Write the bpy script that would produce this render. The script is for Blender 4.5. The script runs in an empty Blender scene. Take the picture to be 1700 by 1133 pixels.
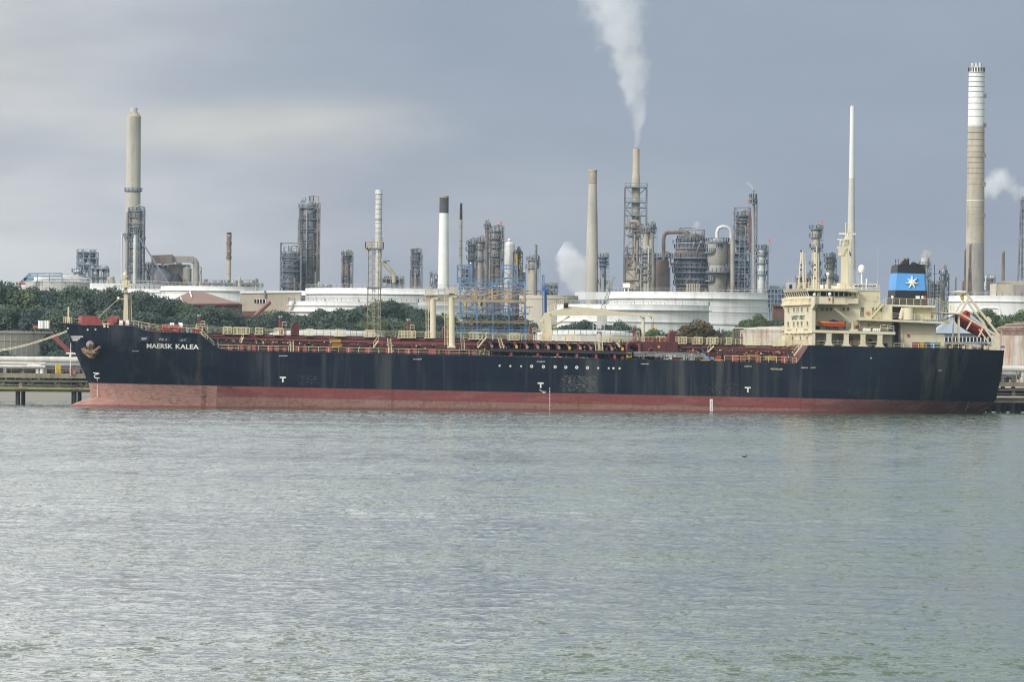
import bpy, math, random
from mathutils import Vector, Matrix
C = bpy.context.scene
COL = C.collection
R = math.radians
random.seed(7)
# ------------------------------------------------------------------ camera
F = 10200.0                      # focal length in pixels of a 1700 px wide picture
CAMZ = 10.0
_p = math.atan(30.5 / F); _r = R(0.55)
FW = Vector((0, math.cos(_p), math.sin(_p)))
_U0 = Vector((0, -math.sin(_p), math.cos(_p))); _R0 = Vector((1, 0, 0))
RT = _R0 * math.cos(_r) + _U0 * math.sin(_r)
UP = _U0 * math.cos(_r) - _R0 * math.sin(_r)
cam_d = bpy.data.cameras.new('camera'); cam = bpy.data.objects.new('camera', cam_d); COL.objects.link(cam)
cam_d.sensor_width = 36; cam_d.lens = 36 * F / 1700; cam_d.clip_start = 5; cam_d.clip_end = 30000
M = Matrix((RT, UP, -FW)).transposed().to_4x4(); M.translation = Vector((0, 0, CAMZ)); cam.matrix_world = M
C.camera = cam
# ------------------------------------------------------------------ light
SUN = Vector((-0.64, -0.76, 0.62)).normalized()
C.view_settings.view_transform = 'Standard'; C.view_settings.look = 'None'
C.view_settings.exposure = 0.0; C.view_settings.gamma = 1.0; C.view_settings.use_curve_mapping = False
sl = bpy.data.lights.new('sun', 'SUN'); sl.energy = 2.3; sl.angle = R(14); sl.color = (1.0, 0.95, 0.88)
so = bpy.data.objects.new('sun', sl); COL.objects.link(so)
so.rotation_euler = SUN.to_track_quat('Z', 'Y').to_euler()
C.cycles.volume_bounces = 3; C.cycles.max_bounces = 6; C.cycles.diffuse_bounces = 3; C.cycles.glossy_bounces = 3
C.cycles.transparent_max_bounces = 8; C.cycles.volume_max_steps = 96; C.cycles.use_denoising = True
C.cycles.filter_width = 1.1
C.cycles.caustics_reflective = False; C.cycles.caustics_refractive = False

def lin(r, g, b):
    f = lambda c: (c / 255 / 12.92) if c / 255 <= .04045 else ((c / 255 + .055) / 1.055) ** 2.4
    return (f(r), f(g), f(b), 1)

class NT:
    """tiny helper for node trees"""
    def __init__(s, nt): s.t = nt; nt.nodes.clear()
    def n(s, kind, **kw):
        x = s.t.nodes.new(kind)
        for k, v in kw.items(): setattr(x, k, v)
        return x
    def put(s, sock, v):
        if isinstance(v, bpy.types.NodeSocket): s.t.links.new(v, sock)
        elif v is not None: sock.default_value = v
    def m(s, op, a, b=None, c=None, clamp=False):
        x = s.n('ShaderNodeMath', operation=op, use_clamp=clamp)
        s.put(x.inputs[0], a); s.put(x.inputs[1], b)
        if c is not None: s.put(x.inputs[2], c)
        return x.outputs[0]
    def mr(s, v, a, b, c=0., d=1., smooth=False):
        x = s.n('ShaderNodeMapRange', interpolation_type='SMOOTHSTEP' if smooth else 'LINEAR')
        s.put(x.inputs['Value'], v)
        for k, q in (('From Min', a), ('From Max', b), ('To Min', c), ('To Max', d)): s.put(x.inputs[k], q)
        return x.outputs[0]
    def mix(s, f, a, b, blend='MIX'):
        x = s.n('ShaderNodeMix', data_type='RGBA', blend_type=blend)
        s.put(x.inputs[0], f); s.put(x.inputs[6], a); s.put(x.inputs[7], b)
        return x.outputs[2]
    def noise(s, vec, scale, detail=3., rough=.5, dist=0.):
        x = s.n('ShaderNodeTexNoise'); s.put(x.inputs['Vector'], vec); x.inputs['Scale'].default_value = scale
        x.inputs['Detail'].default_value = detail; x.inputs['Roughness'].default_value = rough
        x.inputs['Distortion'].default_value = dist
        return x.outputs[0]
    def vmul(s, vec, k):
        x = s.n('ShaderNodeVectorMath', operation='MULTIPLY'); s.put(x.inputs[0], vec); x.inputs[1].default_value = k
        return x.outputs[0]
    def vadd(s, vec, k):
        x = s.n('ShaderNodeVectorMath', operation='ADD'); s.put(x.inputs[0], vec); s.put(x.inputs[1], k)
        return x.outputs[0]
    def sep(s, vec):
        x = s.n('ShaderNodeSeparateXYZ'); s.put(x.inputs[0], vec); return x.outputs
    def comb(s, a, b, c):
        x = s.n('ShaderNodeCombineXYZ')
        for i, v in enumerate((a, b, c)): s.put(x.inputs[i], v)
        return x.outputs[0]
    def curve(s, v, pts, lo, hi):
        """piecewise curve: v in the range of pts[i][0] -> pts[i][1] in lo..hi"""
        a, b = pts[0][0], pts[-1][0]
        x = s.n('ShaderNodeFloatCurve'); s.put(x.inputs['Value'], s.mr(v, a, b))
        cv = x.mapping.curves[0]
        q = [((p - a) / (b - a), (w - lo) / (hi - lo)) for p, w in pts]
        cv.points[0].location = q[0]; cv.points[1].location = q[-1]
        for w in q[1:-1]: cv.points.new(*w)
        x.mapping.update()
        return s.mr(x.outputs[0], 0., 1., lo, hi)

# ------------------------------------------------------------------ world
W = bpy.data.worlds.new('World'); C.world = W; W.use_nodes = True
g = NT(W.node_tree)
sky = g.n('ShaderNodeTexSky', sky_type='NISHITA'); sky.sun_disc = False
sky.sun_elevation = math.asin(SUN.z); sky.sun_rotation = math.atan2(SUN.x, SUN.y)
b1 = g.n('ShaderNodeBackground'); g.put(b1.inputs[0], sky.outputs[0]); b1.inputs[1].default_value = 0.08
d = g.n('ShaderNodeTexCoord').outputs['Generated']
sx, sy, sz = g.sep(d)
wob = g.noise(g.vmul(d, (10, 10, 36)), 1.0, 3, .5)
wobc = g.m('SUBTRACT', wob, .5)
xx = g.m('ADD', sx, g.m('MULTIPLY', wobc, .05))
zz = g.m('ADD', sz, g.m('MULTIPLY', wobc, .012))
side = g.mix(g.mr(zz, .02, .05, 0., 1., True), g.mr(xx, -.085, .045, 0., 1., True), g.mr(xx, -.080, -.005, 0., 1., True))
colA = g.mix(g.mr(zz, .006, .034, 0., 1., True), lin(211, 215, 218), lin(204, 206, 211))      # left sky, low -> high
colB = g.mix(g.mr(zz, .0, .030, 0., 1., True), lin(158, 168, 184), lin(149, 160, 178))   # right sky
base = g.mix(side, colA, colB)
def ell(cx, cz, rx, rz, kx=1.0):
    a = g.m('DIVIDE', g.m('SUBTRACT', xx, cx), rx); b = g.m('DIVIDE', g.m('SUBTRACT', zz, cz), rz)
    return g.mr(g.m('SQRT', g.m('ADD', g.m('MULTIPLY', a, a), g.m('MULTIPLY', b, b))), 0., 1., 1., 0., True)
base = g.mix(g.m('MULTIPLY', ell(-.040, .0375, .036, .0068), .95), base, lin(220, 218, 210))
base = g.mix(g.m('MULTIPLY', ell(-.090, .050, .040, .017), .9), base, lin(217, 216, 211))
base = g.mix(g.m('MULTIPLY', ell(-.030, .0470, .045, .0075), .6), base, lin(158, 168, 184))
base = g.mix(g.m('MULTIPLY', ell(.000, .024, .040, .009), .35), base, lin(180, 186, 194))
n2 = g.noise(g.vmul(d, (3, 3, 11)), 6.0, 4, .55)
base = g.mix(g.mr(n2, .36, .66, 0., .42), base, lin(136, 147, 166))
n3 = g.noise(g.vmul(d, (1.6, 1.6, 3)), 1.3, 4, .5)                       # bigger clouds everywhere else
hi = g.mr(sz, .065, .22, 0., 1., True)
hiL = g.mix(g.mr(n3, .35, .65), (1.55, 1.56, 1.56, 1), (2.15, 2.15, 2.1, 1)); hiR = g.mix(g.mr(n3, .35, .65), (.50, .57, .57, 1), (.68, .75, .75, 1))
base = g.mix(hi, base, g.mix(g.mr(sx, -.12, .10, 0., 1., True), hiL, hiR))
b2 = g.n('ShaderNodeBackground'); g.put(b2.inputs[0], base); b2.inputs[1].default_value = 1.06
ms = g.n('ShaderNodeMixShader'); ms.inputs[0].default_value = .93
g.put(ms.inputs[1], b1.outputs[0]); g.put(ms.inputs[2], b2.outputs[0])
g.put(g.n('ShaderNodeOutputWorld').inputs[0], ms.outputs[0])

# ------------------------------------------------------------------ places
def ray(px, py): return RT * ((px - 850) / F) + UP * ((566.5 - py) / F) + FW
def P(px, py, Y):
    """the point at depth Y seen at a pixel of the photograph"""
    v = ray(px, py); t = Y / v.y; return Vector((v.x * t, Y, CAMZ + v.z * t))
def sc(Y): return Y / F             # metres per photograph pixel at depth Y
PSI = R(8.0); SN = Vector((-math.sin(PSI), math.cos(PSI), 0)); SE = Vector((math.cos(PSI), math.sin(PSI), 0)); SO = Vector((0, 1200, 0))
def L(px, py, t):
    """ship coordinates (along, across, up) of the point on the plane t metres in from the near side"""
    v = ray(px, py); o = Vector((0, 0, CAMZ)); k = (t - SN.dot(o - SO)) / SN.dot(v)
    p = o + v * k; return Vector((SE.dot(p - SO), t, p.z))
def ground_z(Y):
    pts = [(1288, -.6), (1300, 0.05), (1450, 1.5), (1456, 2.2), (1480, 2.6), (1600, 4.2), (1760, 6), (9e4, 6)]
    if Y <= pts[0][0]: return -3
    for (a, p), (b, q) in zip(pts, pts[1:]):
        if a <= Y <= b: return p + (q - p) * (Y - a) / (b - a)

# ------------------------------------------------------------------ meshes
class MB:
    def __init__(s): s.v = []; s.f = []; s.m = []
    def add(s, vs, fs, m=0):
        o = len(s.v); s.v += [tuple(v) for v in vs]; s.f += [tuple(i + o for i in f) for f in fs]; s.m += [m] * len(fs)
    def loft(s, rings, m=0, caps=True, closed=True):
        n = len(rings[0]); vs = [p for r in rings for p in r]; fs = []
        for i in range(len(rings) - 1):
            for j in range(n if closed else n - 1):
                k = (j + 1) % n; fs.append((i * n + j, i * n + k, (i + 1) * n + k, (i + 1) * n + j))
        if caps: fs += [tuple(range(n - 1, -1, -1)), tuple(range((len(rings) - 1) * n, len(rings) * n))]
        s.add(vs, fs, m); return s
    def box(s, x0, x1, y0, y1, z0, z1, m=0):
        return s.loft([[(x0, y0, z), (x1, y0, z), (x1, y1, z), (x0, y1, z)] for z in (z0, z1)], m)
    def beam(s, p, q, w, h=None, m=0):
        h = h or w; p = Vector(p); q = Vector(q); d = (q - p)
        if d.length < 1e-6: return s
        d.normalize(); a = d.cross(Vector((0, 0, 1)))
        if a.length < .01: a = Vector((1, 0, 0))
        a.normalize(); b = a.cross(d); a = a * w / 2; b = b * h / 2
        return s.loft([[c - a - b, c + a - b, c + a + b, c - a + b] for c in (p, q)], m)
    def cyl(s, p, q, r0, r1=None, n=10, m=0, caps=True):
        r1 = r0 if r1 is None else r1; p = Vector(p); q = Vector(q); d = (q - p).normalized()
        a = d.cross(Vector((0, 0, 1))); a = Vector((1, 0, 0)) if a.length < .01 else a.normalized(); b = a.cross(d)
        return s.loft([[c + (a * math.cos(2 * math.pi * i / n) + b * math.sin(2 * math.pi * i / n)) * r for i in range(n)] for c, r in ((p, r0), (q, r1))], m, caps)
    def tube(s, path, r, n=8, m=0):
        path = [Vector(p) for p in path]; rings = []; a = None
        for i, c in enumerate(path):
            d = (path[min(i + 1, len(path) - 1)] - path[max(i - 1, 0)]).normalized()
            if a is None:
                a = d.cross(Vector((0, 0, 1))); a = Vector((1, 0, 0)) if a.length < .05 else a
            a = (a - d * a.dot(d)).normalized(); b = d.cross(a)
            rr = r[i] if isinstance(r, (list, tuple)) else r
            rings.append([c + (a * math.cos(2 * math.pi * j / n) + b * math.sin(2 * math.pi * j / n)) * rr for j in range(n)])
        return s.loft(rings, m)
    def lathe(s, c, prof, n=20, m=0, caps=True):
        return s.loft([[(c[0] + r * math.cos(2 * math.pi * i / n), c[1] + r * math.sin(2 * math.pi * i / n), c[2] + z) for i in range(n)] for r, z in prof], m, caps)
    def ball(s, c, r, n=10, m=0, sz=1.):
        return s.lathe(c, [(max(.02 * r, r * math.cos(a)), r * sz * math.sin(a)) for a in [R(-90 + 180 * k / 8) for k in range(9)]], n, m)
    def prism(s, poly, t0, t1, m=0):
        """polygon of (x, z), swept across from y=t0 to t1"""
        return s.loft([[(x, t, z) for x, z in poly] for t in (t0, t1)], m)
    def rail(s, path, h, gap=1.6, r=.045, lines=3, m=0):
        path = [Vector(p) for p in path]
        for k in range(lines):
            z = Vector((0, 0, h * (k + 1) / lines))
            for a, b in zip(path, path[1:]): s.beam(a + z, b + z, r * 1.6 if k == lines - 1 else r * 1.1, None, m)
        for a, b in zip(path, path[1:]):
            n = max(1, int((b - a).length / gap))
            for i in range(n + 1):
                c = a + (b - a) * i / n; s.beam(c, c + Vector((0, 0, h)), r * 1.7, None, m)
        return s
    def ladder(s, p, q, w=.5, r=.05, m=0, step=.35, side=Vector((1, 0, 0))):
        p = Vector(p); q = Vector(q); a = side * w / 2
        s.beam(p - a, q - a, r * 1.6, None, m); s.beam(p + a, q + a, r * 1.6, None, m)
        n = max(2, int((q - p).length / step))
        for i in range(1, n): c = p + (q - p) * i / n; s.beam(c - a, c + a, r, None, m)
        return s
    def lattice(s, c, w0, w1, z0, z1, n, r=.1, m=0, d0=None, d1=None, xb=True):
        """four-legged braced tower about the column c=(x, y)"""
        d0 = d0 or w0; d1 = d1 or w1
        def cor(k):
            f = k / n; w = (w0 + (w1 - w0) * f) / 2; dd = (d0 + (d1 - d0) * f) / 2; z = z0 + (z1 - z0) * f
            return [Vector((c[0] + a * w, c[1] + b * dd, z)) for a, b in ((-1, -1), (1, -1), (1, 1), (-1, 1))]
        lo, hi = cor(0), cor(n)
        for a, b in zip(lo, hi): s.beam(a, b, r * 1.6, None, m)
        for k in range(n + 1):
            q = cor(k)
            for j in range(4): s.beam(q[j], q[(j + 1) % 4], r, None, m)
            if k < n and xb:
                q2 = cor(k + 1)
                for j in range(4):
                    a, b = (j, (j + 1) % 4) if k % 2 else ((j + 1) % 4, j)
                    s.beam(q[a], q2[b], r * .8, None, m)
                    if xb == 2: s.beam(q[b], q2[a], r * .8, None, m)
        return s
    def build(s, name, mats, parent=None, origin=None, smooth=True, kind=None):
        me = bpy.data.meshes.new(name)
        o = Vector(parent['_o']) if parent is not None and '_o' in parent.keys() else Vector(origin or (0, 0, 0))
        me.from_pydata([(v[0] - o.x, v[1] - o.y, v[2] - o.z) for v in s.v], [], s.f)
        mats = mats if isinstance(mats, (list, tuple)) else [mats]
        for x in mats: me.materials.append(x)
        if len(mats) > 1: me.polygons.foreach_set('material_index', s.m)
        if smooth:
            me.polygons.foreach_set('use_smooth', [True] * len(s.f)); me.update(); me.set_sharp_from_angle(angle=R(38))
        me.update()
        ob = bpy.data.objects.new(name, me); COL.objects.link(ob)
        if parent is not None:
            ob.parent = parent
        else: ob.location = o
        ob['_o'] = list(o)
        if kind: ob['kind'] = kind
        return ob
def tag(o, label, cat, group=None, kind=None):
    o['label'] = label; o['category'] = cat; o['kind'] = 'thing'
    if group: o['group'] = group
    if kind: o['kind'] = kind
    return o
def empty(name, loc, label, cat, group=None):
    o = bpy.data.objects.new(name, None); COL.objects.link(o); o.location = loc; o['_o'] = list(loc)
    o.empty_display_size = .5
    return tag(o, label, cat, group)

# ------------------------------------------------------------------ materials
def mat(name, col, rough=.6, metal=0., var=.16, vs=.35, dirt=None, damt=.5, streak=True, dscale=.5, spec=.4, thr=(.5, .72)):
    """painted or bare surface with blotchy colour variation and runs of dirt"""
    m = bpy.data.materials.new(name); m.use_nodes = True; g = NT(m.node_tree)
    pos = g.n('ShaderNodeNewGeometry').outputs['Position']
    c = col if len(col) == 4 else (*col, 1)
    n = g.noise(pos, vs, 4, .6)
    a = tuple(x * (1 - var) for x in c[:3]) + (1,); b = tuple(min(1, x * (1 + var)) for x in c[:3]) + (1,)
    out = g.mix(g.mr(n, .3, .7), a, b)
    if dirt:
        v = g.vmul(pos, (1, 1, .12 if streak else 1))
        k = g.mr(g.noise(v, dscale, 5, .65), thr[0], thr[1])
        out = g.mix(g.m('MULTIPLY', k, damt), out, dirt)
    bs = g.n('ShaderNodeBsdfPrincipled'); g.put(bs.inputs['Base Color'], out)
    g.put(bs.inputs['Roughness'], rough); bs.inputs['Metallic'].default_value = metal
    bs.inputs['Specular IOR Level'].default_value = spec
    g.put(g.n('ShaderNodeOutputMaterial').inputs[0], bs.outputs[0])
    return m
RUST = (.16, .065, .03, 1)
M_ = dict(
    soot=mat('sooty_grey', (.065, .065, .07), .8, var=.3, vs=.3),
    valve=mat('dull_pink_flange', (.34, .24, .20), .6, var=.2),
    cream=mat('cream_paint', (.66, .60, .44), .5, dirt=(.36, .25, .15, 1), damt=.45, dscale=.9, thr=(.58, .8), var=.07),
    cream_rail=mat('cream_rail_paint', (.72, .64, .42), .5, var=.1),
    white=mat('white_paint', (.78, .78, .76), .5, var=.05, dirt=(.42, .38, .32, 1), damt=.4, thr=(.55, .8)),
    mark=mat('white_marking', (.78, .77, .72), .5, var=.1, dirt=(.35, .33, .3, 1), damt=.4, streak=False, dscale=2.),
    black=mat('black_paint', (.012, .014, .02), .45, var=.2),
    navy=mat('navy_steel', (.018, .026, .045), .45, var=.2),
    maroon=mat('deck_red_paint', (.105, .026, .025), .6, var=.3, vs=.8, dirt=(.05, .02, .018, 1), damt=.6, dscale=1.2),
    red2=mat('bright_deck_red', (.30, .065, .06), .55, var=.2, vs=.8, dirt=(.10, .03, .02, 1), damt=.5, dscale=1.),
    pipered=mat('pipe_red', (.16, .042, .042), .5, var=.25, vs=.5),
    darkred=mat('dark_maroon', (.055, .014, .014), .7, var=.3),
    dark=mat('dark_machinery', (.02, .02, .024), .7, var=.3),
    yellow=mat('yellow_paint', (.60, .38, .03), .5, var=.15, dirt=RUST, damt=.4),
    green=mat('green_paint', (.05, .16, .07), .5),
    dgreen=mat('dark_green_lettering', (.03, .10, .07), .5),
    blue=mat('blue_paint', (.12, .225, .38), .5, var=.2, dirt=(.14, .17, .22, 1), damt=.5, dscale=.8),
    bluegrey=mat('blue_grey_steel', (.16, .25, .36), .6, var=.25, dirt=(.10, .09, .09, 1), damt=.5),
    funnel=mat('light_blue_paint', (.10, .33, .72), .45, var=.05, dirt=(.2, .3, .4, 1), damt=.2),
    orange=mat('orange_fibreglass', (.62, .10, .03), .4, var=.1, dirt=(.35, .1, .05, 1), damt=.3),
    lifered=mat('red_orange_fibreglass', (.44, .055, .025), .42, var=.1, dirt=(.2, .04, .03, 1), damt=.5, dscale=1.2),
    lifedark=mat('dark_red_fibreglass', (.22, .018, .022), .45, var=.15),
    tan=mat('ochre_steel', (.36, .26, .14), .6, var=.2, dirt=RUST, damt=.5),
    glass=mat('window_glass', (.016, .02, .025), .35, var=.2, spec=.12),
    dullglass=mat('dull_window', (.15, .145, .12), .3, var=.15),
    steel=mat('galvanised_steel', (.30, .32, .34), .5, .2, var=.2, dirt=(.12, .08, .06, 1), damt=.4),
    plant=mat('plant_steel', (.19, .195, .22), .7, var=.35, vs=.25, dirt=(.06, .045, .04, 1), damt=.6, dscale=.3),  # far plant colours kept paler to make up for the thin haze
    plantblue=mat('plant_platform_steel', (.17, .215, .28), .7, var=.25),
    plantbrown=mat('brown_cladding', (.17, .125, .11), .75, var=.35, vs=.2, dirt=(.26, .22, .19, 1), damt=.5, dscale=.5),
    clad=mat('grey_cladding', (.33, .31, .28), .6, var=.2, vs=.15, dirt=(.16, .11, .09, 1), damt=.6, dscale=.35),
    beigeclad=mat('beige_cladding', (.45, .40, .32), .6, var=.15, vs=.15, dirt=(.26, .19, .13, 1), damt=.6, dscale=.35),
    silver=mat('aluminium_cladding', (.58, .58, .57), .45, .1, var=.12, dirt=(.25, .2, .17, 1), damt=.5),
    conc=mat('pale_concrete', (.46, .44, .385), .85, var=.10, vs=.08, dirt=(.22, .18, .14, 1), damt=.65, dscale=.3, thr=(.48, .7)),
    conctop=mat('stained_concrete', (.40, .33, .26), .85, var=.25, vs=.2, dirt=(.20, .12, .08, 1), damt=.7, dscale=.4),
    tank=mat('white_tank_paint', (.74, .74, .74), .55, var=.05, vs=.05, dirt=(.42, .38, .32, 1), damt=.55, dscale=.35, thr=(.48, .72)),
    tankgrey=mat('grey_tank_paint', (.50, .49, .47), .6, var=.1, vs=.08, dirt=(.25, .22, .19, 1), damt=.5, dscale=.25),
    tankbeige=mat('weathered_tank_wall', (.46, .42, .35), .8, var=.15, vs=.12, dirt=(.24, .15, .10, 1), damt=.7, dscale=.35),
    rusttank=mat('rust_streaked_white', (.50, .46, .40), .7, var=.2, dirt=(.30, .13, .06, 1), damt=.85, dscale=.5, thr=(.45, .65)),
    rustroof=mat('rusty_brown_roof', (.13, .075, .055), .8, var=.4, vs=.4, dirt=(.3, .25, .22, 1), damt=.5, streak=False),
    roofbrown=mat('brown_roof_sheet', (.22, .145, .12), .8, var=.1),
    brick=mat('dull_brick', (.14, .075, .065), .9, var=.2),
    roofblue=mat('blue_grey_roof', (.27, .32, .37), .6, var=.08),
    jet=mat('jetty_concrete', (.30, .26, .185), .85, var=.25, vs=.5, dirt=(.10, .085, .06, 1), damt=.7, dscale=.6),
    jetdark=mat('wet_dark_pile', (.028, .03, .036), .6, var=.4, vs=.6),
    pipew=mat('white_pipe_lagging', (.62, .60, .56), .5, var=.1, dirt=(.3, .24, .18, 1), damt=.5),
    rope=mat('pale_rope', (.62, .56, .42), .9),
    anchor=mat('rusty_anchor', (.25, .16, .10), .85, var=.4, vs=2.),
    glassrail=mat('thin_grey_steel', (.42, .43, .42), .6, var=.1),
)
# ------------------------------------------------------------------ water and land
WAVE = .30
def water_mat():
    m = bpy.data.materials.new('sea_water'); m.use_nodes = True; g = NT(m.node_tree)
    pos = g.n('ShaderNodeNewGeometry').outputs['Position']; x_, y_, z_ = g.sep(pos)
    def nz(a, c, dt=2., o=0., ds=.3): return g.m('SUBTRACT', g.noise(g.vadd(g.vmul(pos, (a, c, 1)), (o, o * .7, 0)), 1., dt, .55, ds), .5)
    lane = nz(.0016, .0125, 4., 3.1, .5)
    gust = g.m('ADD', g.m('ADD', g.m('MULTIPLY', nz(5.2, 3.6, 2.), .85), g.m('MULTIPLY', nz(2.5, 1.1, 2., 5.), .95)), g.m('ADD', g.m('MULTIPLY', nz(1.2, .30, 2., 9.), .8), g.m('MULTIPLY', nz(.45, .055, 2., 2.), .75)))
    gust = g.m('ADD', gust, g.m('MULTIPLY', lane, .62))
    steep = g.mr(gust, .06, .30, 0., 1.)
    tn = g.n('ShaderNodeTexNoise'); g.put(tn.inputs['Vector'], g.vmul(pos, (2.6, 3.4, 1))); tn.inputs['Scale'].default_value = 1.; tn.inputs['Detail'].default_value = 3
    tilt = g.vmul(g.vadd(tn.outputs['Color'], (-.5, -.5, -.5)), (.36, .50, 0))
    N0 = g.n('ShaderNodeNewGeometry').outputs['Normal']
    nrm = g.vadd(g.vadd(N0, tilt), g.comb(0., g.m('MULTIPLY', steep, -.28), 0.))
    nv = g.n('ShaderNodeVectorMath', operation='NORMALIZE'); g.put(nv.inputs[0], nrm)
    body = g.mix(g.mr(g.m('ADD', lane, g.m('MULTIPLY', g.m('DIVIDE', x_, g.m('ADD', y_, 100.)), 2.2)), -.25, .35), (.050, .064, .056, 1), (.062, .098, .060, 1))
    bs = g.n('ShaderNodeBsdfPrincipled'); g.put(bs.inputs['Base Color'], body)
    bs.inputs['Roughness'].default_value = .10; bs.inputs['IOR'].default_value = 1.33
    g.put(bs.inputs['Normal'], nv.outputs[0])
    g.put(g.n('ShaderNodeOutputMaterial').inputs[0], bs.outputs[0]); return m
import numpy as np
def water_mesh():
    """sheet of real waves: fine cells where waves are small in the distance budget, coarse beyond"""
    rs = np.random.default_rng(4)
    ys = [-60., 0., 60., 100., 125.]; y = 140.
    while y < 1300: ys.append(y); y *= 1.00150
    ys += [1300., 1360., 1420.]; ys = np.array(ys)
    inner = np.linspace(-.103, .103, 640); outer = np.array([.12, .15, .2, .3, .45, .7])
    fr = np.concatenate([-outer[::-1], inner, outer]); yy = np.maximum(ys, 140.)
    X = fr[None, :] * yy[:, None]; X[:, 0] = -900; X[:, -1] = 900; Yg = np.repeat(ys[:, None], len(fr), 1)
    dy = np.gradient(ys)[:, None]; dx = (yy * (inner[1] - inner[0]))[:, None]
    warp = 5 * np.sin(X * .013 + Yg * .006) + 3 * np.sin(Yg * .021 - X * .008)
    def lowf(a, c, seed):
        r2 = np.random.default_rng(seed); o = 0
        for k in range(7):
            th = r2.uniform(0, 6.28); o = o + np.sin(X * a * r2.uniform(.5, 1.6) + Yg * c * r2.uniform(.5, 1.6) + th + warp * .05)
        return o / 7
    amp = np.clip(1. + .75 * lowf(.016, .035, 1) + .55 * lowf(.05, .16, 2), .30, 1.9)
    Z = np.zeros_like(X)
    for k in range(64):
        lam = .38 * (9.5 / .38) ** ((k + .5) / 64); th = rs.normal(0, .62) + .25; ph = rs.uniform(0, 6.28)
        kx, ky = math.sin(th) * 2 * math.pi / lam, math.cos(th) * 2 * math.pi / lam
        cell = np.maximum(dy * abs(math.cos(th)), dx * abs(math.sin(th))); att = np.clip((lam / cell - 2.2) / 2.5, 0, 1)
        a = .0052 * lam ** .80 * WAVE
        Z += att * a * np.sin(kx * X + ky * (Yg + warp * .3) + ph)
    Z *= amp
    nr, nc = X.shape; co = np.stack([X, Yg, Z], -1).reshape(-1, 3).astype(np.float32)
    idx = np.arange(nr * nc).reshape(nr, nc); q = np.stack([idx[:-1, :-1], idx[:-1, 1:], idx[1:, 1:], idx[1:, :-1]], -1).reshape(-1, 4)
    me = bpy.data.meshes.new('water'); me.vertices.add(len(co)); me.vertices.foreach_set('co', co.ravel()); me.loops.add(q.size); me.loops.foreach_set('vertex_index', q.ravel().astype(np.int32))
    me.polygons.add(len(q)); me.polygons.foreach_set('loop_start', np.arange(0, q.size, 4, dtype=np.int32)); me.polygons.foreach_set('use_smooth', np.ones(len(q), dtype=bool)); me.update(calc_edges=True)
    me.materials.append(water_mat()); o = bpy.data.objects.new('water', me); COL.objects.link(o); o['kind'] = 'structure'; return o
water_mesh()

def land_mat():
    m = bpy.data.materials.new('foreshore_and_land'); m.use_nodes = True; g = NT(m.node_tree)
    pos = g.n('ShaderNodeNewGeometry').outputs['Position']; x, y, z = g.sep(pos)
    n = g.noise(g.vmul(pos, (.05, .15, .3)), 1., 5, .6)
    zz = g.m('ADD', z, g.m('MULTIPLY', g.m('SUBTRACT', n, .5), .5))
    mud = g.mix(g.mr(n, .3, .7), (.13, .12, .10, 1), (.24, .22, .18, 1))
    grass = g.mix(g.mr(n, .35, .65), (.10, .17, .035, 1), (.16, .22, .06, 1))
    scrub = g.mix(g.mr(n, .35, .65), (.05, .075, .03, 1), (.10, .11, .055, 1))
    c = g.mix(g.mr(zz, 1.45, 1.6), mud, grass); c = g.mix(g.mr(zz, 2.5, 2.9), c, scrub)
    bs = g.n('ShaderNodeBsdfPrincipled'); g.put(bs.inputs['Base Color'], c); bs.inputs['Roughness'].default_value = .9
    g.put(g.n('ShaderNodeOutputMaterial').inputs[0], bs.outputs[0]); return m
b = MB(); ys = [1288, 1300, 1340, 1390, 1430, 1450, 1453, 1456, 1480, 1540, 1600, 1680, 1760, 2000, 2400, 3000, 5000, 12000]
rows = []
for Y in ys:
    w = 900 if Y < 3000 else Y * .8
    rows.append([(-w + 2 * w * i / 60, Y + (6 * math.sin(i * 1.7) + 5 * math.sin(i * .6) if 1290 < Y < 1600 else 0), ground_z(Y)) for i in range(61)])
b.loft(rows, caps=False, closed=False)
b.build('ground', land_mat(), kind='structure')

# ------------------------------------------------------------------ the tanker
ship = empty('oil_tanker', SO, 'long black-blue tanker with red boot topping moored bow to the left', 'ship', None)
ship.rotation_euler = (0, 0, PSI); ship['_o'] = [0, 0, 0]
BEAM = 30.; HB = 15.
def interp(x, pts):
    if x <= pts[0][0]: return pts[0][1]
    for (a, p), (b_, q) in zip(pts, pts[1:]):
        if x <= b_: return p + (q - p) * (x - a) / (b_ - a)
    return pts[-1][1]
_st = sorted((L(px, py, HB).z, L(px, py, HB).x) for px, py in ((109, 538), (114, 556), (120, 575), (133, 605), (147, 636), (149, 646), (150, 655), (148, 676)))
_sn = sorted((L(px, py, t).z, L(px, py, t).x) for px, py, t in ((1666, 582, 4.2), (1664, 620, 6), (1655, 665, 9), (1638, 682, 11), (1626, 690, 11.5)))
s_bow = lambda z: interp(z, _st)
s_stern = lambda z: interp(z, _sn)
_sh = []
for px, py in ((109, 537), (140, 540.5), (175, 541), (222, 542), (231, 546), (240, 550), (262, 552), (300, 553), (330, 554), (338, 559), (346, 567), (356, 575.5), (368, 581), (385, 583),
               (700, 589), (950, 595), (1180, 599.5), (1320, 603.5), (1324, 602), (1330, 593), (1342, 574), (1346, 573.5), (1480, 577), (1590, 579), (1665, 582)):
    t = HB * (1 - min(1, max(0, (px - 109) / 200))) ** 1.5
    p = L(px, py, t); _sh.append((p.x, p.z))
sheer = lambda s: interp(s, _sh)
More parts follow.
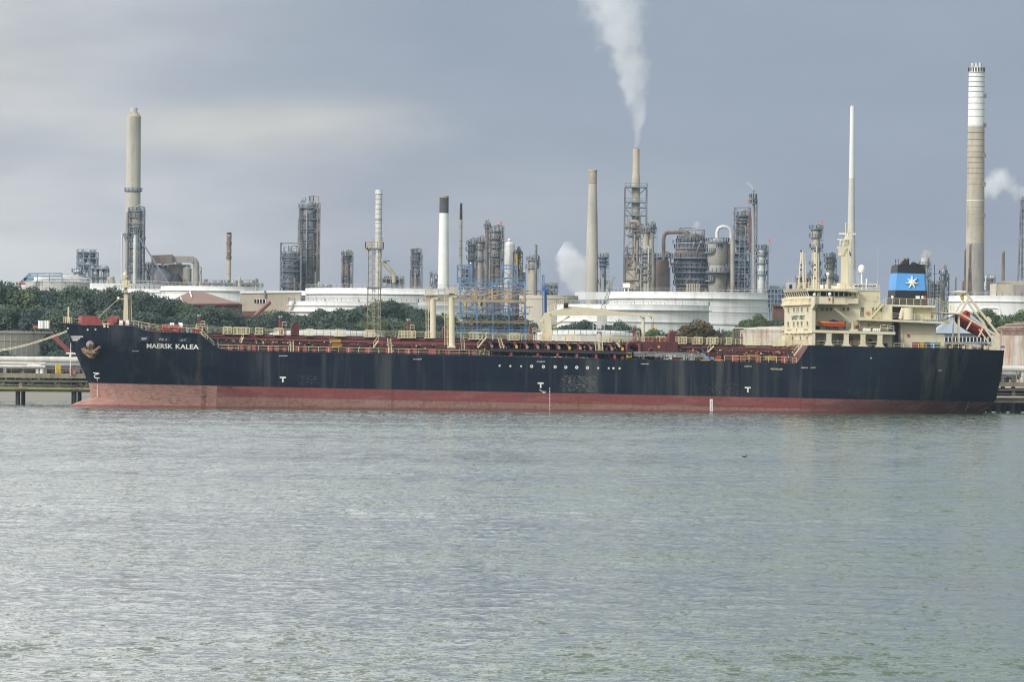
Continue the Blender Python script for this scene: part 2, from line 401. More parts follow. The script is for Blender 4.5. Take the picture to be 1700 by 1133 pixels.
def half(s, z):
    zz = max(0, min(1, z / 13.)); d = (s - s_bow(z)) / (46 * (1 - zz) + 23 * zz)
    fb = 1 - (1 - max(0., min(1., d))) ** (2.0 + .9 * zz)
    e = (s_stern(z) - s) / (44 * (1 - zz) + 20 * zz); e = max(0., min(1., e))
    f0 = .22 + .56 * zz; fs = f0 + (1 - f0) * (1 - (1 - e) ** 2)
    return HB * fb * fs
def hull_t(s, z): return HB - half(s, z)
us = [i / 60 * .16 for i in range(60)] + [.16 + .6 * i / 40 for i in range(40)] + [.76 + .06 * i / 30 for i in range(30)] + [.82 + .18 * i / 40 for i in range(41)]
NZ = 14; grid = []
for u in us:
    st_ = s_bow(12) + (s_stern(10) - s_bow(12)) * u; zs = sheer(st_); colm = []
    for k in range(NZ + 1):
        z = -2.5 + (zs + 2.5) * k / NZ; s_ = s_bow(z) + (s_stern(z) - s_bow(z)) * u
        if k == NZ: zs2 = sheer(s_); z = zs2
        colm.append((s_, z, half(s_, z)))
    grid.append(colm)
b = MB()
for sgn in (-1, 1):
    rings = [[(s_, HB + sgn * h, z) for s_, z, h in colm] for colm in grid]
    b.loft(rings, caps=False, closed=False)
b.loft([[(s_, HB - h, z) for s_, z, h in grid[-1]], [(s_, HB + h, z) for s_, z, h in grid[-1]]], caps=False, closed=False)
# bulbous bow
tip = L(110, 674, HB); root = L(175, 676, HB)
rings = []
for k in range(13):
    f = k / 12; x = tip.x + (root.x + 3 - tip.x) * f
    ry = 3.6 * math.sin(min(1, f * 1.25) * math.pi / 2) ** .6 + .02; rz = 3.1 * math.sin(min(1, f * .9 + .02) * math.pi / 2) ** .75 + .02
    rings.append([(x, HB + ry * math.cos(a), -.55 + rz * math.sin(a)) for a in [2 * math.pi * j / 20 for j in range(20)]])
b.loft(rings)
_a = L(148, 636, HB); _b = L(1650, 668, 6)
rb = (_b.z - _a.z) / (_b.x - _a.x); ra = _a.z - rb * _a.x
def sx_(px): return L(px, 640, 0).x
def hull_mat():
    m = bpy.data.materials.new('hull_paint'); m.use_nodes = True; g = NT(m.node_tree)
    pos = g.n('ShaderNodeTexCoord').outputs['Object']; x, y, z = g.sep(pos)
    q = g.m('SUBTRACT', z, g.m('ADD', g.m('MULTIPLY', x, rb), ra))                   # height above the paint line
    st = g.noise(g.vmul(pos, (.55, .3, .035)), 1., 5, .62)
    st2 = g.noise(g.vmul(pos, (.10, .1, .015)), 1., 3, .5)
    fine = g.noise(pos, 1.6, 5, .65); big = g.noise(pos, .12, 4, .6)
    navy = g.mix(g.mr(big, .3, .7), (.0040, .0088, .020, 1), (.0110, .0180, .031, 1))
    navy = g.mix(g.m('MULTIPLY', g.mr(g.m('MULTIPLY', st, st2), .26, .40), .40), navy, (.13, .13, .12, 1))
    fl = g.m('MULTIPLY', g.mr(x, sx_(1040), sx_(1075)), g.mr(x, sx_(1330), sx_(1250)))
    navy = g.mix(g.m('MULTIPLY', g.m('MULTIPLY', fl, g.mr(st, .40, .62)), .28), navy, (.14, .14, .12, 1))
    run = g.noise(g.vmul(pos, (2.2, 1, .05)), 1., 4, .7); fade = g.mr(q, 0., 7., .25, 1.)
    navy = g.mix(g.m('MULTIPLY', g.m('MULTIPLY', g.mr(run, .60, .74), fade), .35), navy, (.12, .10, .08, 1))
    plate = g.m('MODULO', g.m('ADD', x, 500.), 8.2); seam = g.m('LESS_THAN', plate, .09); plz = g.m('LESS_THAN', g.m('MODULO', g.m('ADD', q, 40.), 2.45), .05)
    navy = g.mix(g.m('MULTIPLY', g.m('MAXIMUM', seam, plz), .35), navy, (.035, .042, .055, 1))
    pv = g.noise(g.comb(g.m('FLOOR', g.m('DIVIDE', g.m('ADD', x, 500.), 8.2)), g.m('FLOOR', g.m('DIVIDE', g.m('ADD', q, 40.), 2.45)), 0.), .9, 1, .5)
    navy = g.mix(g.mr(pv, .45, .75, 0., .30), navy, (.022, .028, .040, 1))
    def reg(x0, x1, q0, q1, e=1.):
        return g.m('MULTIPLY', g.m('MULTIPLY', g.mr(x, sx_(x0), sx_(x0) + e), g.mr(x, sx_(x1), sx_(x1) - e)), g.m('MULTIPLY', g.mr(q, q0, q0 + .3), g.mr(q, q1, q1 - .3)))
    sm = g.noise(g.vmul(pos, (.9, 1, 2.6)), 1.6, 5, .7)
    for x0, x1, q0, q1, a, lo in ((928, 994, .2, 3.6, .75, .50), (1165, 1232, .0, 2.9, .55, .55), (492, 532, .4, 2.6, .35, .52), (1405, 1425, .6, 2.2, .4, .52), (400, 450, .1, .7, .4, .56)):
        navy = g.mix(g.m('MULTIPLY', g.m('MULTIPLY', reg(x0, x1, q0, q1), g.mr(sm, lo, lo + .10)), a), navy, (.22, .21, .18, 1))
    navy = g.mix(g.m('MULTIPLY', g.m('MULTIPLY', reg(326, 336, -1, 12, .6), g.mr(fine, .4, .6)), .4), navy, (.17, .11, .05, 1))
    red = g.mix(g.mr(fine, .3, .7), (.190, .052, .052, 1), (.245, .078, .074, 1))
    low = g.m('SUBTRACT', -2.05, g.m('MULTIPLY', g.m('SUBTRACT', sm, .5), .25))
    foul = g.mix(g.mr(fine, .32, .68), (.20, .105, .088, 1), (.31, .19, .155, 1))
    red = g.mix(g.mr(q, low, g.m('ADD', low, -.12)), red, foul)
    pink = g.mix(g.mr(g.noise(g.vmul(pos, (.4, 1, 2)), 1.3, 4, .65), .3, .7), (.33, .155, .125, 1), (.47, .29, .245, 1))
    red = g.mix(g.m('MULTIPLY', g.mr(x, sx_(363), sx_(361.5)), g.mr(q, -5.2, -4.2, .35, 1.)), red, pink)
    red = g.mix(g.m('MULTIPLY', g.mr(x, sx_(410), sx_(340), 0., .55), g.mr(sm, .42, .6)), red, foul)
    dull = g.mix(g.mr(fine, .3, .7), (.13, .048, .045, 1), (.20, .09, .08, 1))
    red = g.mix(g.m('MULTIPLY', g.mr(x, sx_(1330), sx_(1390)), g.mr(big, .25, .6, .5, 1.)), red, dull)
    red = g.mix(g.m('MULTIPLY', g.mr(x, sx_(1450), sx_(1640)), .75), red, (.055, .024, .030, 1))
    for px, w in ((341, 5), (362, 1.2), (652, 3), (755, 1.1), (961, 3), (993, 1.2), (1330, 2), (1351, 2), (1212, 1)):
        red = g.mix(g.m('MULTIPLY', g.m('MULTIPLY', reg(px - w, px + w, -9, .1, .15), g.mr(fine, .35, .6)), .75), red, (.11, .055, .03, 1))
    red = g.mix(g.m('MULTIPLY', g.m('MULTIPLY', reg(936, 998, -5, 1.6, 2.), g.mr(fine, .46, .60)), .8), red, (.20, .095, .045, 1))
    hz = g.noise(g.vmul(pos, (.14, 1, 3.2)), 1., 4, .6)
    red = g.mix(g.m('MULTIPLY', g.mr(hz, .56, .66), .55), red, (.075, .045, .040, 1))
    rr_ = g.noise(g.vmul(pos, (.55, 1, .10)), 1., 5, .68)
    red = g.mix(g.m('MULTIPLY', g.mr(rr_, .56, .70), .55), red, (.12, .062, .040, 1))
    pale = g.noise(g.vmul(pos, (.10, 1, .5)), 1., 5, .6)
    red = g.mix(g.m('MULTIPLY', g.mr(pale, .50, .66), .35), red, (.36, .22, .19, 1))
    wl = g.mr(z, .55, .1); red = g.mix(g.m('MULTIPLY', wl, .75), red, (.17, .035, .030, 1))
    c = g.mix(g.mr(q, .0, -.04), navy, red)
    bs = g.n('ShaderNodeBsdfPrincipled'); g.put(bs.inputs['Base Color'], c); bs.inputs['Roughness'].default_value = .5
    bs.inputs['Specular IOR Level'].default_value = .10
    bp = g.n('ShaderNodeBump'); bp.inputs['Strength'].default_value = .25; bp.inputs['Distance'].default_value = .06
    g.put(bp.inputs['Height'], g.noise(g.vmul(pos, (.35, 1, .45)), 1., 2, .5)); g.put(bs.inputs['Normal'], bp.outputs[0])
    g.put(g.n('ShaderNodeOutputMaterial').inputs[0], bs.outputs[0]); return m
b.build('hull', hull_mat(), ship)
# deck sheet and forecastle bulwark cap
b = MB()
b.loft([[(colm[-1][0], HB - colm[-1][2] + .03, colm[-1][1] - .12), (colm[-1][0], HB, colm[-1][1] + .12), (colm[-1][0], HB + colm[-1][2] - .03, colm[-1][1] - .12)] for colm in grid], caps=False, closed=False)
b.build('deck', M_['maroon'], ship)
b = MB()
for sgn in (-1, 1):
    b.tube([(c_[-1][0], HB + sgn * c_[-1][2], c_[-1][1] + .02) for c_ in grid[:88:2]], .10, 5)
b.build('bulwark_cap', M_['navy'], ship)
D = lambda px: 583 + .0215 * (px - 385) if px < 1180 else 599.6 + .029 * (px - 1180)

def text_geo(s, bold=.0):
    cu = bpy.data.curves.new('lettering', 'FONT'); cu.body = s; cu.offset = bold; cu.resolution_u = 3
    o = bpy.data.objects.new('lettering', cu); COL.objects.link(o); bpy.context.view_layer.update()
    me = o.evaluated_get(bpy.context.evaluated_depsgraph_get()).to_mesh()
    v = [(p.co.x, p.co.y) for p in me.vertices]; f = [tuple(p.vertices) for p in me.polygons]
    o.to_mesh_clear(); bpy.data.objects.remove(o); bpy.data.curves.remove(cu)
    x0 = min(p[0] for p in v); x1 = max(p[0] for p in v); y0 = min(p[1] for p in v); y1 = max(p[1] for p in v)
    return [((p[0] - x0) / (x1 - x0), (p[1] - y0) / (y1 - y0)) for p in v], f
def lettering(s, fn, mt, parent, name='lettering', bold=.03):
    """fn(u, v, lift) -> point; the letters are thin raised plates"""
    v, f = text_geo(s, bold); b = MB(); n = len(v)
    b.add([fn(u, w, 1) for u, w in v], f); return b.build(name, mt, parent, smooth=False)
def on_hull(px0, py0, px1, py1, lift=.05, slope=None):
    """u, v in the rectangle of photo pixels -> point just proud of the near hull side"""
    sl_ = .0215 if slope is None else slope
    def fn(u, w, k=1):
        px = px0 + (px1 - px0) * u; py = py1 + (py0 - py1) * w + sl_ * (px - px0)
        t = 0.
        for _ in range(6): p = L(px, py, t); t = hull_t(p.x, p.z)
        p = L(px, py, t); return (p.x, p.y - lift * k, p.z)
    return fn
def hull_plate(b, px0, py0, px1, py1, lift=.05, m=0, n=6, slope=None):
    fn = on_hull(px0, py0, px1, py1, lift, slope); fb = on_hull(px0, py0, px1, py1, -.1, slope)
    b.loft([[fb(i / n, 0), fn(i / n, 0), fn(i / n, 1), fb(i / n, 1)] for i in range(n + 1)], m)
for wd, x0, x1 in (('MAERSK', 243.5, 286.8), ('KALEA', 291.5, 330.)):
    lettering(wd, on_hull(x0, 570.5 + .022 * (x0 - 243), x1, 578.5 + .022 * (x0 - 243), slope=.022), M_['mark'], ship, bold=.022)
for x in (464.5, 892.5, 1236.5):
    yy = 625.8 if x < 500 else (635.3 if x < 1000 else 642.8)
    b = MB(); hull_plate(b, x, yy, x + 10, yy + 2.4); hull_plate(b, x + 3.7, yy + 2.4, x + 6.2, yy + 9.2); b.build('tug_mark', M_['mark'], ship)
for x0, x1, y in ((117.2, 138, 558.2), (118.7, 133, 561.4), (120.3, 129.5, 564.4)):
    b = MB(); hull_plate(b, x0, y, x1, y + 1.7, slope=.01); b.build('bow_stripe', M_['mark'], ship)
# draught scales, small lettering rows
for x0, y0, y1 in ((161.5, 628.5, 673), (912.6, 644, 681.5)):
    b = MB(); k = y0
    while k < y1: hull_plate(b, x0 - .7, k, x0 + .7, k + 1.1, n=1); k += 2.3
    b.build('draught_scale', M_['mark'], ship)
b = MB(); hull_plate(b, 1178.4, 663, 1183.2, 683.3, n=1); b.build('draught_board', M_['mark'], ship)
b = MB()
for k in range(9): hull_plate(b, 1180.2, 665 + 2 * k, 1181.4, 665.8 + 2 * k, .08, n=1)
b.build('draught_figures', M_['darkred'], ship)
for k, (x, y) in enumerate([(1607.5, 669), (1606.5, 673), (1605, 677), (1603.5, 681)]):
    b = MB(); hull_plate(b, x - .5, y, x + .5, y + 1.6, n=1); b.build('draught_figure', M_['mark'], ship)
b = MB(); f_ = on_hull(154, 619, 166, 629, .06, 0)
for (u0, v0), (u1, v1) in zip([(.1, .95), (.9, .85), (.25, .6), (.2, .25), (.95, .1)], [(.9, .85), (.3, .62), (.2, .25), (.6, .05), (.6, .1)]): b.beam(f_(u0, v0), f_(u1, v1), .16)
b.build('bulb_mark', M_['mark'], ship)
b = MB(); f_ = on_hull(895, 647, 906, 654, .06, 0)
for (u0, v0), (u1, v1) in (((.05, .9), (.4, .6)), ((.5, .4), (.75, .1)), ((.75, .1), (1., .45)), ((.5, .5), (.8, .5))): b.beam(f_(u0, v0), f_(u1, v1), .12)
b.build('thruster_mark', M_['mark'], ship)
for x0, x1, y in ((463, 477, 590.4), (686, 700, 596.2), (891, 905, 600), (1064, 1077, 604), (1236, 1248, 608), (1330, 1341, 610), (1346, 1354, 610), (219.5, 230.5, 582.8), (1558, 1564, 614.8)):
    b = MB(); xx_ = x0; rng = random.Random(int(x0))
    while xx_ < x1:
        w = rng.uniform(.8, 1.9); hull_plate(b, xx_, y + rng.uniform(0, .3), min(xx_ + w, x1), y + rng.uniform(1., 1.5), n=1); xx_ += w + .45
    b.build('stencilled_line', M_['mark'], ship)
lettering('PG931669', on_hull(1279.5, 611.5, 1299, 614.6), mat('yellowed_marking', (.60, .52, .32), .6), ship, bold=.02)
# draught/tug circles
for k, (x, y, r) in enumerate([(829.4, 607.7, 1.7), (847.2, 608.2, 1.7), (865, 608.4, 1.6), (882.6, 608.6, 2.6), (902.2, 609.2, 2.6), (921.6, 609.6, 2.6), (939.3, 610.2, 2.6), (957.4, 610.5, 2.7), (975.3, 611, 2.7), (993, 611.5, 1.8), (1010.5, 611.7, 1.5), (1018.3, 611.8, 1.8), (1028.5, 612, 1.8)]):
    b = MB(); n = 16; p = L(x, y, 0); rr = r * .118; r2 = rr * (.42 if r > 2.2 else .25)
    A = [2 * math.pi * j / n for j in range(n)]
    b.loft([[(p.x + q * math.cos(a), t, p.z + q * math.sin(a)) for a in A] for q, t in ((rr, .02), (rr, -.07), (r2, -.07), (r2, .02))], caps=False)
    b.build('bollard_ring', M_['mark'], ship)
# side lettering dashes aft, scuppers
for x in (1481.5, 1488.5, 1516, 1523, 1550.5, 1557.5, 1446):
    p = L(x, 595.6 + (x - 1480) * .02, hull_t(L(x, 595, 0).x, 9)); b = MB(); b.cyl((p.x, p.y + .1, p.z), (p.x, p.y - .08, p.z), .14, n=8); b.build('scupper', M_['mark'], ship)
# anchor in its pocket
an = L(148, 578, 9.); pt = lambda u, v, k=.0: on_hull(0, 0, 1, 1, k, 0)(u, 1 - v)
b = MB(); c0 = pt(150.5, 573, .35); b.ball(c0, .95, 12, sz=.9); b.build('hawse_pipe', mat('pale_worn_steel', (.24, .23, .24), .6, var=.4, vs=1.5), ship)
b = MB()
b.beam(pt(150.5, 571, 1.3), pt(151, 589, 1.2), .8, .5); b.beam(pt(143, 583, 1.3), pt(161, 584.5, 1.3), .8, .7)
b.beam(pt(151, 589, 1.2), pt(154.5, 594, 1.), 1., .7)
b.beam(pt(143, 583, 1.3), pt(137.5, 579, 1.4), .75, .5); b.beam(pt(137.5, 579, 1.4), pt(140, 584, 1.3), .9, .6); b.beam(pt(140, 584, 1.3), pt(152, 593, 1.1), .9, .7)
b.beam(pt(153, 592, 1.1), pt(160, 581, 1.4), .8, .5); b.beam(pt(160, 581, 1.4), pt(164.5, 576.5, 1.5), .45, .4)
b.build('anchor', M_['anchor'], ship)
for x0, x1, y in ((229.5, 247, 560), (262, 281, 561), (297, 316, 562)):
    b = MB(); hull_plate(b, x0, y, x1, y + 6, .03, 1, slope=.01)  # black plate on the hull stands in for the shade inside the recess
    fn = on_hull(x0, y, x1, y + 6, .12, .01)
    for (a, c) in (((0, 0), (1, 0)), ((0, 1), (1, 1)), ((0, 0), (0, 1)), ((1, 0), (1, 1))): b.beam(fn(*a), fn(*c), .2)
    rng = random.Random(int(x0))
    for k in range(4):
        u = rng.uniform(.1, .8); b.beam(fn(u, rng.uniform(.3, .5)), fn(u + .15, rng.uniform(.5, .8)), .25, None, 2)
    b.build('mooring_opening', [M_['navy'], M_['black'], M_['steel']], ship)
for x, y in ((158.5, 545), (145.5, 545.5), (112.5, 543)):
    b = MB(); p = pt(x, y, .05); b.cyl((p[0], p[1] + .1, p[2]), (p[0], p[1] - .12, p[2]), .42, n=12); b.cyl((p[0], p[1], p[2] - .25), (p[0], p[1] - .2, p[2] - .3), .2, n=8, m=1)
    b.build('fairlead', [M_['black'], M_['mark']], ship)

# ---- small helpers in ship space
def slab(b, pts, t0, t1, m=0):
    """prism whose near face has the photo outline pts, on the plane t0, reaching in to t1"""
    b.prism([(L(x, y, t0).x, L(x, y, t0).z) for x, y in pts], t0, t1, m); return b
def rect(b, x0, y0, x1, y1, t0, t1, m=0, sl=.0): return slab(b, [(x0, y0), (x1, y0 + sl * (x1 - x0)), (x1, y1 + sl * (x1 - x0)), (x0, y1)], t0, t1, m)
def part(name, mt, fn, parent=ship, **k):
    b = MB(); fn(b); return b.build(name, mt, parent, **k)
def pole(b, x0, y0, x1, y1, t, r, t1=None, n=8, m=0, r1=None): b.cyl(L(x0, y0, t), L(x1, y1, t if t1 is None else t1), r, r1, n=n, m=m)
def bar(b, x0, y0, x1, y1, t, w=.12, t1=None, m=0, h=None): b.beam(L(x0, y0, t), L(x1, y1, t if t1 is None else t1), w, h, m)
def lrail(b, pts, t, h=1.05, gap=1.6, r=.04, lines=2, m=0, ts=None):
    b.rail([L(x, y, t if ts is None else ts[i]) for i, (x, y) in enumerate(pts)], h, gap, r, lines, m)

# ---- forecastle
part('bow_rail', M_['cream_rail'], lambda b: (b.rail([L(105, 537, 12), L(119, 537.6, 9), L(119, 537.6, 21), L(105, 537, 18), L(105, 537, 12)], 1.15, .8, .07, 3)))
part('jackstaff', M_['cream'], lambda b: pole(b, 113.6, 538, 113.8, 510, 15, .17))
part('breakwater_house', M_['red2'], lambda b: slab(b, [(136, 524.6), (159.5, 525), (170, 533), (170, 541.5), (136, 541)], 9, 19))
def fmast(b):
    b.loft([[L(x0, y, 14.5), L(x1, y, 14.5), L(x1, y, 15.6), L(x0, y, 15.6)] for x0, x1, y in ((204.2, 213.4, 541), (205.6, 212, 500), (206.4, 211.4, 478), (207, 210.6, 462))])
part('foremast', M_['cream'], fmast)
def fplat(b):
    rect(b, 202, 475.5, 216, 477.6, 13.6, 16.4); b.rail([L(202.5, 475.5, 13.7), L(215.5, 475.5, 13.7), L(215.5, 475.5, 16.3), L(202.5, 475.5, 16.3)], 1., .8, .06, 2)
    rect(b, 203.4, 484, 212.6, 485.6, 14, 16); rect(b, 203, 458.5, 213, 459.8, 14.2, 15.8); rect(b, 212, 467, 216, 474.5, 14.2, 15.6)
    for y in (461, 456): b.ball(L(207.5, y, 14.6), .42, 8)
    pole(b, 209, 462, 209, 449, 15, .09); bar(b, 198, 496.5, 206, 496, 14.6, .16); b.cyl(L(194.5, 496, 14.6), L(198, 496, 14.6), .36, .36, n=10)
    bar(b, 203.5, 470, 206, 470, 14.6, .3)
part('mast_platform', M_['cream_rail'], fplat)
part('mast_ladder', M_['cream_rail'], lambda b: b.ladder(L(216.8, 534, 15), L(215.4, 486, 15), .45, .05))
def winch(b, x, y, w, t, rng):
    rect(b, x, y - 3, x + w, y + 2, t, t + 2.5, 0)
    b.cyl(L(x + w * .1, y - 4.5, t + 1.2), L(x + w * .9, y - 4.5, t + 1.2), .55, n=12, m=0)
    for f in (.05, .5, .95): b.cyl(L(x + w * f, y - 4.5, t + 1.2), L(x + w * f + .8, y - 4.5, t + 1.2), .85, n=14, m=0)
rng = random.Random(3)
part('windlass', [M_['red2']], lambda b: (winch(b, 182, 541, 16, 8, rng), b.cyl(L(186, 534, 8), L(193, 533.5, 12), 1.0, n=14), slab(b, [(176, 539), (188, 532), (197, 529.5), (205, 533), (214, 537), (222, 540), (222, 543), (176, 543)], 13, 17)))
for x in (198, 208.5):
    part('mooring_drum', M_['pipew'], lambda b: (b.cyl(L(x, 539, 6), L(x + 5.4, 539, 6), .8, n=16)))
part('chain_stopper', M_['dark'], lambda b: [b.beam(L(x, y, 8), L(x + 2.5, y + 1.5, 8), .5) for x, y in ((193, 535), (200, 534), (189, 537), (216, 539))])
for x in (174, 180, 236, 243):
    part('bollard', M_['cream'] if x < 200 else M_['steel'], lambda b: (pole(b, x, interp(L(x, 540, 5).x, _sh) * 0 + (544 if x < 200 else 553), x, 538 if x < 200 else 543, 5, .26, n=10), pole(b, x, 539 if x < 200 else 544, x, 537.6 if x < 200 else 542, 5, .4, n=10)))
for pts, t in (([(222, 541), (262, 551), (330, 554)], 4), ([(214, 541), (262, 548), (342, 550)], 26), ([(120, 538), (136, 540)], 10), ([(170, 541), (204, 541)], 22)): part('forward_rail', M_['cream_rail'], lambda b: lrail(b, pts, t))
for x, mt in ((269, 'red2'), (284, 'red2')):
    part('mooring_winch', [M_[mt]], lambda b: winch(b, x, 549, 12, 7, rng))
for x in (282.2, 296.4):
    part('winch_drum', M_['white'], lambda b: b.cyl(L(x, 541.5, 8.5), L(x + 6.4, 541.6, 8.5), .42 * 0 + .62, n=16))
for x in (248, 266, 277, 296, 312, 322):
    part('bollard', M_['red2'] if x % 3 else M_['steel'], lambda b: [(pole(b, x + k, 554.5, x + k, 547.5, 3, .3, n=10), pole(b, x + k, 548.3, x + k, 546.8, 3, .42, n=10)) for k in (0, 6)])

def stair(b, x0, y0, x1, y1, t, w=.9, n=8, m=0):
    for dt in (0, w):
        bar(b, x0, y0, x1, y1, t + dt, .09, m=m, h=.24)
        a, c = L(x0, y0, t + dt), L(x1, y1, t + dt); up = Vector((0, 0, .95)); b.beam(a + up, c + up, .07, None, m)
        for k in (0, .5, 1): q = a + (c - a) * k; b.beam(q, q + up, .06, None, m)
    for k in range(n):
        f = (k + .5) / n; q = L(x0 + (x1 - x0) * f, y0 + (y1 - y0) * f, t); b.box(q.x - .13, q.x + .13, q.y, q.y + w, q.z - .03, q.z + .03, m)
part('forward_stair', M_['cream_rail'], lambda b: (stair(b, 334, 555, 354, 576, 2.5), rect(b, 326, 551, 336, 553, 3, 9), lrail(b, [(324, 551), (336, 551)], 3), lrail(b, [(326, 547), (344, 548)], 10)))

# ---- vent posts with cages
for x, yt in ((329.5, 523), (464.5, 525), (677, 530), (880, 535), (1051.5, 541)):
    yb = D(x) - 24
    part('vent_post', [M_['pipered'], M_['steel']], lambda b: [(pole(b, x + k, yb + 8, x + k, yt + (k > 2), 13 + k * .3, .15), pole(b, x + k, yt + 3, x + k, yt - .5, 13 + k * .3, .24, m=1), pole(b, x + k, yt + 9, x + k, yt + 7.5, 13 + k * .3, .3)) for k in (0, 2.8)])
    part('vent_cage', M_['cream_rail'], lambda b: (b.rail([L(x + 4, yt + 19, 12.4), L(x + 10.5, yt + 19, 12.4), L(x + 10.5, yt + 19, 14.4), L(x + 4, yt + 19, 14.4), L(x + 4, yt + 19, 12.4)], 1.05, .42, .06, 2), b.rail([L(x + 3, yb + 6, 12.2), L(x + 12, yb + 6, 12.2), L(x + 12, yb + 6, 14.6)], 1.0, .5, .05, 3)))
    part('cage_stand', M_['maroon'], lambda b: [pole(b, x + k, yb + 7, x + k, yt + 19, t, .09) for k in (4.5, 7.4, 10.2) for t in (12.6, 14.2)])
for x in (1218, 1222.5, 1227, 1231.5):
    part('vent_post', [M_['plantbrown']], lambda b: (pole(b, x, D(x) - 20, x, 548 + (x > 1223) * 2 + (x > 1228) * 4, 13, .17), pole(b, x, 562, x, 560, 13, .3)))

# ---- catwalk, pipes, deck gear
xs = list(range(345, 1306, 24))
def cat(b):
    for x0, x1 in zip(xs, xs[1:]):
        rect(b, x0, D(x0) - 28, x1, D(x1) - 26.6, 12.6, 14.4, 0)
        for t in (12.7, 14.3): bar(b, x0 + 2, D(x0) - 27, x0 + 2, D(x0) - 12, t, .16)
part('catwalk', M_['darkred'], cat)
part('catwalk_rail', M_['cream_rail'], lambda b: [lrail(b, [(x0, D(x0) - 28), (x1, D(x1) - 28)], t, 1.2, 1.45, .038, 3) for x0, x1 in zip(xs, xs[1:]) for t in (12.5, 14.5)])
for x0, x1 in ((371, 384), (388, 414), (455, 470), (662, 690), (780, 800), (902, 916), (1090, 1104), (1122, 1140), (1174, 1192), (1286, 1302), (424, 436), (508, 520), (556, 574), (606, 622), (706, 716), (846, 862), (940, 956), (1000, 1016), (1152, 1166), (1206, 1214), (1240, 1262)):
    part('service_platform', M_['cream_rail'], lambda b: (rect(b, x0, D(x0) - 29, x1, D(x1) - 28, 9.8, 12.2), lrail(b, [(x0, D(x0) - 29), (x1, D(x1) - 29)], 9.9, 1.25, .52, .05, 3), lrail(b, [(x0, D(x0) - 29), (x1, D(x1) - 29)], 12, 1.2, .7, .04, 2)))
rng = random.Random(11)
for k, (x0, x1, dy, t, r, mt) in enumerate([(352, 800, -24.5, 10.5, .15, 'pipered'), (352, 806, -20.5, 9.4, .19, 'pipered'), (610, 815, -17.8, 8.4, .22, 'pipered'), (430, 610, -18.8, 8.6, .16, 'maroon'), (352, 1330, -26.4, 11.2, .10, 'darkred'),
        (352, 1320, -23.5, 16.5, .2, 'darkred'), (352, 1320, -18, 18.5, .2, 'dark'), (1130, 1322, -21, 10, .26, 'maroon'), (1190, 1322, -17.5, 9, .24, 'maroon'), (352, 1320, -14, 20, .2, 'dark'), (480, 760, -15.6, 7.6, .10, 'maroon')]):
    def pf(b):
        x = x0
        while x < x1:
            e = min(x + 26, x1); b.cyl(L(x, D(x) + dy, t), L(e, D(e) + dy, t), r, n=10); b.cyl(L(e - .9, D(e) + dy, t), L(e, D(e) + dy, t), r * 1.5, n=10)
            bar(b, e - 6, D(e) + dy + 1, e - 6, D(e) - 3, t, .12); x = e
    part('deck_pipe', M_[mt], pf)
# transverse deck girders: sloping brackets, shaded fronts painted dark and lit ends bright red
for x0, x1, h in ((377, 386, 12), (392, 404, 15), (404, 416, 12), (416, 424, 15), (434, 452, 14), (453, 461, 15), (464, 475, 12), (484, 497, 15), (499, 509, 13), (517, 525, 11), (533, 549, 14), (565, 583, 14), (598, 614, 15), (634, 647, 14), (662, 681, 14), (684, 692, 14), (700, 724, 15), (738, 746, 13), (756, 764, 12), (777, 790, 13), (1183, 1197, 14), (1204, 1226, 16), (1227, 1238, 14), (1246, 1263, 15), (1288, 1306, 17)):
    part('deck_bracket', [M_['darkred'], M_['red2']], lambda b: (slab(b, [(x0, D(x0) - h), (x0 + (x1 - x0) * .4, D(x0) - h - .6), (x1, D(x1) - h + 4), (x1, D(x1) + .5), (x0, D(x0) + .5)], 4.5, 24, 0), rect(b, x1 - max(5, (x1 - x0) * .42), D(x1) - h + 4.6, x1 + .3, D(x1) + .5, 3.2, 4.6, 1)))
def clutter(b):
    rng = random.Random(5)
    for i in range(900):
        x = rng.uniform(355, 1322); t = rng.uniform(5, 24); y = D(x) - rng.uniform(-2, 17); m = rng.choice([0, 0, 1, 1, 2, 2, 3])
        k = rng.random()
        if k < .4: bar(b, x, D(x) - 2, x, y - rng.uniform(2, 9), t, rng.uniform(.08, .26), m=m)
        elif k < .65: e = x + rng.uniform(4, 18); b.cyl(L(x, y, t), L(e, y + .4, t), rng.uniform(.08, .2), n=6, m=m)
        elif k < .85: w = rng.uniform(2, 7); rect(b, x, y, x + w, y + rng.uniform(2, 6), t, t + 2, m)
        else: b.cyl(L(x, y, t), L(x + .8, y, t), rng.uniform(.3, .6), n=10, m=m)
part('deck_fittings', [M_['darkred'], M_['maroon'], M_['dark'], M_['red2']], clutter, kind='stuff')
def smallbits(b):
    rng = random.Random(9)
    for i in range(520):
        x = rng.choice([rng.uniform(360, 800), rng.uniform(800, 1050), rng.uniform(1120, 1320)]); t = rng.uniform(4, 10); y = D(x) - rng.uniform(4, 20); m = rng.choice([0, 1, 1, 1, 2, 3, 3, 4, 4])
        w = rng.uniform(.6, 2.2); rect(b, x, y, x + w, y + rng.uniform(.6, 2.6 if m == 1 else 1.4), t, t + .4, m)
part('valve_wheels', [M_['yellow'], M_['cream_rail'], M_['green'], M_['steel'], M_['valve']], smallbits, kind='stuff')
for x0, x1, yy in ((547, 566, 564), (551, 568, 572), (1240, 1262, 590), (1270, 1290, 592)):
    part('yellow_grating', M_['yellow'], lambda b: [bar(b, x0, yy + k * 2.2, x1, yy + k * 2.2 + .4, 3 + k, .12) for k in range(3)])
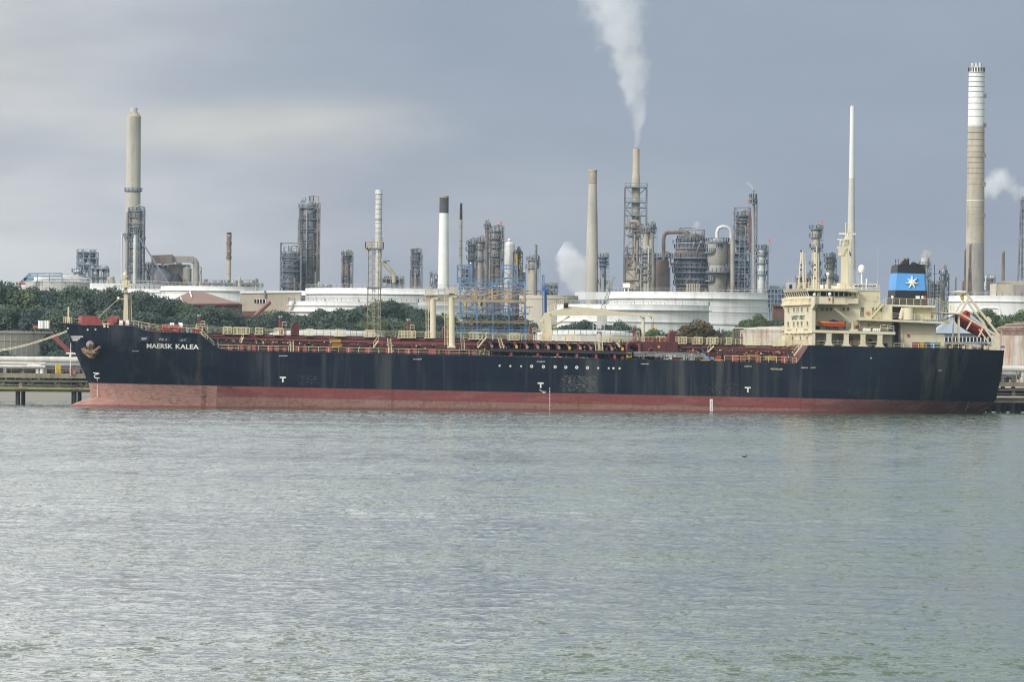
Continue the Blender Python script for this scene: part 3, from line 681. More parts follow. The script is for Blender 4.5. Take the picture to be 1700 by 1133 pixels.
# rail along the near deck edge (and the far one)
def edge(b, x0, x1, t):
    x = x0
    while x < x1 - 1:
        e = min(x + 54, x1); lrail(b, [(x, D(x)), (e, D(e))], t, 1.12, 1.6, .042, 2); x = e
for x0, x1 in [(362 + 50 * k, min(412 + 50 * k, 816)) for k in range(10) if 362 + 50 * k < 800] + [(1203, 1262), (1262, 1322)]: part('deck_edge_rail', M_['cream_rail'], lambda b: edge(b, x0, x1, .35))
part('deck_edge_rail', M_['cream_rail'], lambda b: edge(b, 352, 1322, 29.6))
# fender pipe in front of the manifold
part('hose_rail', M_['navy'], lambda b: b.cyl(L(818, D(818) - 9, .5), L(1049, D(1049) - 9.3, .5), .19, n=10))
for x in (849, 893, 926, 958, 990, 1021, 1178, 1190):
    part('rail_post', M_['red2'], lambda b: rect(b, x - 1.8, D(x) - 7.2, x + 1.8, D(x), .5, 1.2))
# round topped ventilators
for x0, x1, y0, y1 in ((484, 496.5, 536.5, 557), (735.5, 743, 541, 563), (1111, 1123, 550, 568)):
    part('ventilator', M_['maroon'], lambda b: slab(b, [(x0, y1), (x0, y0 + 5), (x0 + 1.2, y0 + 2), (x0 + 4, y0), (x1 - 1, y0 - .2), (x1, y0 + .8), (x1, y1)], 10.5, 12.4))
# hose handling posts
for cx, yt, yb, t in ((718.5, 489, 569, 27.5), (749.5, 486, 578, 1.6)):
    part('crane_post', [M_['cream'], M_['maroon']], lambda b: (pole(b, cx + .7, yb, cx, yt, t, .62, r1=.57, n=20), rect(b, cx - 5.5, yb - 3, cx + 6.5, yb, t - .9, t + .9), rect(b, cx - 5.5, yb, cx + 5.5, D(cx) + 1, t - .8, t + .8, 1)))
    part('post_ladder', M_['cream_rail'], lambda b: (b.ladder(L(cx - 9, yb - 4, t), L(cx - 9.6, yt, t), .5, .05), [bar(b, cx - 9, y, cx - 5, y, t, .07) for y in range(int(yt) + 8, int(yb), 11)]))
    part('post_platform', M_['cream_rail'], lambda b: (rect(b, cx - 12, yt, cx + 9, yt + 1.3, t - 1.2, t + 1.2), b.rail([L(cx - 12, yt, t - 1.2), L(cx + 9, yt, t - 1.2), L(cx + 9, yt, t + 1.2), L(cx - 12, yt, t + 1.2), L(cx - 12, yt, t - 1.2)], .9, .55, .055, 2)))
    part('post_head', M_['cream'], lambda b: (rect(b, cx + 1, yt + 3, cx + 9, yt + 8.5, t - .7, t + .7), b.ball(L(cx + 9, yt + 6, t), .42, 8)))
# manifold
rng = random.Random(21)
for k in range(13):
    x = 856 + k * 17.6 if k < 11 else 815 + (k - 11) * 20
    y = D(x) - 19.5
    part('manifold_valve', [M_['pipered'], M_['valve'] if k % 5 else M_['yellow'], M_['dark']], lambda b: (
        b.tube([L(x - 6, y - 2 + 5, 12), L(x - 5, y - 1, 9), L(x - 2, y - 1.6, 6.5), L(x + 1, y + .5, 5), L(x + 1.6, y + 2.5, 4.2)], .24, 8, 0),
        b.cyl(L(x + 1.6, y + 2.5, 4.3), L(x + 1.6, y + 2.6, 3.9), .30, n=12, m=1), bar(b, x + 1, y + 4, x + 1, D(x) - 8, 4.2, .2, m=1 if k % 2 else 2), b.cyl(L(x - 2, y - 4, 6), L(x - 2, y - 4, 5.7), .3, n=10, m=0)))
def mani(b):
    rect(b, 806, D(806) - 25, 1058, D(806) - 23, 6, 24, 0, .0215); rect(b, 820, D(820) - 13.5, 1050, D(820) - 11, 2.5, 9, 0, .0215); rect(b, 812, D(812) - 22, 1056, D(812) - 2, 15, 16, 0, .0215)
    for x in range(816, 1056, 12): bar(b, x, D(x) - 24, x, D(x) - 1, rng.uniform(3, 9), .16, m=rng.choice([0, 1]))
part('manifold_frame', [M_['darkred'], M_['maroon']], mani)
part('manifold_rail', M_['cream_rail'], lambda b: [lrail(b, [(x, D(x) - 27), (x + 24, D(x + 24) - 27)], t, 1.15, 1.25, .038, 3) for x in range(806, 1050, 24) for t in (6, 22)])
part('manifold_rail', M_['yellow'], lambda b: [bar(b, x, D(x) - 27, x, D(x) - 36, 5.9, .12) for x in (939, 966, 1041)])
for x0, y0, x1, y1, t in ((767, 557, 769, 581, 3.2), (829, 561, 834, 580, 3.4), (990, 566, 992, 588, 3.4), (997, 566, 999, 588, 3.4), (646, 562, 648, 588, 2.4), (484, 566, 485, 586, 3)):
    part('deck_ladder', M_['cream_rail'], lambda b: b.ladder(L(x0, y0, t), L(x1, y1, t), .62, .07))
for x0, y0, x1, y1, t in ((793, 578, 808, 559, 4), (1029, 577, 1024, 569, 4), (1175, 585, 1185, 575, 5), (1318, 591, 1334, 570, 3.2), (620, 577, 628, 566, 4), (398, 574, 404, 560, 6)):
    part('deck_stair', M_['cream_rail'], lambda b: stair(b, x0, y0, x1, y1, t, .8, 6))
# crane amidships
def ped(b):
    b.loft([[L(x, y, t) for x, t in ((a, 13), (c, 13), (c, 16), (a, 16))] for a, c, y in ((899.6, 916, 566), (899.6, 916, 546), (901, 915, 543.5), (900, 915.5, 541), (900, 914, 527), (904, 912, 519.5))])
    slab(b, [(897, 533), (902, 531), (902, 537), (897, 535)], 12.9, 14)
part('crane_pedestal', M_['cream'], ped)
part('crane_jib', M_['cream'], lambda b: slab(b, [(908.5, 519.5), (932.8, 512.8), (947.7, 509), (974.7, 510.7), (1015, 516), (1066.7, 521), (1080, 522), (1080, 525.6), (1066.7, 525), (974.7, 523.8), (912.5, 524.5), (906, 526)], 13.9, 15.1))
part('crane_strut', M_['cream'], lambda b: (pole(b, 916.5, 542, 930, 534.6, 14.5, .22), pole(b, 930, 534.6, 946, 525.5, 14.5, .13)))
part('jib_head', M_['cream'], lambda b: slab(b, [(1078, 520.8), (1084, 520.4), (1086.2, 523), (1086.2, 529.5), (1083.4, 529.5), (1081, 526.5), (1078, 526)], 13.7, 15.3))
part('hook_block', [M_['black'], M_['yellow']], lambda b: (bar(b, 1081.8, 527, 1082.6, 539, 14.5, .05), bar(b, 1085.4, 529, 1084.8, 539, 14.5, .05), slab(b, [(1081.4, 538.6), (1086, 538.6), (1085.4, 543.5), (1083.7, 545), (1082, 543.5)], 14.2, 14.8, 1), b.tube([L(1083.7, 544.5, 14.5), L(1084.4, 546.3, 14.5), L(1083.4, 547.3, 14.5), L(1082.6, 546.3, 14.5)], .07, 5, 0)))
part('jib_rail', M_['cream_rail'], lambda b: (lrail(b, [(908.5, 518), (913, 517), (936, 509.5)], 13.8, 1., .9, .05, 2), lrail(b, [(914, 512), (941, 498)], 14.6, .5, 1.2, .04, 1)))
part('crane_winch', [M_['dark'], M_['yellow']], lambda b: (b.cyl(L(936, 507, 13.9), L(943, 507, 13.9), .5, n=10), slab(b, [(936, 508.5), (943.5, 508), (943.5, 511), (936, 512)], 13.8, 15, 1)))
part('jib_rest', M_['cream'], lambda b: (pole(b, 1067.6, 568, 1067.6, 527, 14.5, .33, n=14), rect(b, 1064, 524.6, 1071, 527.5, 13.9, 15.1), bar(b, 1062, 546, 1066, 546, 14.5, .12)))
# pump room house, gangway, hose crane base
def ph(b):
    slab(b, [(1063, 567.5), (1125, 568.5), (1125, 588), (1063, 586.5)], 4.5, 14)
    for x in range(1065, 1126, 10): bar(b, x, 567.6, x, 587, 4.4, .07)
part('pump_house', M_['maroon'], ph)
part('pump_pipe', M_['pipered'], lambda b: (b.tube([L(1041, 586, 5), L(1040.5, 576, 5), L(1042, 571, 5), L(1046, 568.5, 5), L(1063, 567.5, 5)], .3, 8), b.tube([L(1076, 587, 4.1), L(1077, 581, 4.1), L(1081, 578.6, 4.1), L(1086, 580, 4.1), L(1087.5, 587, 4.1)], .18, 8), b.cyl(L(1062, 570, 4.3), L(1062, 586, 4.3), .35)))
part('warning_plate', M_['yellow'], lambda b: rect(b, 1092, 574.6, 1096, 578, 4.25, 4.35))
for x in (1071, 1077, 1086, 1091, 1099, 1106):
    part('tank_vent', M_['red2'], lambda b: (pole(b, x, 569, x, 563, 8, .28), pole(b, x, 564, x, 561.6, 8, .42)))
def gw(b):
    for k, dy in enumerate((0, 2.2, 4.4, 6.6)): bar(b, 1052, 584.4 + dy, 1171, 587.4 + dy, .9, .14, m=0)
    for x in range(1053, 1171, 7): bar(b, x, 584.4 + (x - 1052) * .025, x, 591 + (x - 1052) * .025, .95, .07); 
    bar(b, 1052, 588.6, 1171, 591.6, 1.3, .9, h=.12)
part('accommodation_ladder', M_['steel'], gw)
part('ladder_winch', [M_['yellow'], M_['dark']], lambda b: (rect(b, 1042, 585.5, 1049, 594, .5, 2), b.cyl(L(1045, 584, .8), L(1050, 584, .8), .35, n=10, m=1), b.cyl(L(1045, 589.5, .4), L(1045, 589.5, .55), .35, n=10, m=1)))
part('canvas_cover', M_['funnel'], lambda b: slab(b, [(1168, 596), (1171, 592.4), (1176, 592), (1180, 594), (1185, 593.5), (1186, 597)], .5, 1.6))
for x0, x1 in ((1164, 1179), (1186, 1201)):
    part('yellow_step', M_['yellow'], lambda b: rect(b, x0, D(x0) - 2.2, x1, D(x0) - .6, .1, .6))
part('hose_box', mat('orange_brown_box', (.32, .10, .04), .6), lambda b: (rect(b, 1117, 593.5, 1130, 598, 1.4, 2.4), rect(b, 1002 + 30, 592, 1036, 597, 1.4, 2.)))

# ------------------------------------------------------------------ superstructure
sf = L(1348, 560, 0).x                      # front plane of the house
zz_ = lambda y, x=1348, t=0: L(x, y, t).z
def front(b):
    z0, z1, z2, z3 = zz_(584), zz_(514), zz_(505), zz_(493)
    poly = [(0.2, z0), (29.8, z0), (29.8, z1), (32.6, z2), (32.6, z3), (-3.2, z3), (-3.2, z2), (0.2, z1)]
    b.loft([[(x, t, z) for t, z in poly] for x in (sf, sf + .7)])
fw = part('house_front', M_['cream'], front)
def fwin(t, y, w, h, mt='dullglass', parent=fw):
    """a window on the forward face: frame proud, pane set back in it"""
    z = zz_(y); x = sf
    b = MB(); q = .10
    for a0, a1, c0, c1 in ((t - w - q, t + w + q, z + h, z + h + q), (t - w - q, t + w + q, z - h - q, z - h), (t - w - q, t - w, z - h, z + h), (t + w, t + w + q, z - h, z + h)): b.box(x - .12, x + .02, a0, a1, c0, c1, 0)
    b.box(x - .03, x + .02, t - w, t + w, z - h, z + h, 1)
    b.build('window', [M_['cream'], M_[mt]], parent)
T_of = lambda px: (1348 - px) / 44.5 * 30.
for y in (513.6, 537.4):
    for px in (1310.8, 1319.7, 1326.2, 1332.3, 1341.4): fwin(T_of(px), y, 1.05, .38 + .05)
fwin(T_of(1324.5), 513.6, .8, .42)
for px in (1318.3, 1330.6, 1341): fwin(T_of(px), 562, .85, .40)
fwin(T_of(1324.8), 548, .5, .35, 'glass')
part('front_pipe', M_['cream_rail'], lambda b: (b.box(sf - 1.6, sf - .1, 20.5, 24, zz_(584), zz_(556)), b.box(sf - .5, sf - .02, 0, 30, zz_(553.5), zz_(552)), [b.box(sf - .7, sf - .02, t, t + .7, zz_(554.5), zz_(552)) for t in (3, 7.5, 12, 17, 21, 25.5)]))
for wd, x0, w in (('SAFETY', 1315.7, 11.4), ('FIRST', 1328.6, 7.8)): lettering(wd, lambda u, v, k: (sf - .06, T_of(x0 + w * u), zz_(530.6) + (zz_(523.2) - zz_(530.6)) * v), M_['dgreen'], fw, bold=.03)
for px in (1309, 1335):
    part('red_notice', mat('faded_red', (.42, .25, .2), .6), lambda b: b.box(sf - .05, sf + .02, T_of(px + 6.5), T_of(px), zz_(548.6), zz_(546.2)), fw)
# bridge: wing bulwark, raked wheelhouse front with windows
def bridge(b):
    # gallery under the windows
    b.box(sf - .35, sf, 3, 28.5, zz_(505), zz_(496.5), 0)
    b.box(sf - .45, sf, 1.5, 31, zz_(496.5), zz_(495), 0)
    b.box(sf - .2, sf + 3.4, -3.2, -3.0 + .1, zz_(505), zz_(493), 0)
part('bridge_gallery', M_['cream'], bridge)
part('gallery_rail', M_['cream_rail'], lambda b: [b.beam((sf - .4, t, zz_(505)), (sf - .4, t, zz_(496)), .16) for t in [1.6 + 1.35 * k for k in range(22)]] + [b.beam((sf - .4, 1.5, zz_(505)), (sf - .4, 31, zz_(505)), .3)])
wz0, wz1, wz2 = zz_(493.5), zz_(484), zz_(479)
wh = MB()
wh.loft([[(sf - .6, 2, wz1), (sf + 9.5, 2, wz1), (sf + 9.5, 27, wz1), (sf - .6, 27, wz1)], [(sf - .9, 2, wz2), (sf + 9.5, 2, wz2), (sf + 9.5, 27, wz2), (sf - .9, 27, wz2)]])
wh.box(sf - .1, sf + 8.5, 3, 27.5, wz0 - .2, wz0 + .25)
wh.box(sf + .5, sf + 8.4, 3.2, 27.2, wz0, wz1, 1)
whd = wh.build('wheelhouse', [M_['cream'], M_['glass']], ship)
for k in range(11):
    t = 3 + k * 2.42; b = MB()
    b.loft([[(x, t + a, wz0) for x, a in ((sf - .02, 0), (sf + .06, 0), (sf + .06, .7), (sf - .02, .7))], [(x, t + a, wz1) for x, a in ((sf - .45, 0), (sf - .37, 0), (sf - .37, .7), (sf - .45, .7))]])
    b.build('mullion', M_['cream'], whd)
for k in range(10):
    t = 3.7 + k * 2.42; b = MB(); b.add([(sf + .05, t, wz0 + .1), (sf + .05, t + 1.72, wz0 + .1), (sf - .38, t + 1.72, wz1), (sf - .38, t, wz1)], [(3, 2, 1, 0)]); b.build('pane', M_['glass'], whd)
for x0, x1 in ((1345.5, 1352.5), (1356.3, 1361), (1364.5, 1371.5), (1376, 1384), (1387.5, 1391.5), (1395, 1400)):
    part('side_window', [M_['glass'] if x0 != 1356.3 else M_['white'], M_['cream']], lambda b: (rect(b, x0, 486, x1, 491.6, 3.0, 3.3, 0), rect(b, x1, 484, x1 + 1.7, 494, 2.9, 3.3, 1)), whd)
def roofslab(b): rect(b, 1342, 478.6, 1404, 482.4, 1., 28, 0, .02)
part('bridge_roof', M_['cream'], roofslab)
part('bridge_wing', M_['cream'], lambda b: (rect(b, 1354.5, 493, 1376, 504.6, -3.1, -2.8), rect(b, 1354.5, 503.4, 1376, 505.2, -3.1, 3), rect(b, 1375.4, 493, 1376, 504.6, -3., 3)))
part('wing_lamp', M_['white'], lambda b: (b.ball(L(1377.6, 488.5, -2.5), .34, 8), pole(b, 1377.6, 489, 1377.6, 494, -2.5, .1), b.ball(L(1352, 489.5, -2.5), .3, 8)))
part('nav_light', M_['lifered'], lambda b: rect(b, 1375.6, 494.5, 1377.5, 499, -3.4, -2.9))
def uh(b):
    slab(b, [(1352, 482.5), (1461.4, 482.6), (1461.4, 505.5), (1352, 504)], 4.2, 26)          # top house
    slab(b, [(1350, 503.5), (1481.4, 505.5), (1481.4, 550), (1350, 549)], 4.0, 26.2)
    rect(b, 1405, 481, 1461.8, 483, 4, 26, 0, .005)
    slab(b, [(1385, 504), (1404, 504), (1404, 494.6), (1385, 494.5)], 2.6, 4.2)
house = part('upper_house', M_['cream'], uh)
part('bridge_deck', M_['cream'], lambda b: (rect(b, 1352, 503.6, 1408, 505.2, 1.2, 6, 0, .012), rect(b, 1404, 495.6, 1425, 504.5, 2.8, 3.3)))
def swin(x0, y0, x1, y1, t, mt='dullglass', parent=house):
    b = MB(); q = .7
    for a0, c0, a1, c1 in ((x0 - q, y0 - q, x1 + q, y0), (x0 - q, y1, x1 + q, y1 + q), (x0 - q, y0, x0, y1), (x1, y0, x1 + q, y1)): rect(b, a0, c0, a1, c1, t - .14, t + .02, 0)
    rect(b, x0, y0, x1, y1, t - .04, t + .02, 1); b.build('window', [M_['cream'], M_[mt]], parent)
for x in (1410, 1417): swin(x, 487.8, x + 3.6, 493.5, 4.2)
for x in (1363.5, 1371, 1378, 1399, 1406.2): swin(x, 510.5, x + 3.6, 516.5, 4.)
swin(1448, 511.5, 1451, 518, 4.); swin(1455, 511.5, 1458, 518, 4.); swin(1461.5, 511.5, 1465, 518, 4.)
for x, y in ((1413, 539), (1441, 537), (1462, 537), (1470, 538), (1424, 538)): swin(x, y, x + 2.6, y + 5, 4., 'dullglass')
def doorp(x0, y0, x1, y1, t, mt='dullglass'): return part('door', [M_[mt], M_['cream']], lambda b: (rect(b, x0, y0, x1, y1, t - .06, t), rect(b, x0 - .8, y0 - .8, x0, y1, t - .16, t, 1), rect(b, x1, y0 - .8, x1 + .8, y1, t - .16, t, 1), rect(b, x0 - .8, y0 - 1, x1 + .8, y0, t - .16, t, 1)), house)
doorp(1428, 510.5, 1434.6, 526, 4.); doorp(1427, 537, 1432, 549, 4., 'steel')
for x, y in ((1438.6, 518), (1421, 540.5)):
    part('hose_box', M_['lifered'], lambda b: rect(b, x, y, x + 4.6, y + 4.6, 3.7, 4.), house)
part('deck_opening', M_['glass'], lambda b: rect(b, 1352.5, 541.5, 1361, 548.3, 3.85, 3.99), house)  # flat dark panel on the wall stands in for the shade of an opening
part('wall_ladder', M_['cream_rail'], lambda b: b.ladder(L(1354.5, 532, 3.7), L(1354.5, 507, 3.7), .5, .06), house)
def pipes_on_wall(b):
    rng = random.Random(4)
    for i in range(26):
        x = rng.uniform(1354, 1478); y = rng.uniform(486, 545)
        if y < 505 and x > 1458: continue
        if rng.random() < .5: bar(b, x, y, x, y + rng.uniform(3, 9), 3.85, .09)
        else: bar(b, x, y, x + rng.uniform(3, 12), y, 3.85, .09)
part('wall_piping', M_['cream_rail'], pipes_on_wall, house)
# lower arcade: deck slab on flared columns, recessed wall
part('boat_deck', M_['cream'], lambda b: (slab(b, [(1348, 548), (1486.4, 551.4), (1486.4, 556), (1348, 552.5)], 0, 4.2), rect(b, 1348, 550, 1480, 552, 4, 26, 0, .02)))
part('lower_house', M_['cream'], lambda b: (slab(b, [(1350, 550), (1481, 553), (1481, 580), (1350, 576)], 3.6, 26.4)))
for xa, xb in ((1372.4, 1380.4), (1401.4, 1409.2), (1429, 1436.8), (1457, 1465)):
    y0 = 552.5 + (xa - 1348) * .025; y1 = 574.6 + (xa - 1348) * .024
    part('flared_column', M_['cream'], lambda b: slab(b, [(xa - 2.5, y0 - .5), (xa - .6, y0 + 1.5), (xa, y0 + 4), (xa, y1 - 6), (xa - 2, y1 - 2.6), (xa - 6, y1 - .4), (xa - 9, y1 + .5), (xb + 9, y1 + .8), (xb + 6, y1 - .2), (xb + 2, y1 - 2.4), (xb, y1 - 6), (xb, y0 + 4), (xb + .6, y0 + 1.5), (xb + 2.5, y0 - .5)], .15, .7))
for x, y, w, h, mt in ((1408, 561, 7, 13, 'red2'), (1363, 565, 4, 7, 'navy'), (1388.5, 562, 4.5, 9, 'steel'), (1394, 560, 4, 11, 'dullglass'), (1444, 563, 4, 6, 'dark'), (1470, 570, 3.5, 7, 'dark'), (1414, 560, 2.5, 8, 'red2'), (1450, 569, 4, 7, 'dark'), (1425, 567, 1.6, 6, 'yellow')):
    part('deck_locker', M_[mt], lambda b: rect(b, x, y, x + w, y + h, 2.2, 3.5))
part('arcade_rail', M_['cream_rail'], lambda b: (lrail(b, [(1349, 575), (1370, 575.4)], .8), lrail(b, [(1383, 575.6), (1400, 576)], .8), lrail(b, [(1412, 576), (1428, 576.6)], .8), lrail(b, [(1439, 577), (1456, 577)], .8)))
part('front_rail', M_['cream_rail'], lambda b: (lrail(b, [(1268, 573), (1302, 574)], 20, 1.1, 1.4), lrail(b, [(1302, 573.5), (1346, 574.5)], 1, 1.1, 1.2, ts=[28, 1]), rect(b, 1340, 571.5, 1350, 573.5, 1., 3)))
part('side_gallery', M_['cream'], lambda b: rect(b, 1300, 541.5, 1303, 549, 30, 31))
# deck between house and funnel, engine casing
part('funnel_deck', M_['cream'], lambda b: (slab(b, [(1426, 529), (1568, 534.6), (1570, 538), (1426, 532)], .8, 26)))
part('upper_funnel_deck', M_['cream'], lambda b: (slab(b, [(1469, 505.4), (1553, 507.4), (1553, 511), (1469, 509)], 5, 24)))
part('casing_house', M_['cream'], lambda b: (slab(b, [(1481, 509), (1545.4, 511), (1545.4, 531), (1481, 530)], 6.5, 22), slab(b, [(1546, 512), (1557, 512.4), (1557, 520), (1546, 519.8)], 6.6, 9), slab(b, [(1546, 521), (1553.6, 521), (1553.6, 530.6), (1546, 530.4)], 6.8, 8)))
part('casing_gap_shade', M_['navy'], lambda b: (rect(b, 1481.6, 509.5, 1500, 529, 6.2, 6.45), rect(b, 1484.6, 533, 1495.5, 579, 6.2, 6.5), rect(b, 1480, 577, 1484, 582, 6, 6.4)))  # flat navy sheets paint the shade of the gaps beside the casing
part('silencer_housing', M_['cream'], lambda b: (b.cyl(L(1507.5, 531, 4.6), L(1507.5, 511.5, 4.6), .95, n=16), b.tube([L(1495, 530, 5), L(1496.5, 520, 5), L(1499.5, 512, 5)], .4, 8)))
part('engine_casing', M_['cream'], lambda b: (slab(b, [(1495.4, 534), (1554, 535.6), (1554, 580), (1495.4, 579.5)], 3.5, 26), slab(b, [(1554, 555.4), (1568, 555.6), (1568, 581), (1554, 580.5)], 3.6, 26), rect(b, 1481, 533, 1495.5, 579, 7, 24), bar(b, 1499, 534, 1499, 579, 3.4, .16)))
part('casing_trim', M_['cream_rail'], lambda b: (bar(b, 1500, 553.2, 1550, 554.8, 3.4, .1), bar(b, 1549.4, 554, 1549.4, 561, 3.4, .1), [bar(b, x, 514, x, 529, 6.4, .06) for x in range(1518, 1545, 4)]))
for x, y in ((1506.5, 555.5), (1545, 523)):
    part('fire_box', M_['red2'], lambda b: rect(b, x, y, x + 3.6, y + 4, 3.3 if y > 550 else 6.5, 3.5 if y > 550 else 6.8))
part('house_rails', M_['cream_rail'], lambda b: (
    lrail(b, [(1426, 529), (1480, 530), (1556, 533)], .9, 1.15, 1.5, .04, 3), lrail(b, [(1469.6, 505.4), (1552.5, 507.4)], 5.1, 1.2, 1.35, .045, 3), lrail(b, [(1469.6, 505), (1552.5, 507)], 23.8, 1.1, 1.6, .04, 2),
    lrail(b, [(1462, 548.6), (1484, 551)], .4, 1.1, 1.2, .045, 2), lrail(b, [(1484, 579.6), (1500, 579.8)], 1.4, 1.1, 1.1, .05, 2), lrail(b, [(1435, 548), (1480, 549)], 1.2, .5, 3, .03, 1),
    stair(b, 1446, 528, 1467, 505, 3.0, .8, 7), stair(b, 1440, 548, 1462, 532, 3.0, .8, 7),
    lrail(b, [(1344, 478.6), (1404, 480), (1460, 481)], 1.3, 1.0, 1.5, .04, 2), lrail(b, [(1305, 478.6), (1344, 478.6)], 1.2, 1.05, 1.3, .04, 2, ts=[27, 1.3]), lrail(b, [(1408, 495), (1425, 495.4)], 2.7, .9, 1.)))
part('signal_board', M_['white'], lambda b: rect(b, 1418, 471.6, 1455.6, 478.6, 3.8, 3.95))
for wd, x0, w in (('MAERSK', 1418.8, 18.5), ('KALEA', 1439.6, 15)): lettering(wd, lambda u, v, k: tuple(L(x0 + w * u, 477.2 - 4.2 * v, 3.7)), M_['black'], ship, bold=.02)
# funnel
fa = [(1490.8, 440.3, 1537.4, 443.5), (1489.4, 453.6, 1538.2, 455), (1486.6, 482, 1540, 483), (1485.2, 506, 1541, 507)]
FT0, FT1 = 12.2, 18.4
def fring(i, j=None):
    x0, y0, x1, y1 = fa[i]; k = .25 * i; r = []
    a = L(x0, y0, FT0 - k); c = L(x1, y1, FT0 - k)
    return [(a.x, FT0 - k, a.z), (c.x - .5, FT0 - k, c.z), (c.x, FT0 - k + .6, c.z), (c.x, FT1 + k - .6, c.z), (c.x - .5, FT1 + k, c.z), (a.x, FT1 + k, a.z)]
b = MB()
for i, m in ((0, 0), (1, 1), (2, 0)): b.loft([fring(i), fring(i + 1)], m, caps=(i == 0))
fun = b.build('funnel', [M_['black'], M_['funnel']], ship)
b = MB(); cc = L(1514, 468.8, FT0 - .55); pts = []
for k in range(14):
    a = math.pi / 2 + k * math.pi / 7; r = (1.36 if k % 2 == 0 else .50); pts.append((cc.x + r * math.cos(a), cc.z + r * math.sin(a)))
b.add([(x, FT0 - .75, z) for x, z in pts] + [(x, FT0 + .0, z) for x, z in pts] + [(cc.x, FT0 - .85, cc.z)], [(k, (k + 1) % 14, 28) for k in range(14)] + [(k, k + 14, (k + 1) % 14 + 14, (k + 1) % 14) for k in range(14)])
st7 = b.build('star', M_['white'], fun, smooth=False); st7['label'] = 'white seven-pointed star'
part('funnel_top_plate', M_['black'], lambda b: rect(b, 1491.5, 439.6, 1536, 442, 12.8, 17.6), fun)
part('exhaust_pipe', mat('sooty_brown_steel', (.05, .03, .025), .7), lambda b: (slab(b, [(1493, 441.5), (1503.5, 429), (1505, 431), (1505, 441.5)], 13.2, 14.6), slab(b, [(1499, 441.5), (1508.6, 428.6), (1509.6, 429), (1509.6, 442)], 15.4, 17)), fun)
for x, y, r in ((1518, 440.6, .62), (1523.5, 442, .5), (1527, 444, .25)):
    part('exhaust_outlet', M_['dark'], lambda b: (b.cyl(L(x, y + 4, 14.5), L(x, y, 14.5), r * .8, n=12), b.cyl(L(x, y, 15), L(x - 1.5, y - .5, 12.8), r, n=12)), fun)
part('funnel_lamp', M_['white'], lambda b: (b.ball(L(1481.5, 493.6, 10), .3, 8), rect(b, 1521, 491.6, 1527, 496, 10.6, 11.2), b.ball(L(1531.6, 494, 10.6), .3, 8)), fun)
part('fire_hose_reel', M_['lifered'], lambda b: b.cyl(L(1535.6, 494, 10.4), L(1535.6, 494, 11), .3, n=10), fun)
part('funnel_aerials', M_['dark'], lambda b: (pole(b, 1487, 441, 1487, 430.5, 15, .05), pole(b, 1491.5, 441, 1491.5, 429.5, 13, .04), pole(b, 1487, 434.5, 1487, 432.5, 15, .14)), fun)
# masts on the monkey island
def rmast(b):
    b.loft([[L(x, y, t) for x, t in ((a, 14), (c, 14), (c, 16.4), (a, 16.4))] for a, c, y in ((1394, 1410, 481), (1395.6, 1408, 470), (1396.4, 1407.4, 412))])
    slab(b, [(1394, 409), (1413, 409), (1413, 411), (1408, 412), (1403, 416), (1401, 424), (1396.4, 424), (1396.4, 415), (1394, 411)], 13.8, 16.6)
    slab(b, [(1400, 408), (1405, 392), (1408, 392), (1411, 408)], 14.6, 15.8)
    slab(b, [(1393, 481), (1395, 470), (1413, 476), (1416, 481)], 13.6, 17)
part('radar_mast', M_['cream'], rmast)
part('radar_scanner', M_['white'], lambda b: (bar(b, 1392.8, 387.8, 1420.4, 388.6, 15.2, .22, h=.3), pole(b, 1407, 392, 1407, 388, 15.2, .3), bar(b, 1390, 397.4, 1399, 398, 14.2, .18, h=.2), pole(b, 1395, 408, 1395, 398, 14.2, .13)))
part('mast_platform', M_['cream_rail'], lambda b: (lrail(b, [(1394, 408.6), (1413, 408.6)], 13.8, 1.1, .7, .05, 2), lrail(b, [(1394, 408.6), (1413, 408.6)], 16.4, 1.1, .7, .05, 2), rect(b, 1402, 397, 1412, 398.4, 13.8, 16), b.ladder(L(1411, 476, 15), L(1410.5, 372, 15), .75, .06), pole(b, 1404, 392, 1404, 370, 15, .1), pole(b, 1413, 398, 1413, 374, 15, .05)))
part('ensign', mat('red_cloth', (.42, .02, .04), .8), lambda b: slab(b, [(1409.6, 416.6), (1411.4, 418), (1414.4, 424.6), (1414, 427.4), (1410.6, 424)], 15, 15.06))
part('red_ensign_halyard', M_['steel'], lambda b: (bar(b, 1397, 424, 1384, 452, 15, .04), bar(b, 1410, 440, 1424, 472, 15, .035)))
for x0, x1, yt in ((1325.5, 1336.5, 416), (1350.5, 1357.5, 416)):
    xm = (x0 + x1) / 2
    part('signal_mast', [M_['cream'], M_['dark']], lambda b: (pole(b, x0, 479, xm - .6, yt, 14, .14), pole(b, x1 - 2, 479, xm + .8, yt, 15.4, .2), [bar(b, x0 + (xm - x0) * f, 479 - (479 - yt) * f, x1 - (x1 - xm) * f, 479 - (479 - yt) * f, 14.5, .09) for f in (.12, .26, .4, .55, .7, .85)], pole(b, x1 + 1, 479, x1 + .6, yt + 6, 14.7, .06), [b.ball(L(xm - 1, yt + k, 13.9), .2, 6, 1) for k in (1, 24, 32, 46)], b.ladder(L(x1 + 1, 478, 14), L(xm + 3, yt + 4, 14), .4, .04, 0, .8)))
part('satellite_dome', M_['white'], lambda b: (b.lathe(L(1430.4, 450.6, 13), [(.5, -.25), (.62, 0), (.70, .35), (.68, .75), (.55, 1.05), (.3, 1.24), (.02, 1.3)], 18), pole(b, 1430.6, 480, 1430.6, 452, 13, .16), pole(b, 1438.5, 480, 1438.5, 463, 12, .14)))
part('small_dome', M_['white'], lambda b: (b.ball(L(1374.4, 455.2, 12), .34, 10), pole(b, 1374.4, 480, 1374.4, 457, 12, .07)))
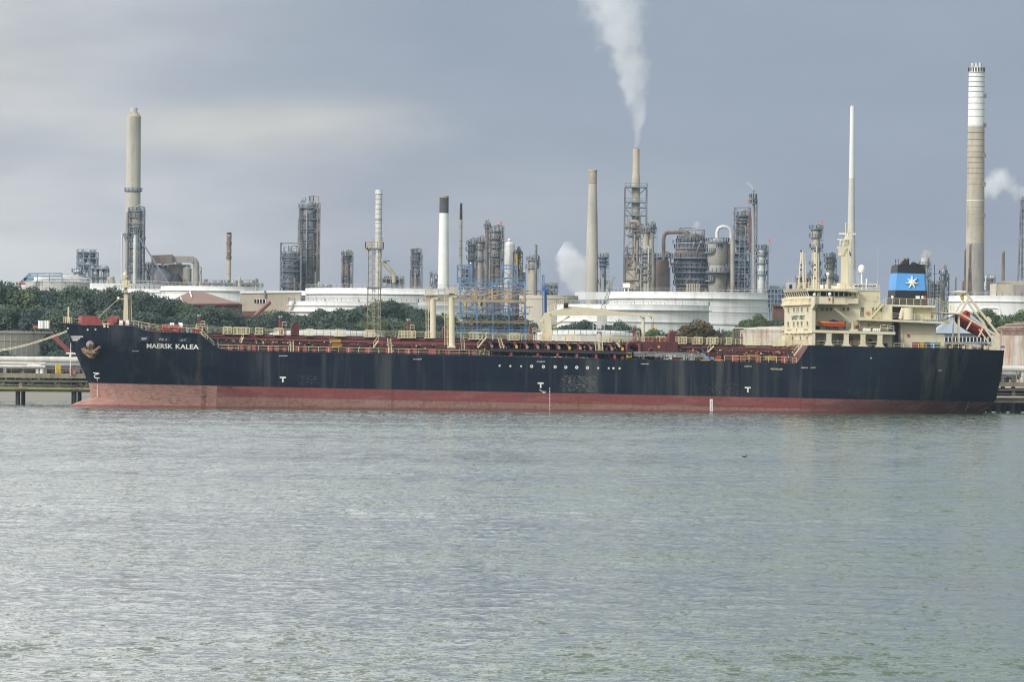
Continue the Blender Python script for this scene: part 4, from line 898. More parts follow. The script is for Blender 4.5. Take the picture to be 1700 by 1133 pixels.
part('whip_aerials', M_['glassrail'], lambda b: (pole(b, 1457.6, 481, 1457.6, 412, 10, .05), bar(b, 1446, 410, 1457, 418, 10, .035), bar(b, 1457, 418, 1470, 409, 10, .035), pole(b, 1457.6, 481, 1457.6, 463, 10, .1), pole(b, 1418, 479, 1418, 466, 9, .06),
    [pole(b, x, 479, x, y, 20, .05) for x, y in ((1309.5, 464), (1315.5, 461), (1320, 462), (1343, 466), (1366, 468), (1386, 466), (1422, 470))], bar(b, 1438, 464, 1452, 474, 12, .03)))
for x, y, w, t, m in ((1312, 473, 3, 20, 1), (1340, 470, 2, 8, 1), (1346, 474, 3, 9, 0), (1363, 473, 4, 10, 2), (1371, 472, 3, 12, 0), (1382, 474, 4, 9, 0), (1388, 475, 3, 6, 2), (1415, 474, 3, 14, 0)): part('roof_locker', (M_['cream'], M_['dark'], M_['white'])[m], lambda b: rect(b, x, y, x + w, 480, t, t + 1.2))
# stern mast
part('stern_aerial', M_['dark'], lambda b: (pole(b, 1551.6, 506, 1551.6, 440, 8, .07), bar(b, 1547, 454.6, 1558, 454.6, 8, .07), pole(b, 1551.6, 506, 1551.6, 470, 8, .11)))
# lifeboat davit
def dav(b):
    for t in (10.8, 18.2):
        bar(b, 1601.5, 484, 1659, 558, t, .42); bar(b, 1607, 503, 1638, 545, t, .3); bar(b, 1609, 494, 1594, 521, t, .4); bar(b, 1598, 500, 1587, 518, t, .3)
        bar(b, 1595, 521.5, 1658, 559, t, .34); bar(b, 1591.8, 520, 1591.4, 582, t, .4); bar(b, 1584.4, 522, 1580, 580, t, .26)
        bar(b, 1656, 559, 1656.6, 580, t, .34); bar(b, 1636, 547, 1657.6, 578, t, .36); bar(b, 1625, 547, 1648, 578, t, .24)
        bar(b, 1613.4, 532, 1605, 547, t, .28); bar(b, 1632, 543.6, 1625, 559, t, .28)
        bar(b, 1650, 580, 1656, 566, t, .2)
    for x, y in ((1605, 547), (1625, 559), (1656, 560)): b.beam(L(x, y, 10.8), L(x, y, 18.2), .25)
    slab(b, [(1593, 484.6), (1602, 482.6), (1604.5, 485), (1603, 487), (1594, 486.6)], 10.2, 18.8); slab(b, [(1637, 530), (1641, 526), (1647, 533), (1643.4, 537)], 10.6, 11.4)
    slab(b, [(1628, 528), (1633, 533), (1637, 540), (1629, 532)], 10.6, 11.6)
    slab(b, [(1554, 517.6), (1595, 520.4), (1595, 522.2), (1554, 519.6)], 9.5, 19.5); bar(b, 1575, 521, 1560, 534, 10, .3); bar(b, 1565, 534.6, 1576, 534.8, 10, .8)
part('lifeboat_davit', M_['cream'], dav)
part('davit_winch', M_['yellow'], lambda b: (rect(b, 1596.4, 490, 1600, 494.6, 12, 13.4), rect(b, 1597, 494.6, 1600.4, 499, 12, 13)))
part('davit_rails', mat('pale_yellow_rail', (.62, .60, .25), .5), lambda b: (lrail(b, [(1552, 503), (1566, 510), (1578, 517)], 9.6, 1.1, 1., .045, 2), lrail(b, [(1566, 517.8), (1592, 519)], 9.6, 1.1, .9, .045, 3)))
part('davit_ladder', M_['cream_rail'], lambda b: (b.tube([L(1650, 545, 11), L(1661, 549, 11), L(1664, 553, 11), L(1660, 560, 11)], .05, 5), b.tube([L(1650, 545, 18), L(1661, 549, 18), L(1664, 553, 18), L(1660, 560, 18)], .05, 5), bar(b, 1664, 553, 1664, 553, 11, .05, t1=18)))
# stern deck
part('stern_rail', M_['cream_rail'], lambda b: lrail(b, [(1560, 580), (1612, 581.4), (1634, 581.6)], 3.4, 1.1, 1.2, .045, 2, ts=[2.4, 3.4, 4]))
part('stern_rail', M_['cream_rail'], lambda b: lrail(b, [(1560, 580), (1660, 582)], 24, 1.1, 1.5, .04, 2))
for x in (1567, 1577, 1600, 1636, 1641, 1653):
    part('bollard', M_['cream'], lambda b: rect(b, x - 1.6, 574.6, x + 1.6, 582.4, 5, 5.8))
for x0, x1 in ((1609, 1618), (1640, 1652)):
    part('stern_house', M_['cream'], lambda b: (rect(b, x0, 573 if x0 < 1620 else 575, x1 - 5 if x0 < 1620 else x1, 583, 5, 8), rect(b, x0 - 1.5, 572, x1 + 1, 573.6, 5, 8) if x0 < 1620 else None))
for x in (1570, 1586, 1598, 1624, 1630):
    part('mooring_winch', M_['dark'], lambda b: (rect(b, x, 575, x + 8, 583, 9, 12), b.cyl(L(x + .5, 575, 10), L(x + 7.5, 575, 10), .55, n=12)))
part('steam_winch', M_['steel'], lambda b: (b.cyl(L(1615, 577, 9), L(1628, 577, 9), .6, n=12), rect(b, 1612, 571.4, 1645, 574, 10, 12)))
part('ladder_box', M_['funnel'], lambda b: rect(b, 1663, 574.6, 1668, 578.4, 14, 15))

# ------------------------------------------------------------------ things carried by the ship
def onship(name, loc, label, cat, group=None):
    o = empty(name, SO + SE * loc.x + SN * loc.y + Vector((0, 0, loc.z)), label, cat, group)
    o.rotation_euler = (0, 0, PSI); o['_o'] = list(loc); return o
# free-fall lifeboat
a = L(1586, 524, 14.5); c = L(1643, 556.5, 14.5)
lb = onship('lifeboat', (a + c) / 2, 'enclosed red-orange lifeboat hanging nose down in the stern davit', 'lifeboat')
ax = (c - a); LN = ax.length; ax.normalize(); upv = Vector((0, 1, 0)).cross(ax) * -1; upv = upv if upv.z > 0 else -upv
def lbring(f, w, hu, hl, m=0):
    ctr = a + ax * LN * f; r = []
    for k in range(18):
        an_ = 2 * math.pi * k / 18; cx_, sy_ = math.cos(an_), math.sin(an_)
        r.append(ctr + Vector((0, 1, 0)) * (w * (abs(cx_) ** .8) * (1 if cx_ > 0 else -1)) + upv * ((hu if sy_ > 0 else hl) * (abs(sy_) ** .8) * (1 if sy_ > 0 else -1)))
    return r
prof = [(0, .7, .5, .7), (.06, 1.2, .8, 1.0), (.15, 1.4, 1.0, 1.3), (.4, 1.5, 1.05, 1.5), (.7, 1.4, .95, 1.45), (.86, 1.1, .75, 1.2), (.95, .7, .5, .8), (1.0, .15, .12, .2)]
b = MB(); b.loft([lbring(*p) for p in prof]); h_ = b.build('canopy', M_['lifered'], lb)
b = MB()
b.loft([[q if (q - (a + ax * LN * f)).dot(upv) < .0 else (a + ax * LN * f) + Vector((0, 1, 0)) * ((q - (a + ax * LN * f)).y) + upv * .03 for q in lbring(f, w * 1.03, hu, hl * 1.04)] for f, w, hu, hl in prof]); b.build('hull', M_['lifedark'], lb)
b = MB(); q0 = a + ax * LN * .12 + upv * .8; q1 = a + ax * LN * .34 + upv * .9
b.loft([[c_ + Vector((0, y, 0)) + upv * z for y, z in ((-.6, 0), (.6, 0), (.5, h1), (-.5, h1))] for c_, h1 in ((q0, .55), (q0 + ax * .4, 1.15), (q1 - ax * .5, 1.1), (q1, .3))]); b.build('conning_hood', M_['lifered'], lb)
b = MB(); cw = (q0 + q1) / 2 + upv * .62; b.cyl(cw - Vector((0, .66, 0)), cw + Vector((0, .66, 0)), .25, n=10); b.build('porthole', M_['glass'], lb)
b = MB()
for f in (.45, .55, .65): q = a + ax * LN * f; b.box(q.x - .1, q.x + .1, q.y - 1.42, q.y - 1.3, q.z + .35, q.z + .55)
b.tube([a + ax * LN * f + Vector((0, -w - .03, 0)) + upv * .02 for f, w, _, _ in prof[1:-1]], .07, 5, 0); b.build('rubbing_strake', M_['orange'], lb)
# rescue boat
rp = L(1380, 543, 2.2)
rbo = onship('rescue_boat', rp, 'open orange rescue boat with blue cover stowed under the bridge wing', 'boat')
def rbk(b):
    rows = []
    for x, yt, yb, w in ((1356.6, 534.8, 535.8, .1), (1360, 534.6, 538.4, .5), (1366, 535.4, 541.4, .85), (1374, 536.2, 543, 1.05), (1388, 537, 543.7, 1.1), (1398, 537, 543.8, 1.05), (1402.6, 537, 543.2, .95)):
        t = L(x, yt, 2.2); q = L(x, yb, 2.2)
        rows.append([(t.x, 2.2 - w, t.z), (q.x, 2.2 - w * .6, q.z + .12), (q.x, 2.2, q.z), (q.x, 2.2 + w * .6, q.z + .12), (t.x, 2.2 + w, t.z), (t.x, 2.2, t.z - .1)])
    b.loft(rows)
part('hull', M_['orange'], rbk, rbo)
part('sponson', mat('bright_orange_tube', (.75, .2, .05), .5), lambda b: (b.tube([L(x, y, t) for x, y, t in ((1357, 534.6, 2.1), (1362, 534.8, 1.5), (1372, 535.8, 1.15), (1402, 536.8, 1.1))], .17, 8)), rbo)
part('canvas_cover', mat('dark_blue_canvas', (.02, .05, .18), .8), lambda b: slab(b, [(1377.6, 536), (1379, 532.6), (1384, 530.6), (1389, 532.4), (1390.5, 536.4)], 1.6, 2.9), rbo)
part('seat_console', M_['orange'], lambda b: (rect(b, 1391, 532.4, 1397, 534, 1.6, 2.8), rect(b, 1391, 534, 1392.5, 537, 1.8, 2.6)), rbo)
part('outboard_motor', M_['navy'], lambda b: (rect(b, 1398, 534.4, 1404, 537.6, 1.8, 2.6), rect(b, 1400.6, 537.6, 1404, 547, 1.9, 2.4)), rbo)
part('boat_cradle', M_['dark'], lambda b: [(rect(b, x, 543, x + 6, 545, 1.5, 3), bar(b, x + .5, 545, x + 1.5, 549.6, 1.8, .15), bar(b, x + 5, 545, x + 4, 549.6, 1.8, .15)) for x in (1372, 1386)])
part('boat_davit', M_['cream'], lambda b: (slab(b, [(1384.4, 511.6), (1386.6, 511.6), (1415, 532), (1413, 536.6), (1408, 534), (1384.6, 514)], 1.6, 2.1), pole(b, 1415.5, 551, 1415.5, 533, 1.9, .34, n=12), rect(b, 1411, 547, 1424, 551, 1.4, 2.6), bar(b, 1385.4, 513, 1384.4, 531, 1.9, .05)))
for k, x in enumerate((1433, 1449)):
    rf = onship('life_raft', L(x + 6, 551, 1.5), ('white life raft canister on the boat deck, nearer the rescue boat davit', 'white life raft canister on the boat deck, nearer the funnel casing')[k], 'life raft', 'life raft canisters on the boat deck')
    part('canister', M_['white'], lambda b: (b.cyl(L(x, 548.3, 1.4), L(x + 11.6, 548.6, 1.4), .36, n=14)), rf)
    part('strap', M_['steel'], lambda b: [b.cyl(L(x + q, 548.4, 1.4), L(x + q + .6, 548.4, 1.4), .38, n=14) for q in (2.4, 5.5, 8.8)], rf)
    part('cradle', M_['dark'], lambda b: [rect(b, x + q, 550, x + q + 1.4, 552.4, 1.1, 1.8) for q in (2, 8.4)], rf)
for x, w, mt, nm, lbl, ct in ((1478, 6.6, 'navy', 'canvas_bin', 'dark blue covered bin at the end of the boat deck', 'bin'),):
    o = MB(); rect(o, x, 546.6, x + w, 552, 1, 2); oo = o.build(nm, mat('dark_blue_cover', (.02, .04, .16), .7), onship(nm, L(x, 552, 1.5), lbl, ct)); oo.name = 'cover'
for x, w, y, mt, lbl in ((1516, 10, 569.4, 'red2', 'red steel bin beside the yellow one at the foot of the engine casing'), (1527, 7.4, 569.6, 'yellow', 'yellow steel bin between the red and the black bins'), (1535.4, 8.6, 569.8, 'navy', 'black steel bin between the yellow and the light blue bins'), (1545, 7, 569.8, 'funnel', 'light blue steel bin beside the green one'), (1553.4, 8, 570.2, 'green', 'dark green bin aftmost in the row of coloured bins')):
    o = onship('steel_bin', L(x, 579, 1.8), lbl, 'bin', 'coloured bins below the engine casing')
    part('body', M_[mt], lambda b: (rect(b, x, y, x + w, y + 10, 1.7, 2.7), [bar(b, x + w * f, y + .4, x + w * f, y + 9, 1.66, .08) for f in (.05, .35, .65, .95)]), o)
    part('lid', M_[mt], lambda b: rect(b, x - .3, y - .8, x + w + .3, y, 1.6, 2.8), o)
part('bin_rail', M_['cream_rail'], lambda b: lrail(b, [(1500, 580), (1562, 581)], 1., 1.1, 1.4, .05, 2))
# mooring lines
for k, (y0, y1, lbl) in enumerate(((549.4, 573.4, 'pale mooring rope running left from the bow, the upper of two'), (551.4, 575.2, 'pale mooring rope running left from the bow, the lower of two'))):
    p0 = SO + SE * L(111, y0, 13).x + SN * 13; p0.z = L(111, y0, 13).z; p1 = P(-60, y1 + 12, 1215); p2 = P(0, y1, 1205)
    b = MB(); pth = [p0 + (p1 - p0) * f - Vector((0, 0, 1.1 * math.sin(f * math.pi))) for f in [i / 14 for i in range(15)]]
    b.tube(pth, .085, 5); tag(b.build('mooring_rope', M_['rope'], origin=p0), lbl, 'rope', 'mooring ropes at the bow')
b = MB(); b.tube([L(196, 497, 14.6), L(172, 519, 13), L(148, 541, 12)], .05, 5); b.build('forestay', M_['rope'], ship)
# ------------------------------------------------------------------ jetty behind the ship (runs parallel to it)
def J(px, py, t=44.):
    v = ray(px, py); o = Vector((0, 0, CAMZ)); k = (t - SN.dot(o - SO)) / SN.dot(v); return o + v * k
def JW(s, t, z): return SO + SE * s + SN * t + Vector((0, 0, z))
jet = empty('jetty', JW(0, 48, 0), 'long concrete oil jetty on dark piles passing behind the tanker', 'jetty')
zj = lambda py, px=60, t=44: J(px, py, t).z
z_d0, z_d1 = zj(628), zj(620.5)
S0, S1 = -150, 150
def jbox(b, s0, s1, t0, t1, z0, z1, m=0):
    b.loft([[JW(s, t, z) for s, t in ((s0, t0), (s1, t0), (s1, t1), (s0, t1))] for z in (z0, z1)], m)
def jpart(name, mt, fn, **k):
    b = MB(); fn(b); return b.build(name, mt, jet, **k)
s = S0
while s < S1:
    jpart('deck_slab', M_['jet'], lambda b: jbox(b, s + .04, s + 9.96, 44, 58, z_d0, z_d1)); s += 10
jpart('lower_beam', M_['jet'], lambda b: (jbox(b, S0, S1, 44.5, 45.5, zj(651), zj(647.5)), jbox(b, S0, S1, 56, 57, zj(651), zj(647.5))))
jpart('walkway_beam', M_['tan'], lambda b: (jbox(b, S0, S1, 43.4, 44.2, zj(645.4), zj(643))))
jpart('service_pipe', M_['pipew'], lambda b: [b.cyl(JW(S0, t, z), JW(S1, t, z), r) for t, z, r in ((45, zj(633), .18), (47, zj(634.5), .16), (46, zj(640), .14))])
for s in [-150 + 11.3 * k for k in range(28)]:
    for ds in (0, 1.15):
        b = MB(); b.cyl(JW(s + ds, 45.2 + ds * 2, -3), JW(s + ds, 45.2 + ds * 2, zj(648)), .42, n=12); b.build('pile', M_['jetdark'], jet)
    b = MB(); jbox(b, s - .5, s + 1.7, 44.8, 48.2, zj(648), zj(643)); b.build('pile_cap', M_['jet'], jet)
    b = MB(); jbox(b, s + .1, s + .8, 45.2, 46, zj(643), z_d0); jbox(b, s + .1, s + .8, 55, 56, 0, z_d0); b.build('column', M_['jet' if int(s) % 2 else 'jetdark'], jet)
for z, r, t, mt in ((zj(597.6), .62, 50, 'pipew'), (zj(604.0), .28, 47, 'pipew'), (zj(609.2), .30, 46, 'pipew'), (zj(607), .5, 53, 'steel'), (zj(613), .3, 55, 'plantbrown')):
    e = S1 if t not in (47, 46) else sum((J(75, 605, t) - SO).dot(SE) for _ in (0,))
    jpart('oil_pipe', M_[mt], lambda b: [b.cyl(JW(x, t, z), JW(min(x + 12, e), t, z), r, n=12) for x in range(S0, int(e), 12)] + [b.cyl(JW(x, t, z), JW(x + .25, t, z), r * 1.25, n=12) for x in range(S0, int(e), 24)])
    for x in range(S0 + 6, int(e), 16): jpart('pipe_support', M_['steel'], lambda b: b.beam(JW(x, t, z_d1), JW(x, t, z - r), .22))
for px, w in ((62, 1), (69.5, 1.2)):
    q = J(px, 612, 46.5); jpart('pipe_elbow', M_['white'], lambda b: (b.tube([JW((q - SO).dot(SE), 46.5, z_d1), JW((q - SO).dot(SE), 46.5, zj(611)), JW((q - SO).dot(SE) - .4, 47, zj(608.6)), JW((q - SO).dot(SE) - 2, 47, zj(607))], .33 * w, 10)))
jpart('jetty_rail', M_['steel'], lambda b: [b.rail([JW(x, 44.2, z_d1), JW(x + 10, 44.2, z_d1)], 1.1, 2.0, .035, 2) for x in range(S0, S1, 10)])
def gear(b):
    rng = random.Random(8)
    for i in range(90):
        x = rng.uniform(S0, S1); t = rng.uniform(46, 57); h = rng.uniform(.4, 2.2); w = rng.uniform(.3, 2); jbox(b, x, x + w, t, t + .8, z_d1, z_d1 + h, rng.choice([0, 1, 2, 0]))
    for i in range(40):
        x = rng.uniform(90, 115); t = rng.uniform(45, 57); h = rng.uniform(.6, 3.4); w = rng.uniform(.3, 1.4); jbox(b, x, x + w, t, t + .8, z_d1, z_d1 + h, rng.choice([0, 1, 2, 3, 4]))
jpart('pipe_fittings', [M_['steel'], M_['jetdark'], M_['plantbrown'], M_['pipew'], M_['tan']], gear, kind='stuff')
def onjet(name, px, py, t, label, cat, group=None):
    p = J(px, py, t); return empty(name, p, label, cat, group), p
o, p = onjet('cabinet', 96.5, 620, 43.6 + 1, 'yellow cabinet standing at the edge of the jetty left of the bow', 'cabinet')
k = sc(1245)
b = MB(); b.box(p.x - 4.6 * k, p.x + 4.4 * k, p.y, p.y + .8, p.z, p.z + 13.6 * k); b.build('body', M_['yellow'], o)
b = MB(); b.box(p.x - 4.8 * k, p.x - 3.4 * k, p.y - .05, p.y + .85, p.z, p.z + 14.2 * k); b.box(p.x - 3.2 * k, p.x + 4.2 * k, p.y - .04, p.y, p.z + .2, p.z + 13 * k, 1); b.build('door', [mat('pale_yellow_paint', (.75, .6, .2), .5), M_['yellow']], o)
o, p = onjet('lifebuoy', 117.8, 616.5, 43.5, 'red lifebuoy fixed on the jetty edge beside the white lamp post', 'lifebuoy')
b = MB(); n = 20; b.loft([[(p.x + (3.1 * k + 1.3 * k * math.cos(a)) * math.cos(u), p.y + 1.3 * k * math.sin(a), p.z + (3.1 * k + 1.3 * k * math.cos(a)) * math.sin(u)) for a in [R(60 * j) for j in range(6)]] for u in [R(18 * i) for i in range(21)]], caps=False)
b.build('ring', M_['lifered'], o)
o, p = onjet('lamp_post', 116.6, 624, 43.2, 'thin white post on the jetty under the bow with a short cross pipe', 'post')
b = MB(); b.cyl(p, J(117.6, 570, 43.2), .085, .06); b.build('post', M_['white'], o)
o, p = onjet('vent_pipe', 117, 598, 50, 'white tee shaped vent pipe behind the bow above the jetty', 'pipe')
b = MB(); b.cyl(p, J(117, 587, 50), .2); b.cyl(J(110, 587.2, 50), J(128, 587.8, 50), .17); b.build('tee', M_['white'], o)

dol = empty('breasting_dolphin', JW(101, 46, 0), 'dark timber pile fender structure beside the stern under the jetty', 'dolphin')
for k in range(17):
    b = MB(); x = 88 + k * 1.55; b.cyl(JW(x, 43 + (k % 2) * 1.2, -3), JW(x, 43 + (k % 2) * 1.2, zj(653)), .48, n=8); b.build('pile', M_['jetdark'], dol)
b = MB(); jbox(b, 87, 115, 42.4, 46, zj(655), zj(651.6)); b.build('cap_beam', M_['jet'], dol)
b = MB(); jbox(b, 86, 115, 47, 47.6, .2, zj(630)); b.build('dark_backing', M_['jetdark'], dol)  # dark sheet added to darken the background below the jetty
b = MB(); b.cyl(JW(84, 42, zj(646)), JW(115, 42, zj(646)), .16, n=8); b.build('fender_pipe', M_['pipew'], dol)
# blue loading tower with ochre gantry
YT = 1268
lt = empty('loading_tower', P(817, 560, YT), 'blue steel loading tower on the jetty with ochre lifting beams', 'loading tower')
def Q(px, py, dy=0.): return P(px, py, YT + dy)
def tpart(name, mt, fn, parent=None, **kw):
    b = MB(); fn(b); return b.build(name, mt, parent or lt, **kw)
k = sc(YT)
for x in (764, 790.5, 817, 844, 871):
    for dy in (0, 12):
        tpart('column', M_['blue'] if dy == 0 else M_['bluegrey'], lambda b: b.beam(Q(x + 2.2, 600, dy), Q(x, 466, dy), 3.6 * k if dy == 0 else 4.2 * k, .4))
for y, w in ((470, 1.8), (477.5, 1.3), (520.5, 3), (548, 1.4), (552, 2.6), (511, .8)):
    for dy in (0, 12):
        tpart('beam', M_['blue'] if y < 480 else M_['bluegrey'], lambda b: b.beam(Q(758 if y > 500 else 762, y, dy), Q(878 if y > 500 else 873, y + 1, dy), .4, w * k))
tpart('brace', M_['plant'], lambda b: [(b.beam(Q(x, y0, dy), Q(x + 26.5, y1, dy), .12), b.beam(Q(x, y1, dy), Q(x + 26.5, y0, dy), .12)) for x in (764, 790.5, 817, 844) for y0, y1 in ((482, 503), (503, 520), (522, 548)) for dy in (.5, 8)] +
      [b.beam(Q(x, 520, 4), Q(x + 14, 496, 4), .14) for x in (776, 800, 828, 852)])
tpart('brace', M_['blue'], lambda b: [b.beam(Q(x, 492, 1), Q(x + 20, 471, 1), .2) for x in (768, 796, 850)] + [b.beam(Q(x, 471, 6), Q(x + 18, 486, 6), .16) for x in (766, 795, 820, 846)])
tpart('platform_rail', M_['bluegrey'], lambda b: [b.rail([Q(x0, y, dy), Q(x1, y + .6, dy)], h, 1.5, .045, 2) for x0, x1, y, h, dy in ((758, 878, 552, 1.1, -.6), (757, 879, 520, 1.1, -.6), (757, 879, 552, 1., 12), (762, 873, 470, .9, 12))])
for x0, x1 in ((759.5, 782.5), (832.5, 857.5)):
    tpart('hoist_tower', M_['blue'], lambda b: (
        [b.beam(Q(x, 470, dy), Q(x, 440.5, dy), .32) for x in (x0, x1) for dy in (2, 6)], [b.beam(Q(x0, y, dy), Q(x1, y, dy), .2, .26) for y in (441, 446.4, 462) for dy in (2, 6)],
        [(b.beam(Q(x0 + 1, 448, dy), Q(x1 - 1, 468, dy), .12), b.beam(Q(x1 - 1, 448, dy), Q(x0 + 1, 468, dy), .12)) for dy in (2, 6)], b.rail([Q(x0, 446.4, 2), Q(x1, 446.4, 2)], .7, 1., .04, 1)))
tpart('lamp_globe', M_['white'], lambda b: b.ball(Q(781.5, 437.5, 2), .2, 8))
tpart('lifting_beam', M_['tan'], lambda b: b.beam(Q(702, 498.4, -6), Q(872, 500.8, -6), .5, 3.9 * k))
tpart('lower_lifting_beam', M_['tan'], lambda b: (b.beam(Q(756.5, 534.6, -1.5), Q(875, 536.4, -1.5), .3, 1.9 * k), b.beam(Q(756.5, 532.2, -1.5), Q(875, 533.4, -1.5), .2, .8 * k)))
for x, x0, xf in ((790.5, 757, 728), (817, 775, 752), (844, 802, 780), (870.5, 836, 808)):
    tpart('gantry_frame', M_['tan'], lambda b: (b.beam(Q(x, 479, -6), Q(x, 500, -6), 3 * k, .4), b.beam(Q(x, 484.5, -6), Q(x0, 497.5 if x0 > 760 else 494, -6), .25, 2.0 * k), b.beam(Q(x, 481, -2), Q(xf, 493, -2), .2, 1.2 * k)))
for x, mt in ((772, 'yellow'), (796.5, 'yellow'), (823.5, 'plantbrown'), (799, 'dark')):
    tpart('trolley', M_[mt], lambda b: (b.beam(Q(x, 502, -6), Q(x, 505, -6), .3), b.beam(Q(x - 1.8, 506.5, -6), Q(x + 1.8, 506.5, -6), .5, 3.4 * k)))
tpart('sign_board', M_['white'], lambda b: b.beam(Q(762, 532, -1), Q(768, 532, -1), .1, 2.6 * k))
def lclut(b):
    rng = random.Random(31)
    for i in range(330):
        x = rng.uniform(760, 872); y = rng.uniform(472, 550); dy = rng.uniform(0, 11); m = rng.choice([0, 0, 1, 2, 3, 4, 4])
        if rng.random() < .6: b.beam(Q(x, y, dy), Q(x + rng.uniform(3, 16), y, dy), rng.uniform(.06, .2), None, m)
        else: b.beam(Q(x, y, dy), Q(x, y + rng.uniform(3, 14), dy), rng.uniform(.06, .2), None, m)
tpart('fittings', [M_['bluegrey'], M_['blue'], M_['white'], M_['lifered'], M_['plant']], lclut, kind='stuff')
tpart('floor_plate', M_['bluegrey'], lambda b: [b.loft([[Q(758, y, 0), Q(878, y, 0), Q(878, y, 12), Q(758, y, 12)], [Q(758, y + .8, 0), Q(878, y + .8, 0), Q(878, y + .8, 12), Q(758, y + .8, 12)]]) for y in (520, 552)])
tpart('ladder_cage', mat('faded_pink_red', (.5, .2, .18), .6), lambda b: b.ladder(Q(751, 500, 2), Q(751, 474, 2), .9, .06))
# blue loading arm
la = empty('marine_loader', P(905, 600, 1262), 'tall folded blue loading arm beside the cream deck crane', 'loading arm')
def A_(px, py, dy=0): return P(px, py, 1262 + dy)
b = MB(); b.beam(A_(901.5, 600), A_(900.6, 458), .2); b.beam(A_(903.9, 600), A_(903.2, 458), .2); b.beam(A_(900.4, 458), A_(903.6, 458), .3); b.build('riser', M_['blue'], la)
b = MB(); b.beam(A_(906.5, 600, 1), A_(905.3, 482, 1), .3); b.beam(A_(907.9, 600, 1), A_(907, 482, 1), .14); b.beam(A_(902, 478), A_(905, 478), .5, .7); b.beam(A_(900.4, 480), A_(907.4, 481.5), .4, .5); b.beam(A_(905, 495), A_(911, 494), .1); b.build('outer_arm', mat('strong_blue_paint', (.03, .12, .42), .45), la)
# jetty light tower
lt2 = empty('light_tower', P(620, 610, 1262), 'pale lattice floodlight tower with a railed top platform behind the deck', 'tower')
p = P(620.5, 560, 1262); z0 = z_d1; z1 = P(620, 415, 1262).z; k = sc(1262)
b = MB(); b.lattice((p.x, p.y), 23 * k, 20 * k, z0, z1, 17, .085, d0=2.2, d1=1.8, xb=True)
b.ladder((p.x - .1, p.y, z0), (p.x - .1, p.y, z1), .5, .05); b.beam((p.x, p.y - .6, z0), (p.x, p.y - .6, z1), .09); b.beam((p.x + 7 * k, p.y - .6, z0), (p.x + 7 * k, p.y - .6, z1), .14)
b.build('lattice', mat('pale_olive_steel', (.30, .28, .20), .6, var=.3, dirt=RUST, damt=.5), lt2)
b = MB(); z2 = P(620, 480, 1262).z; b.box(p.x - 12 * k, p.x + 12 * k, p.y - 1.2, p.y + 1.2, z2, z2 + .3); b.box(p.x - 15 * k, p.x + 14.6 * k, p.y - 1.6, p.y + 1.6, z1, z1 + .35); b.build('platform', M_['plant'], lt2)
b = MB(); b.rail([(p.x - 15 * k, p.y - 1.6, z1 + .3), (p.x + 14.6 * k, p.y - 1.6, z1 + .3), (p.x + 14.6 * k, p.y + 1.6, z1 + .3), (p.x - 15 * k, p.y + 1.6, z1 + .3), (p.x - 15 * k, p.y - 1.6, z1 + .3)], 1.25, .95, .07, 2)
b.rail([(p.x - 3 * k, p.y, z1 + 1.5), (p.x + 11 * k, p.y, z1 + 1.5)], .6, .6, .05, 1); b.beam((p.x + 13 * k, p.y, z1), (p.x + 13 * k, p.y, z1 + 2.6), .1)
b.build('guard_rail', M_['tan'], lt2)
for dx in (-13, -11.5):
    b = MB(); b.box(p.x + dx * k - .1, p.x + dx * k + .35, p.y - 1.9, p.y - 1.6, z1 + .1, z1 + .5); b.build('floodlight', M_['yellow'], lt2)
# grey navigation structure behind the crane jib
nv = empty('signal_station', P(998, 575, 1266), 'small grey railed cabin on a post seen under the crane jib', 'cabin')
Z = lambda x, y, dy=0: P(x, y, 1266 + dy)
b = MB(); b.cyl(Z(995, 600), Z(995, 551), .5, n=12); b.build('post', M_['tankgrey'], nv)
b = MB(); b.beam(Z(985, 550), Z(1002, 550), 1.6, .3); b.rail([Z(984.5, 549), Z(1003, 549)], 1.2, .6, .06, 3); b.build('gallery', M_['white'], nv)
b = MB(); b.beam(Z(992, 541.5), Z(998.5, 541.5), 1.4, 1.2); b.cyl(Z(996.5, 541), Z(996.5, 526), .07); b.beam(Z(991, 536), Z(997, 536), .3); b.build('cabin', M_['tankgrey'], nv)
b = MB(); b.beam(Z(985.6, 540), Z(989.4, 540), .2, .35); b.beam(Z(985.6, 545.5), Z(989.4, 545.5), .2, .35); b.build('lamp_board', M_['glass'], nv)

